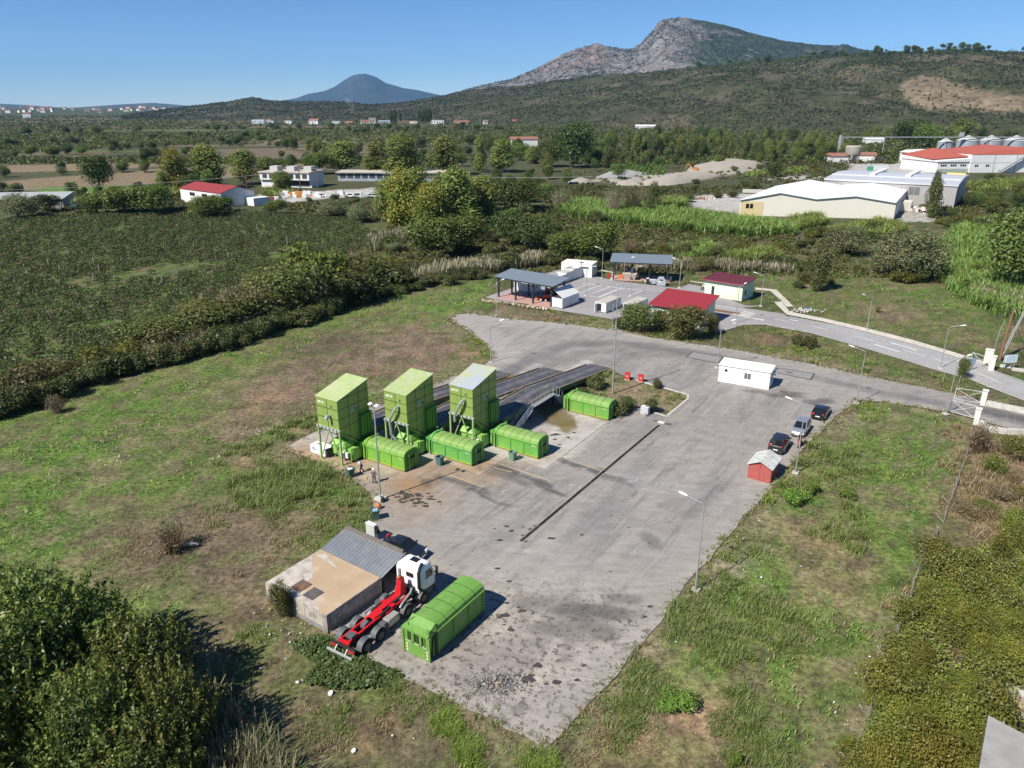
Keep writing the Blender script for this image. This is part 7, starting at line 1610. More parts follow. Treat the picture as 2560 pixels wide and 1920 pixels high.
# ------------------------------------------------------------------ red shed, office cabin
P0, P1, P2 = S(R5,(472,1092)), S(R5,(617,1131)), S(R5,(686,1058)); W_ = (P1-P0).length; yaw = math.atan2((P1-P0).y, (P1-P0).x); D_ = 3.0
t = thing('red_shed', 'small red wooden shed with a grey patched gable roof at the yard edge', 'shed', P0, yaw)
MB().prism([(0,0),(W_,0),(W_,1.75),(W_*.5,2.25),(0,1.75)], 0, D_, 'y').build('wall', WOODRED, t)
for k, x in enumerate((.04, W_/2+.01)):
 MB().box(x, x+W_/2-.05, -.05, -.002, .06, 1.74).build('door', M('door_red_board', (.36,.085,.072), .7, var=.12, scale=4, dirt=((.40,.11,.09), .40, 3)), t)
MB().box(W_/2-.04, W_/2+.03, -.075, -.05, .02, 2.0).build('trim', M('trim_red', (.36,.06,.05), .7), t)
for a, b_ in (((-.15,1.66),(W_*.5,2.32)),((W_*.5,2.32),(W_+.15,1.66))):
 MB().hexa([(a[0],-.25,a[1]),(b_[0],-.25,b_[1]),(b_[0],D_+.2,b_[1]),(a[0],D_+.2,a[1])],[(a[0],-.25,a[1]+.08),(b_[0],-.25,b_[1]+.08),(b_[0],D_+.2,b_[1]+.08),(a[0],D_+.2,a[1]+.08)]).build('roof', M('felt_roof', (.42,.44,.40), .85, var=.15, scale=2.5, dirt=((.62,.63,.60), .45, 1.6)), t)
P0, P1 = S(R5,(288,487)), S(R5,(606,541)); W_ = (P1-P0).length; yaw = math.atan2((P1-P0).y, (P1-P0).x); D_, Hc = 2.9, 2.55
t = thing('office_cabin', 'white office cabin with a ribbed roof standing in the yard near the road', 'cabin', P0, yaw)
MB().box(0,W_,0,D_,.08,Hc).build('wall', WHITEC, t)
mb = MB(); mb.hexa([(-.12,-.15,Hc),(W_+.12,-.15,Hc),(W_+.12,D_+.15,Hc),(-.12,D_+.15,Hc)],[(-.12,-.15,Hc+.1),(W_+.12,-.15,Hc+.1),(W_+.12,D_+.15,Hc+.22),(-.12,D_+.15,Hc+.22)])
for k in range(8): y = -.1+(D_+.1)*k/7; mb.box(-.1,W_+.1,y-.03,y+.03,Hc+.1+.12*k/8,Hc+.15+.12*k/8)
mb.build('roof', M('cabin_roof', (.70,.69,.66), .5, var=.05), t)
f = MB().box(W_*.5,W_*.5+1.0,-.04,-.002,1.05,2.0).build('window', M('window_frame', (.70,.70,.68), .5), t); MB().box(W_*.5+.06,W_*.5+.47,-.05,-.042,1.12,1.94).box(W_*.5+.53,W_*.5+.94,-.05,-.042,1.12,1.94).build('pane', M('pane_grey', (.12,.13,.125), .1, spec=.7), f)
f = MB().box(.75,1.25,-.03,-.002,1.65,2.1).build('window', M('window_frame'), t); MB().box(.8,1.2,-.04,-.032,1.7,2.05).build('pane', GLASS, f)
f = MB().box(W_+.002,W_+.04,.7,1.7,1.0,2.0).build('window', M('window_frame'), t); MB().box(W_+.042,W_+.05,.76,1.64,1.06,1.94).build('pane', M('pane_grey'), f)
MB().box(W_+.04,W_+.42,1.9,2.6,1.6,2.0).build('air_conditioner', M('window_frame'), t); MB().box(-.03,W_+.03,-.03,D_+.03,.0,.08).build('base_frame', ZINC, t)
# ------------------------------------------------------------------ the collection yard
PINK = M('pink_paving', (.43,.265,.23), .85, var=.08, scale=1.5, dirt=((.36,.24,.21), .35, 1.0))
TIN = M('blue_grey_tin', (.225,.265,.30), .45, .3, var=.05)
COLM = M('dark_column', (.030,.034,.042), .5, var=.1)
def open_shed(A, B, depth, h0, h1, nfront, label, over=.8):
 """A, B: front corner columns; the roof rises to the back"""
 d = (B-A); W = d.length; yaw = math.atan2(d.y, d.x); t = thing('open_shed', label, 'open shed', A, yaw, 'open steel sheds')
 mb = MB(); n = 60; vs_, fs_ = [], []
 sl = (h1-h0)/depth
 for k in range(n+1):
  x = -over+(W+2*over)*k/n; dz = .03*(k % 2); vs_ += [(x,-over,h0-sl*over+dz),(x,depth+over,h1+sl*over+dz),(x,-over,h0-sl*over+dz-.06),(x,depth+over,h1+sl*over+dz-.06)]
 for k in range(n): a = 4*k; fs_ += [(a,a+4,a+5,a+1),(a+2,a+3,a+7,a+6),(a,a+2,a+6,a+4),(a+1,a+5,a+7,a+3)]
 fs_ += [(0,1,3,2),(4*n,4*n+2,4*n+3,4*n+1)]; mb.add(vs_, fs_); mb.build('roof', TIN, t)
 MB().box(-over,W+over,-over-.06,-over-.005,h0-sl*over-.18,h0-sl*over+.06).build('gutter', COLM, t)
 for k in range(nfront):
  x = W*k/(nfront-1)
  for y, h in ((0, h0), (depth, h1)): MB().box(x-.14,x+.14,y-.14,y+.14,0,h-.1).build('column', COLM, t)
  MB().bar((x,0,h0-.22),(x,depth,h1-.22),.12,.2).build('rafter', COLM, t)
 for y, h in ((0,h0-.2),(depth,h1-.2)): MB().bar((0,y,h),(W,y,h),.12,.2).build('beam', COLM, t)
 for a, b_ in (((W/(nfront-1),depth,.1),(2*W/(nfront-1),depth,h1-.3)),((2*W/(nfront-1),depth,.1),(W/(nfront-1),depth,h1-.3)),((W*1/(nfront-1),0,.1),(2*W/(nfront-1),0,h0-.3))): MB().bar(a, b_, .06).build('brace', COLM, t)
 e = d.normalized(); n_ = Vector((-e.y, e.x, 0)); q = [A-e*.7-n_*.9, B+e*.7-n_*.9, B+e*.7+n_*(depth+.5), A-e*.7+n_*(depth+.5)]
 tag(MB().hexa([(p.x,p.y,.046) for p in q], [(p.x,p.y,.075) for p in q]).build('pink_pavement', PINK), kind='structure')
 return t, e, n_
A_, B_ = S(RC,(288,632)), S(RC,(1092,788))
open_shed(A_, B_, 4.4, 4.45, 5.0, 4, 'open steel shed with blue grey roof at the left of the collection yard')
A2, B2 = S(R2,(1027,172)), S(R2,(1418,190))
open_shed(A2, B2+(B2-A2)*.0, 5.0, 4.3, 4.9, 4, 'open steel shed with blue grey roof at the far side of the collection yard', .9)
WRIB = M('white_container', (.68,.70,.70), .5, grime=((.38,.35,.31), .45), var=.05, dirt=((.52,.50,.46), .33, 1.0))
def white_container(base, yaw, L, W, H, label, top='open', door=False):
 t = thing('white_container', label, 'container', base, yaw, 'white containers of the collection yard')
 mb = MB(); e = .06
 for s in (0, 1): mb.box(0,L,s*(W-e),s*(W-e)+e,.2,H)
 mb.box(0,e,e,W-e,.2,H); mb.box(L-e,L,e,W-e,.2,H); mb.box(e,L-e,e,W-e,.2,.28); mb.build('wall', WRIB, t)
 mb = MB(); n = int(L/.55)
 for k in range(n+1):
  x = L*k/n
  for y in (-.05, W-.0): mb.hexa([(x-.05,y,.05),(x+.05,y,.05),(x+.05,y+.05,.05),(x-.05,y+.05,.05)],[(x-.07,y,H),(x+.07,y,H),(x+.07,y+.05,H),(x-.07,y+.05,H)])
 mb.build('rib', WRIB, t)
 MB().box(-.03,L+.03,-.07,.0,H-.08,H+.04).box(-.03,L+.03,W,W+.07,H-.08,H+.04).box(-.07,-.0,0,W,H-.08,H+.04).box(L,L+.07,0,W,H-.08,H+.04).build('top_rail', WRIB, t)
 for k in (.0, .33, .66): MB().box(-.035,-.002,W*k+.06,W*(k+.33)-.06,.3,H-.15).build('door_panel', WHITE, t)
 if top == 'lid': MB().hexa([(-.05,-.05,H+.045),(L+.05,-.05,H+.045),(L+.05,W+.05,H+.045),(-.05,W+.05,H+.045)],[(-.05,-.05,H+.12),(L+.05,-.05,H+.12),(L+.05,W+.05,H+.12),(-.05,W+.05,H+.12)]).build('lid', M('dusty_lid', (.44,.41,.37), .85, var=.12), t)
 if top == 'tilted': MB().hexa([(.1,-.1,H+.06),(L,-.1,H+.06),(L,W*.96,H+1.5),(.1,W*.96,H+1.5)],[(.1,-.16,H+.12),(L,-.16,H+.12),(L,W*.92,H+1.56),(.1,W*.92,H+1.56)]).build('lid', M('patched_lid', (.70,.71,.70), .5, var=.05, dirt=((.33,.33,.33), .30, 1.6)), t)
 if door:
  MB().box(-.04,-.036,W*.42,W*.78,.32,H-.2).build('opening', BLACK, t); MB().box(-1.0,-.05,W*.80,W*.84,.3,H-.12).build('open_door', WHITE, t)
 return t
def seat(p0, p1): return math.atan2((p1-p0).y, (p1-p0).x)
q0, q1, q2 = S(RC,(1100,800)), S(RC,(1262,818)), S(RC,(1520,716)); ya = seat(q1, q2)
white_container(q1, ya, 6.2, 2.3, 2.05, 'white container with its patched lid tilted open beside the left open shed', 'tilted')
q1, q2 = S(RC,(1930,886)), S(RC,(2140,762)); white_container(q1, ya, 5.9, 2.3, 1.95, 'white container with dusty lid and open door in front of the parking lines', 'lid', True)
white_container(S(R2,(1180,425)), ya, 5.6, 2.3, 1.9, 'white container with dusty lid half hidden by the shrubs of the red roofed building', 'lid', True)
white_container(S(RC,(1135,480)), ya, 5.2, 2.3, 2.0, 'white container behind the roof of the left open shed, next to the shaded one', 'open')
white_container(S(RC,(1320,412)), ya, 6.0, 2.4, 2.1, 'white container with a brownish lid behind the left open shed', 'lid')
white_container(S(RC,(1425,372)), ya, 6.5, 2.5, 2.4, 'tall white container beside the white block building', 'open')
white_container(S(RC,(930,552)), ya+math.pi/2, 5.2, 2.3, 1.9, 'white low container standing in the shade of the left open shed', 'open')
q0, q1, q2 = S(RC,(1500,318)), S(RC,(1715,336)), S(RC,(1865,296)); ya2 = seat(q0, q1); W_ = (q1-q0).length
b0 = S(RC,(1240,265)); b0 = q1 - Vector((math.cos(ya2), math.sin(ya2), 0))*7.4
t = thing('block_building', 'white flat roofed block building between the two open sheds', 'building', b0, ya2)
WB = M('white_render', (.72,.71,.69), .8, var=.04, dirt=((.60,.58,.54), .3, .8))
MB().box(0,7.4,0,4.4,0,2.9).build('wall', WB, t); MB().box(-.06,7.46,-.06,4.46,2.9,3.08).build('roof', M('pale_flat_roof', (.70,.66,.60), .85, var=.08), t)
MB().box(4.6,6.3,-.04,-.002,0,2.25).build('door', M('door_grey_white', (.60,.62,.63), .5), t); MB().box(4.5,6.5,-.3,-.002,2.32,2.42).build('canopy', DARK, t); MB().box(7.402,7.43,1.9,3.1,1.75,2.35).build('window', GLASS, t); MB().box(7.402,7.44,.4,1.2,0,2.05).build('door', M('door_grey', (.40,.41,.43), .5), t)
MB().lathe([(.18,0),(.2,.12),(.05,.2)], 10, (2.6,3.9,3.08)).build('roof_vent', WHITEC, t, True)
# things under the sheds
TR = M('machine_red', (.55,.045,.02), .45, var=.1)
t = thing('red_loader', 'small orange red machine parked under the left open shed', 'loader', S(RC,(1000,690)), R(150))
MB().hexa([(-.8,-.5,.5),(.8,-.5,.5),(.8,.5,.5),(-.8,.5,.5)],[(-.7,-.45,1.1),(.5,-.4,1.15),(.5,.4,1.15),(-.7,.45,1.1)]).build('hood', TR, t); MB().box(-.9,-.3,-.55,.55,1.1,1.35).build('seat_box', TR, t); MB().bar((.6,-.5,.6),(1.6,-.5,.35),.14).bar((.6,.5,.6),(1.6,.5,.35),.14).box(1.5,2.0,-.6,.6,.2,.65).build('bucket', ORANGE, t)
for x, r in ((-.55,.42),(.6,.36)):
 for s in (-1, 1): wheel(t, x, s*.62, r, .3, M('rim_white', (.66,.62,.5), .5), .55)
MB().bar((-.6,0,1.35),(-.6,0,1.9),.05).build('exhaust', DARK, t)
t = thing('tractor', 'dark tractor with red frame in the shade behind the orange red machine', 'tractor', S(RC,(1090,600)), R(150))
MB().box(-.9,1.2,-.45,.45,.7,1.3).build('hood', TR, t); MB().box(-1.3,-.3,-.65,.65,1.0,2.0).build('cab', GLASS, t)
MB().box(-1.35,-.25,-.7,.7,2.0,2.1).build('roof', DARK, t)
for x, r in ((-.8,.65),(.9,.42)):
 for s in (-1, 1): wheel(t, x, s*.75, r, .35)
t = thing('skip_container', 'beige open skip heaped with scrap under the far open shed', 'skip', S(R2,(1150,170)), R(-20))
MB().hexa([(-1.2,-.8,.1),(1.2,-.8,.1),(1.2,1.2,.1),(-1.2,1.2,.1)],[(-1.6,-1.4,1.5),(1.6,-1.4,1.5),(1.5,1.4,1.7),(-1.5,1.4,1.7)]).build('body', M('beige_plate', (.52,.45,.37), .7, var=.1), t); MB().hexa([(-1.0,-.4,1.5),(1.1,-.5,1.5),(1.1,1.1,1.5),(-1,1.1,1.5)],[(-.9,-.2,2.2),(.8,-.2,2.3),(.9,1,2.1),(-.8,1,2.3)]).build('scrap', M('scrap_grey', (.10,.11,.16), .6, var=.5, scale=5), t)
for x, lab, mt in ((1085,'orange crate at the left end under the far open shed',ORANGE),):
 t = thing('crate', lab, 'crate', S(R2,(1082,163)), R(-10)); MB().box(-.45,.45,-.4,.4,0,1.1).build('box', mt, t); MB().box(-.48,.48,-.43,.43,1.1,1.16).build('lid', mt, t)
GB_ = M('grey_bin', (.34,.38,.42), .5, var=.1)
t = thing('recycling_bank', 'grey house shaped recycling container at the front of the far open shed', 'recycling container', S(R2,(1375,215)), R(-12))
MB().prism([(-.95,.15),(.95,.15),(.95,1.3),(.5,1.85),(-.5,1.85),(-.95,1.3)], -.75, .75, 'y').build('body', GB_, t); MB().box(-.35,.35,-.78,-.752,1.25,1.5).build('slot', BLACK, t); MB().box(-.5,-.1,-.775,-.752,.9,1.15).build('sticker', WHITEC, t); MB().box(-.3,.3,-.2,.2,1.85,1.95).build('lifting_lug', GB_, t)
t = thing('grid_box', 'low grey grid box beside the house shaped recycling container', 'box', S(R2,(1312,205)), R(-12))
MB().box(-.7,.7,-.5,.5,.2,1.0).build('body', GB_, t); MB().box(-.74,.74,-.54,.54,1.0,1.06).build('rim', M('rim_light', (.5,.54,.57), .5), t)
for x in (-.6,.6): MB().box(x-.08,x+.08,-.45,.45,.02,.2).build('foot', DARK, t)
for p, lab in (((1278,198),'dark barrel with white lid at the left of the grey grid box'), ((1442,185),'dark blue grey bin at the right end under the far open shed')):
 t = thing('barrel', lab, 'barrel', S(R2, p)); MB().lathe([(.32,0),(.36,.1),(.36,1.0),(.3,1.1)], 14).build('body', DARK if p[0] < 1300 else M('slate_bin', (.10,.11,.16), .5), t, True); MB().lathe([(.33,1.1),(.3,1.2),(.1,1.24)], 14).build('lid', WHITEC if p[0] < 1300 else DARK, t, True)
for k, p in enumerate(((1180,158),(1196,160))):
 t = thing('white_machine', ('white appliance beside the beige skip','second white appliance, farther from the beige skip')[k], 'appliance', S(R2, p), R(-10+20*k)); MB().box(-.35,.35,-.35,.35,.0,.9).build('housing', WHITE, t); MB().lathe([(.2,0),(.2,.02)], 12, (0,0,.9)).build('knob', DARK, t)
t = thing('hydrant_box', 'small red hydrant box on the grass beside the far open shed', 'hydrant box', S(RC,(1978,330)), R(-10)); MB().box(-.3,.3,-.25,.25,.05,.95).build('housing', REDP, t); MB().box(-.34,.34,-.29,.29,.95,1.0).build('lid', REDP, t)
# buildings with red roofs
RIBRED = M('ribbed_red_roof', (.36,.045,.055), .45, .1, var=.06); MAROON = M('maroon_roof', (.155,.035,.045), .5, .1, var=.06); MINT = M('mint_render', (.56,.63,.50), .85, var=.03, dirt=((.50,.56,.45), .3, .8))
def rib_roof(mb, corners, n=34, hgt_=.05, th=.1):
 """corners: front left, front right, back right, back left"""
 a, b_, c, d = [Vector(p) for p in corners]; dn = Vector((0,0,-th)); mb.hexa([a+dn,b_+dn,c+dn,d+dn],[a,b_,c,d])
 for k in range(n+1):
  f_ = k/n; p, q = a.lerp(b_, f_), d.lerp(c, f_); s_ = (b_-a).normalized()*.035; z = Vector((0,0,hgt_)); z0 = Vector((0,0,.003)); mb.hexa([p-s_+z0,p+s_+z0,q+s_+z0,q-s_+z0],[p-s_*.6+z,p+s_*.6+z,q+s_*.6+z,q-s_*.6+z])
fr = S(R2,(1665,547)); rl = S(R2,(1285,345),3.3); rr_ = S(R2,(1680,405),3.3); rb = S(R2,(1780,285),4.45); e = (rr_-rl); e.z = 0; ya = math.atan2(e.y, e.x); L_ = e.length; e.normalize(); n_ = Vector((-e.y,e.x,0)); D_ = max(5.5, (rb-rr_).dot(n_))
base = Vector((rl.x, rl.y, 0)) + e*.55 + n_*.55
t = thing('red_roofed_building', 'mint green building with a bright ribbed red roof behind tall shrubs', 'building', base, ya); W_ = L_-1.1; Dp = D_-1.1
MB().prism([(0,0),(Dp,0),(Dp,4.2),(0,3.2)], 0, W_, 'x').build('wall', MINT, t)
mb = MB(); rib_roof(mb, [(-.55,-.55,3.28),(W_+.55,-.55,3.28),(W_+.55,Dp+.55,4.5),(-.55,Dp+.55,4.5)]); mb.build('roof', RIBRED, t)
MB().box(-.55,W_+.55,-.63,-.56,3.08,3.3).build('gutter', RIBRED, t)
f = MB().box(1.0,1.9,-.04,-.002,1.4,2.4).build('window', WHITEC, t); MB().box(1.06,1.4,-.05,-.042,1.46,2.34).box(1.5,1.84,-.05,-.042,1.46,2.34).build('pane', GLASS, f)
for y in (1.0, 2.4, 3.6): f = MB().box(W_+.002,W_+.04,y,y+.6,1.6,2.5).build('window', M('frame_dark', (.12,.14,.13), .6), t); MB().box(W_+.042,W_+.05,y+.05,y+.55,1.65,2.45).build('pane', GLASS, f)
q1 = S(R2,(1960,331)); q0 = S(R2,(1735,262)); q2 = S(R2,(2052,268)); e = (q1-q0).normalized(); ya = math.atan2(e.y, e.x); W_ = 8.2; e2 = Vector((-e.y,e.x,0)); base = q1 - e*W_
ya = R(-40); e = Vector((math.cos(ya), math.sin(ya), 0)); base = q1 - e*W_; Dp = 5.6
t = thing('green_building', 'pale green building with a flat dark red roof and wide white shutter', 'building', base, ya)
MB().prism([(0,0),(Dp,0),(Dp,3.85),(0,3.45)], 0, W_, 'x').build('wall', MINT, t)
mb = MB(); rib_roof(mb, [(-.5,-.6,3.52),(W_+.45,-.6,3.52),(W_+.45,Dp+.5,3.98),(-.5,Dp+.5,3.98)], 40, .03); mb.build('roof', MAROON, t)
mb = MB(); mb.box(-.5,W_+.45,-.66,-.605,3.36,3.54); mb.build('gutter', M('gutter_red', (.30,.07,.06), .6), t)
MB().box(2.9,6.6,-.05,-.002,1.0,2.25).build('shutter', WHITEC, t); MB().box(1.55,2.15,-.02,-.002,.05,2.2).build('door', DARK, t)
MB().box(W_+.002,W_+.03,1.2,2.0,1.0,2.1).build('window', GLASS, t); MB().box(.0,1.2,-.012,-.002,1.3,1.75).build('sign_panel', WHITEC, t)
t = thing('skid_steer_loader', 'small white and black wheel loader beside the green building', 'loader', S(R2,(1708,240)), R(-125))
MB().hexa([(-.9,-.5,.35),(.6,-.5,.35),(.6,.5,.35),(-.9,.5,.35)],[(-.9,-.5,1.1),(.3,-.45,.9),(.3,.45,.9),(-.9,.5,1.1)]).build('body', WHITE, t); MB().box(-.6,.3,-.42,.42,1.0,2.0).build('cab', DARK, t); MB().box(.302,.32,-.35,.35,1.1,1.9).build('windscreen', M('pale_glass', (.42,.50,.50), .2), t)
for s in (-1, 1): MB().bar((-.7,s*.62,1.2),(.9,s*.62,.75),.14,.18).bar((.9,s*.62,.75),(1.2,s*.62,.3),.14).build('lift_arm', WHITE, t)
MB().hexa([(1.1,-.85,.05),(1.7,-.85,.05),(1.7,.85,.05),(1.1,.85,.05)],[(1.1,-.85,.6),(1.25,-.85,.55),(1.25,.85,.55),(1.1,.85,.6)]).build('bucket', DARK, t)
for x in (-.55,.35):
 for s in (-1, 1): wheel(t, x, s*.62, .36, .28)
# truck scale beside the green building
t = thing('truck_scale', 'raised truck scale with brown side beam between the two red roofed buildings', 'weighbridge', S(R2,(1850,400)), R(-36))
MB().box(-5.5,3.2,-1.4,1.4,.25,.35).build('deck', M('scale_grey', (.31,.30,.30), .8, var=.08), t)
for s in (-1, 1): MB().box(-5.5,3.2,s*1.45-.06,s*1.45+.06,.06,.45).build('side_beam', RUST if s < 0 else ZINC, t)
MB().hexa([(3.2,-1.4,.06),(5.4,-1.4,.06),(5.4,1.4,.06),(3.2,1.4,.06)],[(3.2,-1.4,.35),(5.4,-1.4,.08),(5.4,1.4,.08),(3.2,1.4,.35)]).build('approach', M('approach_grey', (.42,.42,.40), .8), t)
t = thing('fire_post', 'small yellow post on the grass right of the far open shed', 'post', S(R2,(1535,208))); MB().tube([(0,0,0),(0,0,1.3)], .1, 8).build('post', YEDGE, t); MB().lathe([(.14,0),(.14,.1)], 8, (0,0,1.3)).build('cap', YEDGE, t)
# ------------------------------------------------------------------ gates, pillars, signs, fence
PIL = M('pillar_render', (.62,.60,.56), .85, var=.06, dirt=((.45,.43,.39), .33, 1.5))
RG7 = (2200, 740, 2560, 1659)
def pillar(p, h, w_, label):
 t = thing('gate_pillar', label, 'gate pillar', S(RG7, p), R(-35), 'white gate pillars'); MB().box(-w_,w_,-w_,w_,0,h).build('shaft', PIL, t); MB().box(-w_-.07,w_+.07,-w_-.07,w_+.07,h,h+.12).build('cap', PIL, t); return t
pillar((1180,1258), 2.05, .28, 'white gate pillar on the far side of the lower road'); pillar((1100,1480), 2.1, .28, 'cracked white gate pillar on the near side of the lower road'); pillar((930,925), 2.0, .36, 'white gate pillar on the near side of the upper road'); pillar((1275,855), 2.2, .36, 'white gate pillar on the far side of the upper road beside the meter cabinet')
def gate_leaf(p0, p1, h, label):
 a, b_ = S(RG7, p0), S(RG7, p1); d = b_-a; t = thing('gate_leaf', label, 'gate', a, math.atan2(d.y, d.x), 'white tubular gates'); W = d.length
 MB().bar((0,0,.15),(0,0,h),.06).bar((W,0,.15),(W,0,h),.06).bar((0,0,h),(W,0,h),.06).bar((0,0,.18),(W,0,.18),.06).build('frame', M('gate_white', (.62,.64,.64), .5, .2), t)
 MB().bar((0,.0,.2),(W,0,h-.05),.045).build('cross_bar', M('gate_white'), t); MB().bar((0,0,h-.05),(W,0,.2),.045).build('cross_bar', M('gate_white'), t)
 return t
gate_leaf((850,1200), (1150,1245), 1.75, 'open gate leaf at the far side of the lower road'); gate_leaf((800,1340), (1080,1420), 1.75, 'open gate leaf across the near side of the lower road'); gate_leaf((1040,770), (1240,840), 1.7, 'open gate leaf beside the far pillar of the upper road')
t = thing('meter_cabinet', 'white meter cabinet with a grey door behind the gate of the upper road', 'cabinet', S(RG7,(1235,770)), R(-35)); MB().box(-.55,.55,-.35,.35,0,2.1).build('housing', PIL, t); MB().box(.552,.58,-.3,.3,.5,1.95).build('door', ZINC, t); MB().box(-.6,.6,-.4,.4,2.1,2.2).build('roof', PIL, t)
def board(p, w_, h, z, label, yaw, face, ink):
 t = thing('sign_board', label, 'sign', S(RG7, p), yaw)
 for x in (-w_*.4, w_*.4): MB().bar((x,0,0),(x,0,z+h),.06).build('post', STEEL, t)
 MB().box(-w_/2,w_/2,-.06,-.032,z,z+h).build('panel', face, t); mb = MB(); rr = random.Random(8)
 for k, zz_ in enumerate((.78,.60,.42,.22)):
  x = -w_*.4+(.1 if k else .25)*w_
  while x < w_*.4: l_ = rr.uniform(.05,.16)*w_; mb.box(x, min(x+l_, w_*.42), -.066, -.061, z+h*zz_-.04*h, z+h*zz_+.05*h); x += l_+.025*w_
 mb.build('lettering', ink, t); MB().box(-w_*.47,-w_*.4,-.066,-.061,z+.04*h,z+.14*h).build('emblem', BLUEINK, t); return t
board((1475,840), 2.2, 1.25, 1.0, 'pale sign board on two posts right of the utility pole', R(8), M('sign_pale', (.60,.68,.72), .5), M('sign_ink', (.25,.42,.55), .5))
board((1035,860), 1.9, 1.1, .9, 'blue sign board beside the near pillar of the upper road', R(30), M('sign_blue', (.34,.48,.60), .5), M('sign_ink2', (.55,.65,.72), .5))
b = S(RG7,(1375,745)); h = hgt(b, (740+165*.217)/V_); tp = S(RG7,(1500,165),h)
t = thing('utility_pole', 'brown wooden utility pole leaning slightly beside the sign board', 'utility pole', b)
lean = Vector((0.35, .1, h)); MB().tube([(0,0,0),lean*.5,lean], [.24,.2,.16], 10).build('post', M('brown_wood', (.20,.105,.06), .85, var=.25, scale=3), t, True); MB().lathe([(.06,0),(.09,.1),(.05,.2)], 8, lean+Vector((.25,0,-.3))).build('insulator', WHITEC, t, True); MB().bar(lean+Vector((-.1,0,-.25)), lean+Vector((.35,0,-.25)), .06).build('bracket', DARK, t)
b2 = S(RG7,(1400,690)); t = thing('lattice_pole', 'leaning grey lattice pole right behind the brown utility pole', 'lattice pole', b2); q = Vector((2.6,.8,7.6)); n9 = 9
for s in (-.18, .18):
 MB().bar(Vector((s,0,0)), q+Vector((s*.6,0,0)), .09).build('chord', ZINC, t)
for k in range(n9):
 f0, f1 = k/n9, (k+1)/n9; MB().bar(q*f0+Vector((-.18,0,0)), q*f1+Vector((.16,0,0)), .04).build('lacing', ZINC, t)
t = thing('thin_pole', 'thin bent pole left of the brown utility pole', 'pole', S(RG7,(1290,700))); MB().tube([(0,0,0),(.3,.1,4.3),(.9,.3,5.8)], .05, 8).build('pole', STEEL, t, True)
tag(MB().tube([tuple(S(RG7,(1515,190),h-1.0)), tuple(S(RG7,(1560,340),4.6)), tuple(S(RG7,(1659,560),3.2)), tuple(S(RG7,(1900,900),3.0))], .035, 6).build('power_cable', BLACK, None, True), 'black cable hanging from the utility pole towards the right border', 'cable')
# low parapets of the road beyond the gate
for pts, lab in (([(1210,1258),(1400,1300),(1659,1350),(1900,1400)], 'low pale parapet on the far side of the lower road beyond the gate'), ([(1140,1480),(1240,1560),(1450,1590),(1659,1600),(1900,1620)], 'low broken parapet on the near side of the lower road beyond the gate')):
 q = [S(RG7, p) for p in pts]; t = thing('parapet', lab, 'low wall', q[0])
 for a, b_ in zip(q[:-1], q[1:]): MB().bar((a-q[0]).to_3d()+Vector((0,0,.35)), (b_-q[0]).to_3d()+Vector((0,0,.35)), .5, .7).build('wall_piece', CONC, t)
o = tag(MB().box(-1.4,1.4,-.25,.25,0,.4).build('stone_wall', CONC), 'short white stone wall right of the sign board', 'low wall'); o.location = S(RG7,(1640,870)); o.rotation_euler = (0,0,R(-25))
o = tag(MB().hexa([(-.7,-.3,0),(.7,-.3,0),(.7,.3,0),(-.7,.3,0)],[(-.6,-.2,.35),(.65,-.25,.3),(.6,.2,.4),(-.65,.25,.32)]).build('stone_block', CONC), 'pale stone block lying below the sign board', 'stone'); o.location = S(RG7,(1440,820)); o.rotation_euler = (0,0,R(-25))
# bent wire fence of the right field
FP = [(2100,940),(2092,975),(2080,1012),(2066,1052),(2052,1092),(2038,1130),(2026,1155),(2000,1200),(1985,1235),(1975,1268),(1966,1300),(1950,1345),(1938,1378),(1925,1410),(1918,1432),(1905,1478),(1880,1540),(1866,1590),(1852,1622),(1840,1655)]
FW = M('fence_post', (.34,.33,.30), .85, var=.2)
t = thing('wire_fence', 'bent wire fence with leaning posts between the field and the thicket', 'fence', G(*FP[0]))
q = [G(*p)-G(*FP[0]) for p in FP]; rr = random.Random(12)
for k, p in enumerate(q):
 d = Vector((-.9 if k % 3 else -.3, rr.uniform(-.2,.2), rr.uniform(.5,1.4))); MB().bar(p, p+d, .07).build('post', FW, t)
WIREM = M('wire_grey', (.34,.33,.31), .8, var=.15)
for a, b_ in zip(q[:-1], q[1:]):
 if rr.random() < .2: continue
 mb = MB()
 for z in (.2,.55,.9): mb.tube([a+Vector((-.1*z,0,z)), (a+b_)/2+Vector((-.2*z,0,z-.08)), b_+Vector((-.1*z,0,z))], .011, 4, False)
 for j in range(7): f_ = (j+.5)/7; p = a.lerp(b_, f_); mb.bar(p+Vector((0,0,.05)), p+Vector((-.1,0,.9)), .01)
 mb.build('wire', WIREM, t)
for p, lab in (((720,990),'thin white stake standing on the verge between the roads'), ((905,1015),'leaning thin stake in front of the near pillar of the upper road')):
 o = tag(MB().bar((0,0,0),(.06,0,1.3),.06).build('stake', FW), lab, 'stake'); o.location = S(RG7, p)
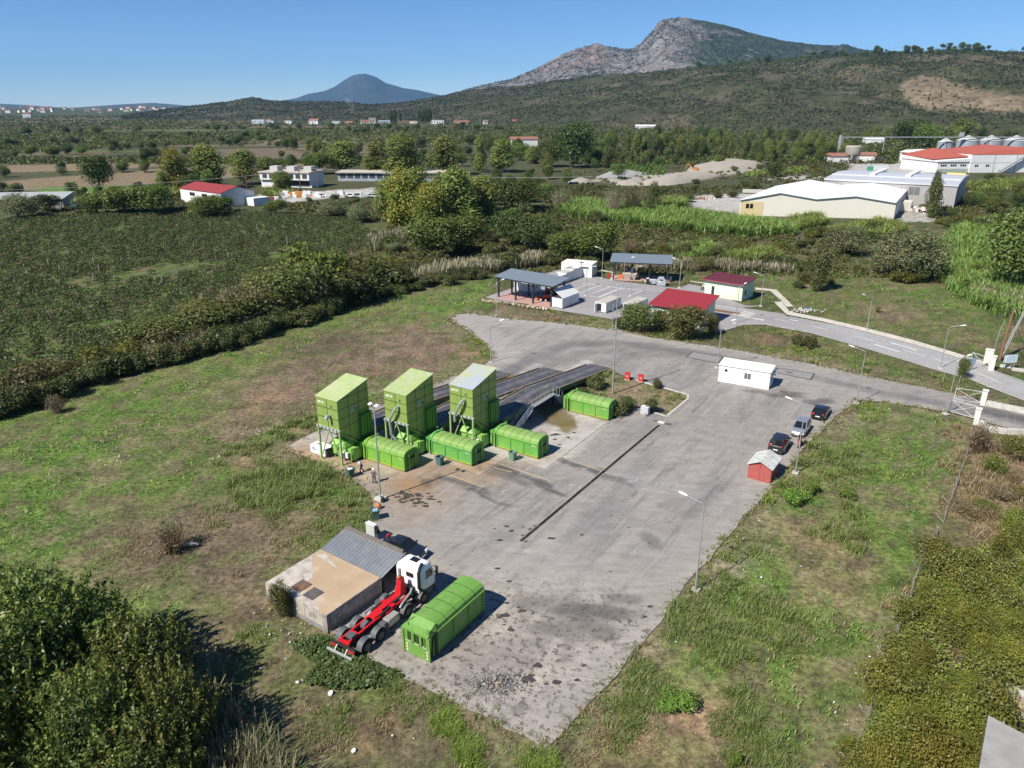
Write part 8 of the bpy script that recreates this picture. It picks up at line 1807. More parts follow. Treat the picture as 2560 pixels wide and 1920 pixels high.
# roof in the near right corner, wall stub and gravel drive
GRAVC = lambda x, y: C_((.36,.34,.31))[None]*(.75+.5*fbm(x, y, 1.2, 401))[:, None]
sheet('gravel_drive', PG([(2212,1300),(2190,1380),(2180,1440),(2165,1500),(2175,1540),(2212,1560),(2420,1600),(2420,1280)]), .05, .6, GRAVC, painted('gravel', .2, 5, .4, .95), jag=.8)
a, b_, c = G(2135,1545,3.0), G(2108,1700,3.0), G(2240,1600,3.0); e1, e2 = (c-a).normalized()*9, (b_-a).normalized()*9
t = thing('concrete_house', 'flat grey concrete roof of a house in the bottom right corner', 'house', (a.x, a.y, 0)); q = [Vector((0,0,0)), e1, e1+e2, e2]; i_ = (e1+e2)*.03
MB().hexa([p*.94+i_ for p in q], [p*.94+i_+Vector((0,0,2.82)) for p in q]).build('wall', WALLC, t); MB().hexa([p+Vector((0,0,2.82)) for p in q], [p+Vector((0,0,3.0)) for p in q]).build('roof', M('bare_concrete_roof', (.30,.29,.28), .9, var=.15, scale=.8, bump=.2), t)
t = thing('stone_wall', 'short rubble stone wall beside the gravel drive in the bottom right corner', 'wall', G(2195,1545), R(-15)); MB().box(0,3,0,.5,0,1.5).build('masonry', M('rubble_stone', (.45,.36,.25), .9, var=.35, scale=4, bump=.6), t); MB().box(-.05,3.05,-.05,.55,1.5,1.62).build('coping', CONC, t)
# fallen log, heap of rubble, litter
t = thing('fallen_log', 'grey fallen log on the burnt patch of the left field', 'log', G(405,1182), R(10)); MB().tube([(-.9,0,.15),(-.2,.1,.22),(.5,.05,.28),(1.0,-.05,.2)], [.12,.2,.22,.1], 10).build('trunk', M('bleached_wood', (.34,.31,.28), .9, var=.3, scale=5), t, True); MB().tube([(.2,.05,.3),(.5,.3,.6)], [.07,.02], 6).build('branch', M('bleached_wood'), t, True)
c0 = G(1075,1480); pts = []; m_ = 1500
xy = NR.normal(size=(m_, 2))*np.array([1.0,.62]) + np.array([c0.x, c0.y]); dd = np.hypot((xy[:,0]-c0.x)/1.0,(xy[:,1]-c0.y)/.62); zz_ = .06+.2*np.exp(-dd**2*.6)*NR.rand(m_)
tag(raw_mesh('rubble', *leaves(np.c_[xy, zz_], unit(NR.normal(size=(m_,3))+np.array([0,0,.8])),   .03+.07*NR.rand(m_)**2, vary([(.20,.195,.19),(.12,.12,.125),(.30,.29,.28),(.16,.15,.14),(.42,.40,.37)], m_, .3), .8, NR), leaf_material('rubble_bits', 0.0, .05)), kind='stuff')
o = tag(MB().hexa([(-.5,-.2,0),(.45,-.25,0),(.5,.25,0),(-.4,.3,0)],[(-.35,-.1,.12),(.3,-.15,.2),(.35,.2,.16),(-.3,.2,.1)]).build('cardboard_scrap', M('orange_scrap', (.42,.30,.2), .8, var=.35, scale=5)), 'orange and white scrap on the rubble heap at the end of the yard', 'scrap'); o.location = G(1072,1480); o.rotation_euler = (0,0,.6)
ls = []
for x0, y0, n, r in ((640,1380,70,1.6),(700,1390,20,1.0),(600,1350,40,1.4),(1750,1055,16,2.0),(1640,1140,14,2.0),(1900,1420,26,1.2),(1880,1460,20,1.0),(1540,1290,10,1.5),(560,930,40,2.0),(480,990,14,1.5),(210,965,26,1.0),(255,990,30,1.0),(700,900,14,2.5),(1700,1010,8,1.5),(1420,1440,10,2),(1000,1600,12,2.5),(720,1490,12,1.6),(1830,1560,16,1.0),(1730,1225,5,1.5),(1950,1240,5,2),(1880,880,16,4),(560,1480,10,1.5),(830,1520,10,2),(1660,1270,6,1.5),(1300,1590,10,2),(330,780,8,8)):
 b = G(x0, y0); n = n*2//3; ls.append(np.c_[NR.normal(size=(n, 2))*r*.75 + np.array([b.x, b.y]), .07+.1*NR.rand(n)])
ls = np.concatenate(ls); m_ = len(ls); tag(raw_mesh('litter', *leaves(ls, unit(NR.normal(size=(m_,3))*.5+np.array([0,-.3,1])), (.035+.08*NR.rand(m_)**3)*(1+ls[:,1]/160), vary([(.58,.57,.55),(.66,.66,.66),(.42,.43,.46),(.45,.38,.30)], m_, .2), .7, NR), leaf_material('litter_paper', .1, .05)), kind='stuff')
def bag(p, col, s, label):
 o = tag(MB().lathe([(.18*s,0),(.3*s,.08*s),(.28*s,.24*s),(.1*s,.34*s),(.12*s,.42*s)], 10).build('rubbish_bag', M('bag_%d' % int(p[0]), col, .5, var=.2, scale=8), None, True), label, 'bag'); o.location = G(*p); o.rotation_euler = (.4,.2,p[0]); o.scale = (.6,.6,.4)
bag((722,1470), (.12,.40,.60), .9, 'bright blue bag lying on the creeper behind the lorry'); bag((715,1498), (.70,.70,.70), 1.1, 'white bag lying below the creeper patch'); bag((643,1475), (.66,.64,.60), .9, 'pale bag on the brown ground left of the creeper patch'); bag((765,1622), (.70,.69,.62), .9, 'pale round scrap near the bottom border'); bag((616,915), (.30,.42,.55), .9, 'blue bag in the grass left of the first hopper'); bag((1745,668), (.02,.12,.40), 2.0, 'blue barrel like bag on the white rubble by the path'); bag((1708,1012), (.55,.50,.08), .9, 'yellow bag at the foot of the street lamp beside the red shed')
o = tag(raw_mesh('white_rubble', *leaves(np.c_[NR.normal(size=(160,2))*np.array([1.5,.7])+np.array(G(1732,672)[:2]), .1+.2*NR.rand(160)], unit(NR.normal(size=(160,3))+np.array([0,0,1.5])), .14+.16*NR.rand(160), vary([(.42,.39,.36),(.52,.5,.47)],160,.2), .8, NR), leaf_material('rubble_bits')), kind='stuff')
# stones on the bank below the collection yard
pts = SG(RC, [(20,680),(300,700),(700,765),(1050,815)]); m_ = 260; k = NR.randint(3, size=m_); f_ = NR.rand(m_); P_ = np.array([tuple(pts[a].lerp(pts[a+1], b2)) for a, b2 in zip(k, f_)]); P_[:, 1] -= .4+1.2*NR.rand(m_); P_[:, 2] = .1+.25*NR.rand(m_)
tag(raw_mesh('bank_rubble', *leaves(P_, unit(NR.normal(size=(m_,3))+np.array([0,-.8,.8])), .12+.2*NR.rand(m_), vary([(.40,.32,.22),(.48,.42,.33),(.34,.26,.18)], m_, .3), .8, NR), leaf_material('rubble_bits')), kind='stuff')
# white stakes of the vineyard
for k, (x, y) in enumerate(((106,578),(203,572),(203,612),(248,612),(336,616),(351,617),(493,562),(478,690),(496,696-30),(437,655),(490,645),(434,706),(612,500),(621,535),(571,500),(556,498),(595,505),(483,678-20),(60,600),(130,590),(215,590),(825,478-0),(760,590-30),(508,728-30),(640,497),(455,493))):
 b = G(x, y); o = tag(MB().bar((0,0,0),(.05,0,2.1 if k != 13 else 3),.085).build('vineyard_stake', M('stake_white', (.48,.46,.42), .8)), 'pale stake standing among the vines', 'stake', 'stakes of the vineyard'); o.location = b
# ------------------------------------------------------------------ halls and houses of the plain
R7 = (400, 400, 1300, 2212)
CREAM = M('cream_panel', (.66,.63,.55), .7, var=.03, scale=.3, dirt=((.52,.47,.37), .3, .3)); SHEETW = M('white_sheet_roof', (.80,.81,.82), .5, var=.03); GREYP = M('grey_panel', (.34,.33,.32), .7, var=.05, scale=.3, dirt=((.28,.27,.26), .35, .2)); SHEETG = M('pale_metal_roof', (.47,.49,.52), .5, var=.05, scale=.2)
SEAM = M('roof_seam', (.50,.51,.53), .6); WALLW = M('white_wall', (.70,.70,.69), .7, grime=((.45,.43,.40), .35), var=.04, scale=.3, dirt=((.58,.57,.54), .3, .4)); BASEG = M('green_grey_base', (.36,.40,.34), .8, var=.1); REDROOF = M('brick_red_roof', (.40,.10,.065), .7, var=.08, scale=.3); TILE = M('roof_tiles', (.27,.13,.09), .85, var=.2, scale=1)
def local(root_loc): return lambda p, z=0: (p.x-root_loc.x, p.y-root_loc.y, z)
# cream warehouse: two low gables along the front
FR, FL = Vector((133.6,261.3,0)), Vector((82.3,271.2,0)); dp = Vector((28.6,48,0)); hE = 5.6; e = FL-FR; L_ = e.length; e.normalize()
t = thing('warehouse', 'cream warehouse with white double gabled roof behind the bright reeds', 'warehouse', FR)
prof = [(0,hE),(13.4,hE+2.0),(26.4,hE+.7),(38.7,hE+2.6),(L_,hE-.2)]
def P3(s, z, d): q = e*s+dp*d; return (q.x, q.y, z)
mb = MB(); sec = [(0,0)]+prof+[(L_,0)]; n = len(sec); mb.add([P3(s,z,0) for s, z in sec]+[P3(s,z,1) for s, z in sec], [tuple(range(n)), tuple(range(2*n-1,n-1,-1))]+[(i,i+n,(i+1)%n+n,(i+1)%n) for i in range(n) if not 0 < i < n-2]); mb.build('wall', CREAM, t)
for (s0,z0),(s1,z1) in zip(prof[:-1], prof[1:]):
 mb = MB(); mb.m(SHEETW); mb.hexa([P3(s0,z0+.02,-.012),P3(s1,z1+.02,-.012),P3(s1,z1+.02,1.01),P3(s0,z0+.02,1.01)],[P3(s0,z0+.22,-.012),P3(s1,z1+.22,-.012),P3(s1,z1+.22,1.01),P3(s0,z0+.22,1.01)]); mb.m(SEAM)
 for k in range(1, 6): d = k/6; mb.hexa([P3(s0,z0+.225,d),P3(s1,z1+.225,d),P3(s1,z1+.225,d+.006),P3(s0,z0+.225,d+.006)],[P3(s0,z0+.30,d),P3(s1,z1+.30,d),P3(s1,z1+.30,d+.006),P3(s0,z0+.30,d+.006)])
 mb.build('roof', None, t)
def onfront(a, b, z0, z1, off): return [tuple(Vector(P3(a,z,0))-Vector((e.y,-e.x,0))*0+Vector((-.19,-.98,0))*off) for a, z in ((a,z0),(b,z0),(b,z1),(a,z1))]
MB().add(onfront(L_-8, L_-.4, .0, 5.0, .1)+onfront(L_-8, L_-.4, .0, 5.0, .02), [(0,1,2,3),(4,5,1,0),(2,3,7,6),(3,0,4,7),(1,2,6,5)]).build('side_bay', M('yellow_panel', (.58,.48,.27), .7, var=.04), t)
for a in (L_-4.6, L_-3.2): MB().add(onfront(a, a+1.1, 2.6, 4.2, .14), [(0,1,2,3)]).build('window', GLASS, t)
q = dp.normalized()
for d0, d1 in ((.42,.56),): MB().hexa([tuple(q*dp.length*d0+Vector((0,0,0))),tuple(q*dp.length*d0+Vector((4,0,0))),tuple(q*dp.length*d1+Vector((4,0,0))),tuple(q*dp.length*d1)],[tuple(q*dp.length*d0+Vector((0,0,3.6))),tuple(q*dp.length*d0+Vector((4,0,3.4))),tuple(q*dp.length*d1+Vector((4,0,3.4))),tuple(q*dp.length*d1+Vector((0,0,3.6)))]).build('porch', CREAM, t)
# grey warehouse behind it
FL, FR = Vector((131.4,319.3,0)), Vector((171.8,292,0)); e = (FR-FL); L_ = e.length; yaw = math.atan2(e.y, e.x); D_, h = 52, 8.3
t = thing('warehouse', 'grey warehouse with pale flat metal roof behind the cream one', 'warehouse', FL, yaw)
MB().box(0,L_,0,D_,0,h).build('wall', GREYP, t); mb = MB(); mb.m(SHEETG); mb.hexa([(-.3,-.3,h),(L_+.3,-.3,h),(L_+.3,D_*.5,h),(-.3,D_*.5,h)],[(-.3,-.3,h+.5),(L_+.3,-.3,h+.5),(L_+.3,D_*.5,h+1.6),(-.3,D_*.5,h+1.6)]); mb.hexa([(-.3,D_*.5,h),(L_+.3,D_*.5,h),(L_+.3,D_+.3,h),(-.3,D_+.3,h)],[(-.3,D_*.5,h+1.6),(L_+.3,D_*.5,h+1.6),(L_+.3,D_+.3,h+.5),(-.3,D_+.3,h+.5)]); mb.m(SEAM)
mb.box(-.3,L_+.3,-.34,-.3,h-.25,h+.1); mb.hexa([(0,D_*.25,h+1.06),(L_,D_*.25,h+1.06),(L_,D_*.27,h+1.1),(0,D_*.27,h+1.1)],[(0,D_*.25,h+1.5),(L_,D_*.25,h+1.5),(L_,D_*.27,h+1.5),(0,D_*.27,h+1.5)]); mb.build('roof', None, t)
for x0, x1 in ((L_*.3,L_*.34),(L_*.58,L_*.62)): MB().box(x0,x1,D_*.3,D_*.95,h+1.4,h+2.1).build('skylight', SHEETW, t)
MB().box(L_*.66,L_*.74,-.06,-.01,h-4.2,h-1.2).build('window', M('window_slate', (.16,.165,.17), .4), t); MB().box(L_*.7-.12,L_*.7+.12,-.1,-.06,h-4.2,h-1.2).build('mullion', GREYP, t)
for x in (L_*.2, L_*.6, L_*.8): MB().box(x-.08,x+.08,-.05,-.01,0,h-.3).build('panel_joint', M('joint_grey', (.26,.255,.25), .8), t)
MB().box(L_*.87,L_*.92,-.08,-.01,h-6,h-5.6).build('nameplate', WHITEC, t); MB().box(L_*.83,L_*.98,D_-2,D_+.4,h+.5,h+1.2).build('parapet', M('yellow_white', (.68,.50,.16), .6), t)
# mill: long white hall, red roofed hall before it, silos behind
A, B = Vector((268.3,531.3,0)), Vector((320,448,0)); e = B-A; yaw = math.atan2(e.y, e.x); L_ = 128
t = thing('mill_hall', 'long white hall with open bays in front of the grain silos', 'hall', A, yaw)
h = 7.6; MB().box(0,L_,0,26,0,h).build('wall', WALLW, t); MB().box(-.3,L_,-.06,-.01,0,2.6).build('base_wall', BASEG, t); MB().hexa([(-.5,-.6,h),(L_,-.6,h),(L_,26.6,h),(-.5,26.6,h)],[(1,4,h+1.4),(L_,4,h+1.4),(L_,22,h+1.4),(1,22,h+1.4)]).build('roof', SHEETW, t)
MB().box(1,16,-.08,-.02,h-1.4,h-.4).build('opening', BLACK, t)
for x in np.arange(0, L_, 8): MB().box(x-.2,x+.2,-.25,-.01,0,h).build('pilaster', GREYP, t)
MB().box(10,14,-3,-.1,0,4).build('loading_hood', M('dark_hood', (.06,.06,.065), .7), t); MB().box(9,15,-3.4,-.1,4,4.5).build('hood_roof', TILE, t)
for x in (22, 24): MB().tube([(x,-1.5,0),(x,-1.5,5.5)], .8, 10).build('filter_tank', ZINC, t, True)
A = Vector((252,453,0)); t = thing('red_roofed_hall', 'white factory hall with a wide red roof and row of small windows', 'hall', A, R(6))
MB().hexa([(0,0,0),(20,0,0),(20,36,0),(0,36,0)],[(0,0,6.2),(20,0,6.2),(20,36,6.2),(0,36,6.2)]).build('low_wing', WALLW, t); MB().hexa([(-.6,-.6,6.25),(20.5,-.6,6.25),(20.5,36,6.25),(-.6,36,6.25)],[(-.6,-.6,6.6),(20.5,-.6,8.2),(20.5,36,11),(-.6,36,8.4)]).build('wing_roof', WALLW, t)
MB().hexa([(-.6,4,7.4),(20.5,2,9.0),(20.5,36,11.05),(-.6,36,8.45)],[(-.6,4,7.7),(20.5,2,9.4),(20.5,36,12.4),(-.6,36,8.8)]).build('wing_red_roof', REDROOF, t)
for k in range(3):
 for j in range(3): MB().box(2+k*6.2+j*1.35,3+k*6.2+j*1.35,-.08,-.02,3.7,4.8).build('window', GLASS, t)
MB().box(-.05,20.05,-.06,-.01,0,2.3).build('base_wall', BASEG, t); MB().box(20.1,90,-1,40,0,10.4).build('main_hall', WALLW, t); MB().box(20.1,90,-1.06,-1.01,5.5,5.75).build('band', GREYP, t)
MB().add([(20,-1.2,10.42),(90,-1.2,10.42),(90,40,10.42),(20,40,10.42),(20,2,10.8),(55,2,14.2),(90,2,10.8),(55,38,14.2),(20,38,10.8),(90,38,10.8)], [(0,1,2,3),(4,5,7,8),(5,6,9,7),(0,4,8,3),(1,2,9,6),(4,0,1,6,5),(8,7,9,2,3)]).build('red_roof', REDROOF, t)
for x in (23,30): MB().box(x,x+.9,-1.08,-1.02,3.4,4.6).box(x+1.2,x+2.1,-1.08,-1.02,3.4,4.6).build('window', GLASS, t)
for x in (35,49,63): MB().box(x-.15,x+.15,-1.1,-1.02,0,10.2).build('panel_joint', M('joint_grey'), t)
MB().bar((38,-3,1),(52,-3,9.4),1.6,.9).build('outside_stair', M('stair_grey', (.30,.32,.34), .6), t); MB().box(52,56,-4,-1.02,8.4,9.0).build('landing', GREYP, t)
SILO = M('silo_steel', (.42,.45,.48), .45, .4, var=.08, scale=.3)
for p, r, lab in (((1768,128),9,'small grain silo at the left behind the white mill hall'),((1895,122),13,'first large grain silo, left of the other two large ones'),((2028,122),13,'middle one of the large grain silos'),((2172,122),13.5,'rightmost large grain silo at the border')):
 D0 = 640; c = Vector((((1600+p[0]*.434)-PW/2)/FPX*D0*1.0, D0, 0)); top = 37 + D0*(_ray(0,(300+(88 if r > 10 else 103)*.434)).z/_ray(0,(300+(88 if r > 10 else 103)*.434)).y)
 c.x *= 1/ _ray(PW/2, 300+90*.434).y
 t = thing('grain_silo', lab, 'silo', c, 0, 'grain silos'); r *= .66; he = top-(4.0 if r > 7 else 3.2)
 MB().lathe([(r*1.0,0),(r*1.0,he)], 28).build('wall', SILO, t, True); MB().lathe([(r*1.03,he),(r*.12,top-.2),(r*.1,top)], 28).build('roof', M('silo_roof', (.50,.50,.49), .55, .2, var=.06, scale=.3), t, True)
 mb = MB()
 for z in np.arange(1.2, he, 1.6): mb.lathe([(r*1.008,0),(r*1.008,.12)], 28, (0,0,z))
 mb.build('ring_band', M('band_steel', (.33,.35,.38), .5, .3), t); MB().bar((-r*1.0,-r*.2,0),(-r*1.0,-r*.2,he),.5).build('ladder', ZINC, t)
t = thing('conveyor_bridge', 'long conveyor bridge above the grain silos', 'conveyor', Vector((268,632,0))); top = 13.2
MB().box(0,150,-.6,.6,top,top+.7).build('gantry', M('gantry_grey', (.33,.35,.36), .6, .2), t)
for x in (2, 36, 86, 120): MB().bar((x,-.4,0),(x,-.4,top),.4).build('support', ZINC, t)
MB().box(-.8,.8,-.8,.8,0,top+2).build('elevator_tower', M('tower_grey', (.36,.38,.38), .7), t); MB().box(97,100,-1,1,top+.7,top+4).build('head_house', ZINC, t)
b = S(R6,(1218,247)); t = thing('water_tower', 'old concrete water tower on short legs left of the mill', 'water tower', b); s_ = 1
MB().lathe([(4.3,5.0),(5.2,6.2),(5.4,11.0),(5.0,11.5)], 20).build('tank', M('old_concrete', (.36,.33,.28), .9, var=.15, scale=.5), t, True)
for k in range(6): a = k*math.pi/3; MB().bar((4.4*math.cos(a),4.4*math.sin(a),0),(4.2*math.cos(a),4.2*math.sin(a),5.2),.9).build('leg', M('old_concrete'), t)
MB().tube([(0,0,0),(0,0,5)], 1.0, 8).build('riser_pipe', M('old_concrete'), t)
def lorry_far(p, yaw, cabm, boxm, label, L=8.5):
 t = thing('lorry', label, 'lorry', p, yaw); MB().box(0,L*.72,-1.2,1.2,1.1,3.6).build('cargo_box', boxm, t); MB().hexa([(L*.74,-1.2,.6),(L,-1.2,.6),(L,1.2,.6),(L*.74,1.2,.6)],[(L*.74,-1.15,3.0),(L*.94,-1.15,3.0),(L*.94,1.15,3.0),(L*.74,1.15,3.0)]).build('cab', cabm, t)
 for z in (1.6,2.4,3.1): MB().box(.1,L*.71,-1.23,-1.205,z,z+.14).build('slat_rail', M('slat_dark', (.25,.26,.27), .6), t)
 for x in (L*.15, L*.3, L*.86):
  for s in (-1, 1): MB().tube([(x,s*1.0-.15,.5),(x,s*1.0+.15,.5)], .5, 10).build('wheel', BLACK, t, True)
lorry_far(S(R6,(1425,298)), R(172), M('lorry_green', (.05,.30,.14), .5), M('cage_grey', (.55,.58,.60), .6), 'green cabbed lorry with a grey cage body beside the grey warehouse', 12); lorry_far(S(R6,(1385,250)), R(80), M('lorry_dark', (.03,.032,.035), .5), M('dark_tarp', (.05,.05,.055), .7), 'dark lorry parked at the corner of the long white hall')
# white shed with red roof, derelict building
A, B, C0 = Vector((-137.4,313,0)), Vector((-113.2,293.4,0)), Vector((-103.8,302.5,0)); e = B-A; yaw = math.atan2(e.y, e.x); W_ = e.length; n_ = Vector((-e.y,e.x,0)).normalized(); D_ = 14.5
t = thing('white_shed', 'white shed with a red roof at the far edge of the vineyard', 'shed', A, yaw)
MB().prism([(0,0),(D_,0),(D_,5.3),(D_*.5,7.3),(0,5.3)], 0, W_, 'x').build('wall', WALLW, t)
for y0, z0, y1, z1 in ((-.3,5.25,D_*.5,7.4),(D_*.5,7.4,D_+.3,5.25)): MB().hexa([(-.3,y0,z0+.05),(W_+.3,y0,z0+.05),(W_+.3,y1,z1+.02),(-.3,y1,z1+.02)],[(-.3,y0,z0+.2),(W_+.3,y0,z0+.2),(W_+.3,y1,z1+.17),(-.3,y1,z1+.17)]).build('roof', M('dark_red_roof', (.27,.04,.04), .6, var=.06, scale=.4), t)
for x in (7.5, 17.0): f = MB().box(x,x+4.0,-.06,-.01,3.0,4.4).build('window', M('frame_brown', (.22,.19,.2), .6), t); MB().box(x+.2,x+1.9,-.1,-.062,3.15,4.25).box(x+2.1,x+3.8,-.1,-.062,3.15,4.25).build('pane', GLASS, f)
MB().box(W_+.02,W_+6,D_*.7,D_+3,0,3).build('annex', WALLW, t)
b = S(R7,(620,165)); t = thing('derelict_building', 'derelict white two storey building with flat roof blocks behind the lot', 'building', Vector((-123,371,0)), R(-12))
MB().box(0,26,0,16,3.6,6.9).box(0,7,1,15,0,3.6).box(9,26,2,15,0,3.6).build('wall', WALLW, t); MB().box(-.5,26.5,-.5,16.5,6.9,7.4).build('roof', M('worn_roof', (.46,.42,.35), .9, var=.15, scale=.4), t)
for x in (3, 12, 21): MB().box(x,x+4,5,10,7.4,9.6).build('roof_block', M('block_greywhite', (.46,.46,.45), .8, var=.1), t)
for x in (1.5,5,8.5,12,15.5,19,22.5): MB().box(x,x+2.4,-.06,-.01,4.4,6.3).build('window', M('dark_opening', (.05,.055,.065), .6), t)
for x in (7.5,9.5,13): MB().box(x-.4,x+.4,-.3,.4,0,3.6).build('pillar', WALLW, t)
MB().box(14,25,1.9,1.99,.6,3.0).build('opening', M('dark_opening'), t)
t = thing('derelict_wing', 'long low derelict wing with sandy flat roof and blue window band', 'building', Vector((-92,402,0)), R(-2))
MB().box(0,56,0,14,0,4.2).build('wall', M('blue_grey_wall', (.32,.36,.42), .8, var=.2, scale=.5), t); MB().box(-1,57,-1,15,4.2,4.7).build('roof', M('worn_roof'), t)
for x in range(14): MB().box(1.2+x*3.9,4.2+x*3.9,-.06,-.01,1.5,3.7).build('window', M('dark_opening'), t)
t = thing('tipper_lorry', 'orange tipper lorry with white cab on the lot beside the white shed', 'lorry', S(R7,(720,266)), R(-172)); OR = M('rust_orange', (.36,.10,.05), .7, var=.25)
MB().hexa([(1.5,-1.2,1.0),(6.5,-1.2,1.0),(6.5,1.2,1.0),(1.5,1.2,1.0)],[(1.0,-1.3,2.6),(7,-1.3,2.4),(7,1.3,2.4),(1.0,1.3,2.6)]).build('tipper_body', OR, t); MB().hexa([(-1,-1.1,.7),(1,-1.1,.7),(1,1.1,.7),(-1,1.1,.7)],[(-.7,-1.05,2.7),(1,-1.05,2.7),(1,1.05,2.7),(-.7,1.05,2.7)]).build('cab', WHITE, t)
for x in (-.2, 4, 5.4):
 for s in (-1, 1): MB().tube([(x,s-.15,.5),(x,s+.15,.5)], .5, 10).build('wheel', BLACK, t, True)
# scrap and vehicles along the lot
RX = (640, 460, 1260, 2212); rr = random.Random(21)
LOTC = [((.62,.62,.60),'white'),((.50,.22,.05),'orange'),((.08,.20,.45),'blue'),((.45,.08,.06),'red'),((.55,.42,.08),'yellow'),((.30,.31,.32),'grey'),((.36,.20,.10),'brown')]
xs = [(235,5),(270,0),(315,1),(350,0),(380,1),(410,1),(445,6),(480,6),(520,3),(555,3),(590,0),(630,4),(660,4),(690,0),(730,5),(760,3),(845,0),(905,2),(950,6),(1030,0),(1060,2),(1090,2),(1110,5)]
for k, (x, ci) in enumerate(xs):
 colr, nm = LOTC[ci]; b = S(RX,(x,118 if x > 250 else 128)); w_ = rr.uniform(2.2,4.2); h = rr.uniform(1.4,2.8); veh = nm in ('white','blue') and x > 580; m_ = M('lot_'+nm, colr, .6, var=.25, scale=1.5)
 prev = {235:'nearest to the orange lorry',270:'second from the orange lorry'}.get(x, None)
 lab = ('%s van' if veh else '%s piece of scrap') % nm + ' in the row along the lot, number-free'
 place = ['just right of the orange lorry','behind the bright lot edge','left of the centre of the row','in the left cluster of the row','below the derelict building','under the left utility pole','right of the left utility pole','beside a brown heap','in the low red heap','at the right of the red heap','left of the yellow vehicles','under the yellow awning','at the right of the yellow awning','behind a pale fence piece','beside the right utility pole','close to the right utility pole','standing free right of the utility pole','with open ground at both sides','in the brown strip','left of the blue pair','first of the blue pair','second of the blue pair','at the foot of the yellow trees'][k]
 lab = ('%s van ' if veh else '%s heaped scrap ') % nm + place + ' on the lot'
 t = thing('parked_van' if veh else 'scrap_heap', lab, 'van' if veh else 'scrap', b, rr.uniform(-.5,.5), 'vehicles and scrap along the lot')
 if veh:
  MB().hexa([(-2,-.9,.4),(2,-.9,.4),(2,.9,.4),(-2,.9,.4)],[(-1.9,-.8,1.9),(1.2,-.8,1.9),(1.2,.8,1.9),(-1.9,.8,1.9)]).build('body', m_, t); MB().box(-1.2,1.0,-.93,-.88,1.1,1.6).build('window', GLASS, t)
  for xx in (-1.2,1.2): MB().tube([(xx,-.95,.35),(xx,-.7,.35)], .35, 8).build('wheel', BLACK, t)
 else:
  MB().hexa([(-w_/2,-1,0),(w_/2,-1,0),(w_/2,1,0),(-w_/2,1,0)],[(-w_/3,-.6,h),(w_/4,-.7,h*.8),(w_/3,.7,h*.9),(-w_/4,.6,h*1.05)]).build('heap', m_, t); MB().box(w_*.1,w_*.55,-1.1,-.3,.0,h*.5).build('crate', M('lot_'+LOTC[rr.randrange(7)][1], LOTC[0][0], .6), t)
# sand and gravel heaps, excavator
def heap(poly_pts, h, mat, label, base):
 xy = [G(*p) for p in poly_pts]; c = sum(xy, Vector())/len(xy); h *= .6; mb = MB(); n = len(xy); rings = []
 for f_, z in ((1.0,0.0),(.82,h*.35),(.55,h*.75),(.25,h),(.04,h*1.02)): rings.append([((p.x-c.x)*f_*(1+.12*math.sin(i*2.1+z)),(p.y-c.y)*f_,z*(1+.18*math.sin(i*1.7))) for i, p in enumerate(xy)])
 o = mb.loft(rings).build(base, mat, None, True); o.location = c; return tag(o, label, 'heap')
SANDM = M('pale_sand', (.36,.325,.275), .95, var=.15, scale=.2, bump=.5, dirt=((.36,.31,.24), .4, .12)); GRVM = M('grey_gravel', (.33,.325,.32), .95, var=.12, scale=.3, bump=.4)
heap([(1285,386),(1320,384),(1370,381),(1400,376),(1370,372),(1310,374)], 4.5, GRVM, 'long grey gravel heap beside the vegetable rows', 'gravel_heap')
heap([(1395,404),(1440,402),(1480,396),(1560,380),(1540,374),(1450,380),(1390,392)], 5, SANDM, 'big pale sand bank in the middle of the gravel works', 'sand_heap')
heap([(1480,374),(1560,372),(1640,362),(1660,352),(1600,346),(1530,352),(1490,362)], 6, SANDM, 'tallest pale sand heap at the far right of the gravel works', 'sand_heap')
heap([(1225,396),(1265,397),(1280,390),(1250,384)], 3, SANDM, 'small sand heap at the left end of the gravel works', 'sand_heap')
heap([(1330,400),(1380,402),(1390,392),(1340,390)], 2.5, SANDM, 'low sand heap in front of the grey gravel heap', 'sand_heap')
t = thing('excavator', 'small orange excavator behind the grey gravel heap', 'excavator', S(R6,(312,298)), R(160)); MB().box(-2.2,2.2,-1.6,1.6,0,1.0).build('track', BLACK, t); MB().box(-2,1.2,-1.4,1.4,1.0,2.6).build('body', M('machine_orange', (.45,.17,.05), .6), t); MB().box(.2,1.6,-.5,.9,2.6,3.9).build('cab', GLASS, t); MB().bar((1.0,0,2.4),(4,0,4.6),.5).bar((4,0,4.6),(5.5,0,1.4),.4).build('boom', M('machine_orange'), t)
t = thing('block_stack', 'row of white blocks beside the orange excavator', 'blocks', S(R6,(385,292)), R(-10));
for k in range(4): MB().box(-7+k*3.6,-3.8+k*3.6,-1,1,0,1.4).build('block', WALLW, t)
o = tag(raw_mesh('debris', *leaves(np.c_[NR.normal(size=(170,2))*np.array([3.2,1.6]), .2+.4*NR.rand(170)], unit(NR.normal(size=(170,3))+np.array([0,0,1])), .4+.4*NR.rand(170), vary([(.5,.18,.12),(.6,.58,.55),(.35,.4,.35),(.5,.45,.4)],170,.3), .7, NR), leaf_material('rubble_bits')), kind='stuff'); o.location = S(R6,(305,455))
o = tag(raw_mesh('debris', *leaves(np.c_[NR.normal(size=(120,2))*np.array([3.2,1.6]), .2+.9*NR.rand(120)], unit(NR.normal(size=(120,3))+np.array([0,0,1])), .7+.6*NR.rand(120), vary([(.66,.64,.62),(.72,.72,.72),(.5,.38,.33)],120,.2), .7, NR), leaf_material('rubble_bits')), kind='stuff'); o.location = S(R6,(1620,525))
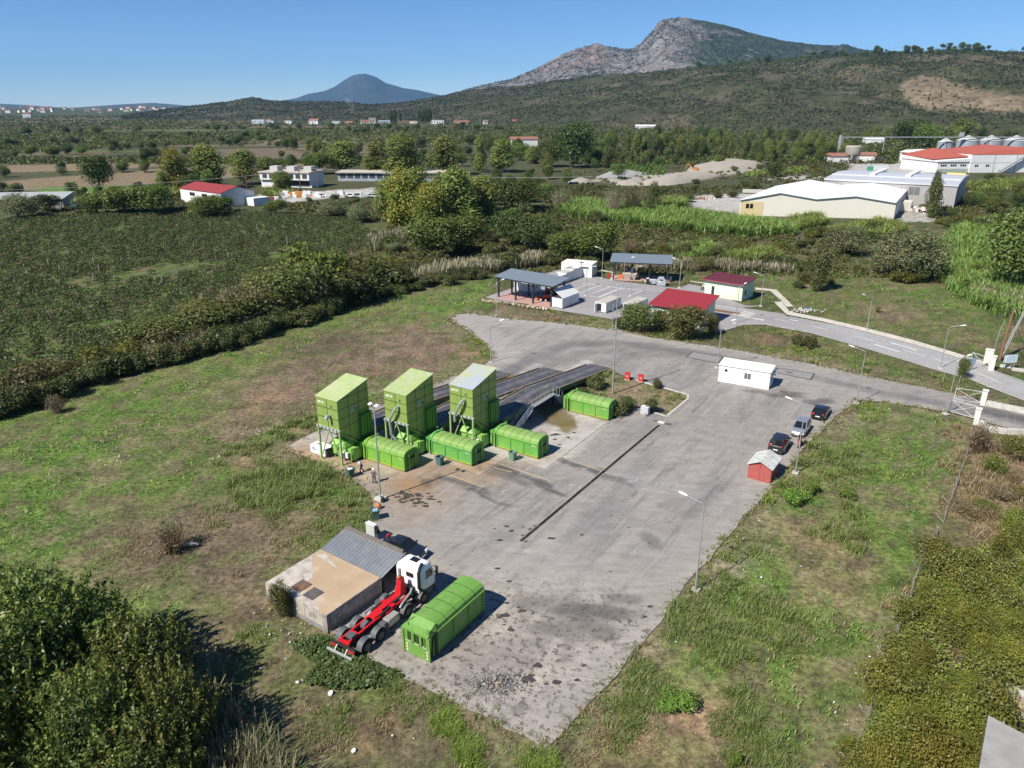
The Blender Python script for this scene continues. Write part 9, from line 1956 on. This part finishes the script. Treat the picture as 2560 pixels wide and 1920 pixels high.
o = thing('low_wall', 'short pale wall at the far edge of the concrete yard by the cream warehouse', 'wall', S(R6,(590,418)), R(-20)); MB().box(0,22,0,.4,0,1.6).build('wall_piece', CONC, o)
# left edge: metal roofed shed, blue trailer, pipes
t = thing('metal_roof_shed', 'shed with a dull metal roof at the left border behind the willow', 'shed', G(-30,452), R(8)); MB().box(0,28,0,10,0,3.4).build('wall', M('grey_board', (.28,.28,.27), .8), t); MB().hexa([(-.5,-.5,3.4),(28.5,-.5,3.4),(28.5,10.5,3.4),(-.5,10.5,3.4)],[(-.5,-.5,3.6),(28.5,-.5,3.6),(28.5,10.5,5.2),(-.5,10.5,5.2)]).build('roof', M('dull_roof', (.40,.42,.42), .6, .2), t)
t = thing('trailer', 'long blue trailer at the far edge of the vineyard', 'trailer', G(158,452), R(6)); L_ = 13.5; MB().box(0,L_,-1.2,1.2,1.0,2.0).build('side_board', M('trailer_blue', (.045,.12,.22), .6, var=.15), t); MB().box(0,.15,-1.2,1.2,2.0,2.6).build('front_board', M('trailer_deep', (.03,.07,.25), .6), t)
for x in (2, 10, 11.6): MB().tube([(x,-1.1,.5),(x,-.8,.5)], .5, 10).build('wheel', BLACK, t, True)
for k, (x, y) in enumerate(((110,436),(120,444),(185,434),(150,438))):
 t = thing('concrete_pipe', ['pale concrete pipe left of the blue trailer, farthest back','pale concrete pipe nearest to the vineyard left of the blue trailer','pale concrete pipe right behind the blue trailer','pale concrete pipe between the bushes behind the blue trailer'][k], 'pipe', G(x,y), R(rr.uniform(-6,6))); MB().tube([(-5,0,.7),(5,0,.7)], .7, 12).build('pipe', CONC, t, True); MB().tube([(5,0,.7),(5.4,0,.7)], .82, 12).build('collar', CONC, t, True)
t = thing('sign_board', 'small pale board on a post above the metal roofed shed', 'sign', G(45,424)); MB().bar((0,0,0),(0,0,3),.2).build('post', ZINC, t); MB().box(-1.2,1.2,-.1,.1,3,5.2).build('panel', WHITE, t)
# poles and wires across the plain
def pole(p, top, label):
 b = S(R7, p); h = hgt(b, (400+top*.4069)/V_); t = thing('utility_pole', label, 'utility pole', b, R(-10)); MB().tube([(0,0,0),(0,0,h)], [.22,.15], 8).build('post', M('brown_wood'), t, True); MB().bar((-1,0,h-.5),(1,0,h-.5),.16).build('cross_arm', M('brown_wood'), t); return b, h
p1 = pole((970,185),45,'utility pole with cross arm at the right of the derelict building'); p2 = pole((865,195),60,'utility pole in front of the derelict building'); p3 = pole((1133,240),150,'short utility pole on the lot'); p4 = pole((538,200),100,'thin utility pole left of the derelict building')
b = G(168,433); h = 6.5; t = thing('utility_pole', 'short dark pole with a cross arm on the brown field', 'utility pole', b); MB().tube([(0,0,0),(0,0,h)], .2, 8).build('post', M('brown_wood'), t, True); MB().bar((-1,0,h-.4),(1,0,h-.4),.18).build('cross_arm', M('brown_wood'), t)
a = p1[0]+Vector((0,0,p1[1]-.4)); far_ = G(-160,470)+Vector((0,0,9)); tag(MB().tube([a.lerp(far_, k/10)-Vector((0,0,4*(k/10)*(1-k/10)*2.2)) for k in range(11)], .055, 4).build('overhead_wire', M('wire_pale', (.42,.42,.42), .6), None), 'pale overhead wire running left from the pole beside the derelict building', 'wire')
far_ = G(1330,440)+Vector((0,0,11)); tag(MB().tube([a.lerp(far_, k/10)-Vector((0,0,4*(k/10)*(1-k/10)*2.2)) for k in range(11)], .045, 4).build('overhead_wire', M('wire_pale'), None), 'pale overhead wire running right above the yellowing trees', 'wire')
# houses of the village at the foot of the hill
RV = (600, 230, 1300, 2212)
def house(p, D, w_, d_, h_, label, wall=WALLW, roof=TILE, gable=True, name='house', group='houses of the village'):
 h = h_*.72; q = _ray((RV[0]+p[0]*.3165), (RV[1]+p[1]*.3165)); s_ = D/q.y; D = min(1750, 37/max(1e-3, -q.z/q.y)) if q.z < 0 else 1750; s_ = D/q.y; base = Vector((q.x*s_, D, -.5)); t = thing(name, label, 'house', base, R(rr.uniform(-15,15)), group)
 MB().box(-w_/2,w_/2,-d_/2,d_/2,0,h).build('wall', wall, t)
 if gable: MB().prism([(-d_/2-.6,h),(d_/2+.6,h),(0,h+d_*.28)], -w_/2-.6, w_/2+.6, 'x').build('roof', roof, t)
 else: MB().box(-w_/2-.5,w_/2+.5,-d_/2-.5,d_/2+.5,h,h+.8).build('roof', roof, t)
 for k in range(max(2, int(w_/6))): MB().box(-w_/2+2+k*6,-w_/2+4.4+k*6,-d_/2-.2,-d_/2-.05,h*.35,h*.75).build('window', M('dark_opening'), t)
 return t
BLW = M('bluish_wall', (.50,.58,.66), .7); OCH = M('ochre_wall', (.36,.24,.16), .9, var=.2, scale=.2)
house((158,243),1500,30,18,12,'long white hall with bluish front at the left of the village',BLW,WALLW,False); house((235,243),1520,22,16,9,'low bluish hall right beside the long white hall',BLW,WALLW,False)
house((388,224),1620,16,12,9,'small white house between trees right of the long hall',WALLW,WALLW,False); house((590,228),1560,22,14,11,'white house with a reddish roof right of the round trees'); house((762,236),1480,18,12,8,'low white block in front of the smoke',WALLW,WALLW,False)
house((1045,200),1650,15,14,18,'tall beige tower like building in the village',M('beige_wall',(.42,.38,.30),.9),M('beige_wall'),False); house((1145,224),1550,28,14,10,'grey blue hall right of the tall building',M('slate_wall',(.28,.32,.38),.8),BLW,False); house((985,234),1500,18,12,8,'white low house below the tall building'); house((860,208),1640,18,10,5,'low house with orange roof left of the tall building',OCH)
house((1320,205),1640,40,10,9,'orange earth wall with house above the cypresses',OCH,OCH,False); house((1372,232),1520,20,12,7,'white house between the two groups of cypresses',WALLW,WALLW,False); house((1560,205),1650,30,14,11,'white house with terrace at the right of the village',WALLW,BLW,False); house((1750,212),1640,34,10,7,'orange walled house right of the village',OCH,TILE); house((1725,238),1480,16,10,4,'white canopy roof in the fields right of the village',WALLW,WALLW,False); house((1940,245),1450,10,9,9,'narrow white house among thin poplars',WALLW,TILE); house((2190,198),1650,20,12,9,'house with red roof at the foot of the wooded slope',WALLW,M('red_tiles',(.42,.08,.06),.8))
house((230,182),1750,9,9,14,'ruined orange brick stub on the wooded rise',OCH,OCH,False)
for p, D, w_, h, lab, wl, rf in (((1700,448),760,26,7,'flat house with reddish roof among the trees beyond the vegetable rows',WALLW,TILE),((1850,470),700,14,5,'low white house half hidden by trees beyond the vegetable rows',WALLW,WALLW)):
 q = _ray(p[0]*.77, 357 if D > 720 else 362); s_ = D/q.y; t = thing('house', lab, 'house', (q.x*s_, D, 0), R(10)); MB().box(-w_/2,w_/2,-6,6,0,h).build('wall', wl, t); MB().prism([(-6.6,h),(6.6,h),(0,h+2.4)], -w_/2-.6, w_/2+.6, 'x').build('roof', rf, t); MB().box(-w_/4,-w_/4+2.5,-6.1,-6.02,1,4).build('door', M('dark_opening'), t)
for p, D, w_, d_, lab in (((1370,20),1150,60,30,'bluish white greenhouse at the foot of the hill'),((2060,25),1000,90,12,'long low greenhouse edge near the quarry'),((2190,38),950,110,60,'wide white greenhouse at the right border'),):
 q = _ray(1600+p[0]*.434, 300+p[1]*.434); s_ = (4-H_CAM)/q.z if q.z < -.01 else D/q.y; s_ = min(s_, 1300); t = thing('greenhouse', lab, 'greenhouse', (q.x*s_, q.y*s_, 0), R(-8)); n_t = max(2, int(d_/9))
 for k in range(n_t): MB().prism([(-4.4+k*9,0),(4.4+k*9,0),(4.4+k*9,3),(2.5+k*9,4.6),(0+k*9,5.2),(-2.5+k*9,4.6),(-4.4+k*9,3)], -w_/2, w_/2, 'x').build('tunnel', M('greenhouse_film', (.62,.68,.74), .5, var=.05, scale=.2), t)
for p, lab in (((398,38),'flat roofed house at the foot of the hill left of the poplar wood'),((1340,130),'pale low shed behind the wood near the water tower'),((1150,238),'small white shed with red roof left of the water tower'),((1270,232),'low white and red shed right of the water tower'),((30,45),'white house at the left edge of the poplar wood')):
 b = S(R6, (p[0], p[1]+6)); b = b if b.y < 1400 else b*(1400/b.y); t = thing('house', lab, 'house', (b.x, b.y, 0), R(rr.uniform(-20,10))); w_ = 18 if p[1] > 100 else 34; MB().box(-w_/2,w_/2,-6,6,0,4.5 if p[1] > 100 else 5).build('wall', WALLW, t); hh_ = 4.5 if p[1] > 100 else 5; MB().prism([(-6.6,hh_),(6.6,hh_),(0,hh_+2)], -w_/2-.6, w_/2+.6, 'x').build('roof', TILE if p[0] in (1270,1150,398) else WALLW, t)
# cypresses of the village
for k in range(22):
 x = rr.choice((rr.uniform(1190,1280), rr.uniform(1410,1510), rr.uniform(1410,1510))); q = _ray(RV[0]+x*.3165, RV[1]+238*.3165); s_ = 1470/q.y; place_tree('cypress', (q.x*s_, 1470, H_CAM+q.z*s_), 5, rr.uniform(16,24), 'dark cypress in the village', 'cypresses of the village')
# the town on the left
for k in range(64):
 px_, tt = rr.choice((rr.uniform(-60,100), rr.uniform(40,250), rr.uniform(250,375))), rr.uniform(.25,1.0); q = TOWNH.at([px_],[tt]); w_ = rr.uniform(12,24)
 t = thing('town_house', 'tiny pale house with red roof in the distant town', 'house', (q[0][0], q[1][0], q[2][0]-1), rr.uniform(-.6,.6), 'houses of the distant town'); h = rr.uniform(7,13)
 MB().box(-w_/2,w_/2,-6,6,-3,h).build('wall', rr.choice((WALLW, CREAM, WALLW)), t); MB().prism([(-6.8,h),(6.8,h),(0,h+3.5)], -w_/2-.8, w_/2+.8, 'x').build('roof', TILE, t)
for x, y, lab in ((378,236,'white house on the wooded rise right of the town'),(440,236,'pale house among trees on the rise'),(425,240,'low house among trees below the rise'),(60,247,'pale shed in the far green fields')):
 b = G(x, y+8); t = thing('house', lab, 'house', (b.x, b.y, 6), rr.uniform(-.4,.4)); MB().box(-12,12,-7,7,-8,9).build('wall', WALLW, t); MB().prism([(-7.8,9),(7.8,9),(0,12.5)], -12.8, 12.8, 'x').build('roof', TILE, t)
# vegetable rows beyond the gravel works
vr = []
for k in range(12):
 a, b_ = G(1310+k*11,378), G(1345+k*9,342); n_ = 60; f_ = np.linspace(0,1,n_); vr.append(np.c_[a.x+(b_.x-a.x)*f_, a.y+(b_.y-a.y)*f_])
vr = np.concatenate(vr); mass('vegetable_row_vegetation', np.c_[vr, np.zeros(len(vr))], 1.3, 1.8, 12, .5, [(.07,.125,.03),(.085,.14,.035)])
# smoke rising behind the village
m = bpy.data.materials.new('thin_smoke'); m.use_nodes = True; n = m.node_tree.nodes; n.remove(n['Principled BSDF']); vp = n.new('ShaderNodeVolumePrincipled'); vp.inputs['Color'].default_value = (.75,.85,1,1); vp.inputs['Density'].default_value = .010; m.node_tree.links.new(vp.outputs[0], n['Material Output'].inputs['Volume'])
q = _ray(888, 282); s_ = 1720/q.y; b = Vector((q.x*s_, 1720, H_CAM+q.z*s_)); mb = MB(); mb.loft([[(-z*.55+r*math.cos(a), r*math.sin(a), z) for a in [k*math.pi/5 for k in range(10)]] for z, r in ((0,1.5),(8,4),(18,7),(26,9),(32,5))]); o = mb.build('smoke', m, None, True); o.location = b; tag(o, kind='stuff')
# low trees and bushes filling the plain
for x0, x1, y0, y1, n_, kinds, hs in ((600,1130,318,372,46,('poplar','leafy','broad'),(5,11)),(1100,1320,318,372,26,('broad','leafy','poplar','ivy'),(7,13)),(1320,1640,345,362,22,('broad','leafy','ivy'),(5,9)),(1640,1840,330,352,22,('leafy','broad','poplar'),(6,11)),(1050,1240,385,440,16,('broad','leafy'),(5,8)),(840,1080,395,470,12,('leafy','broad'),(5,8)),(1880,2230,262,288,26,('broad','leafy'),(8,14)),(340,620,395,428,14,('broad','leafy','poplar'),(6,10)),(2090,2212,430,470,8,('leafy','broad'),(5,8)),(-40,420,418,436,16,('broad','leafy'),(3,6))):
 for _ in range(n_):
  b = G(PR.uniform(x0,x1), PR.uniform(y0,y1)); kd = PR.choice(kinds); h = PR.uniform(*hs); w_ = h*PR.uniform(.6,1.0)
  if -130 < b.x < -35 and 364 < b.y < 425: continue
  place_tree(kd, b, w_, h, {'poplar':'pale tree among the scattered trees of the plain','leafy':'green tree among the scattered trees of the plain','broad':'dark tree among the scattered trees of the plain','ivy':'olive grey tree among the scattered trees of the plain'}[kd], 'scattered trees of the plain')
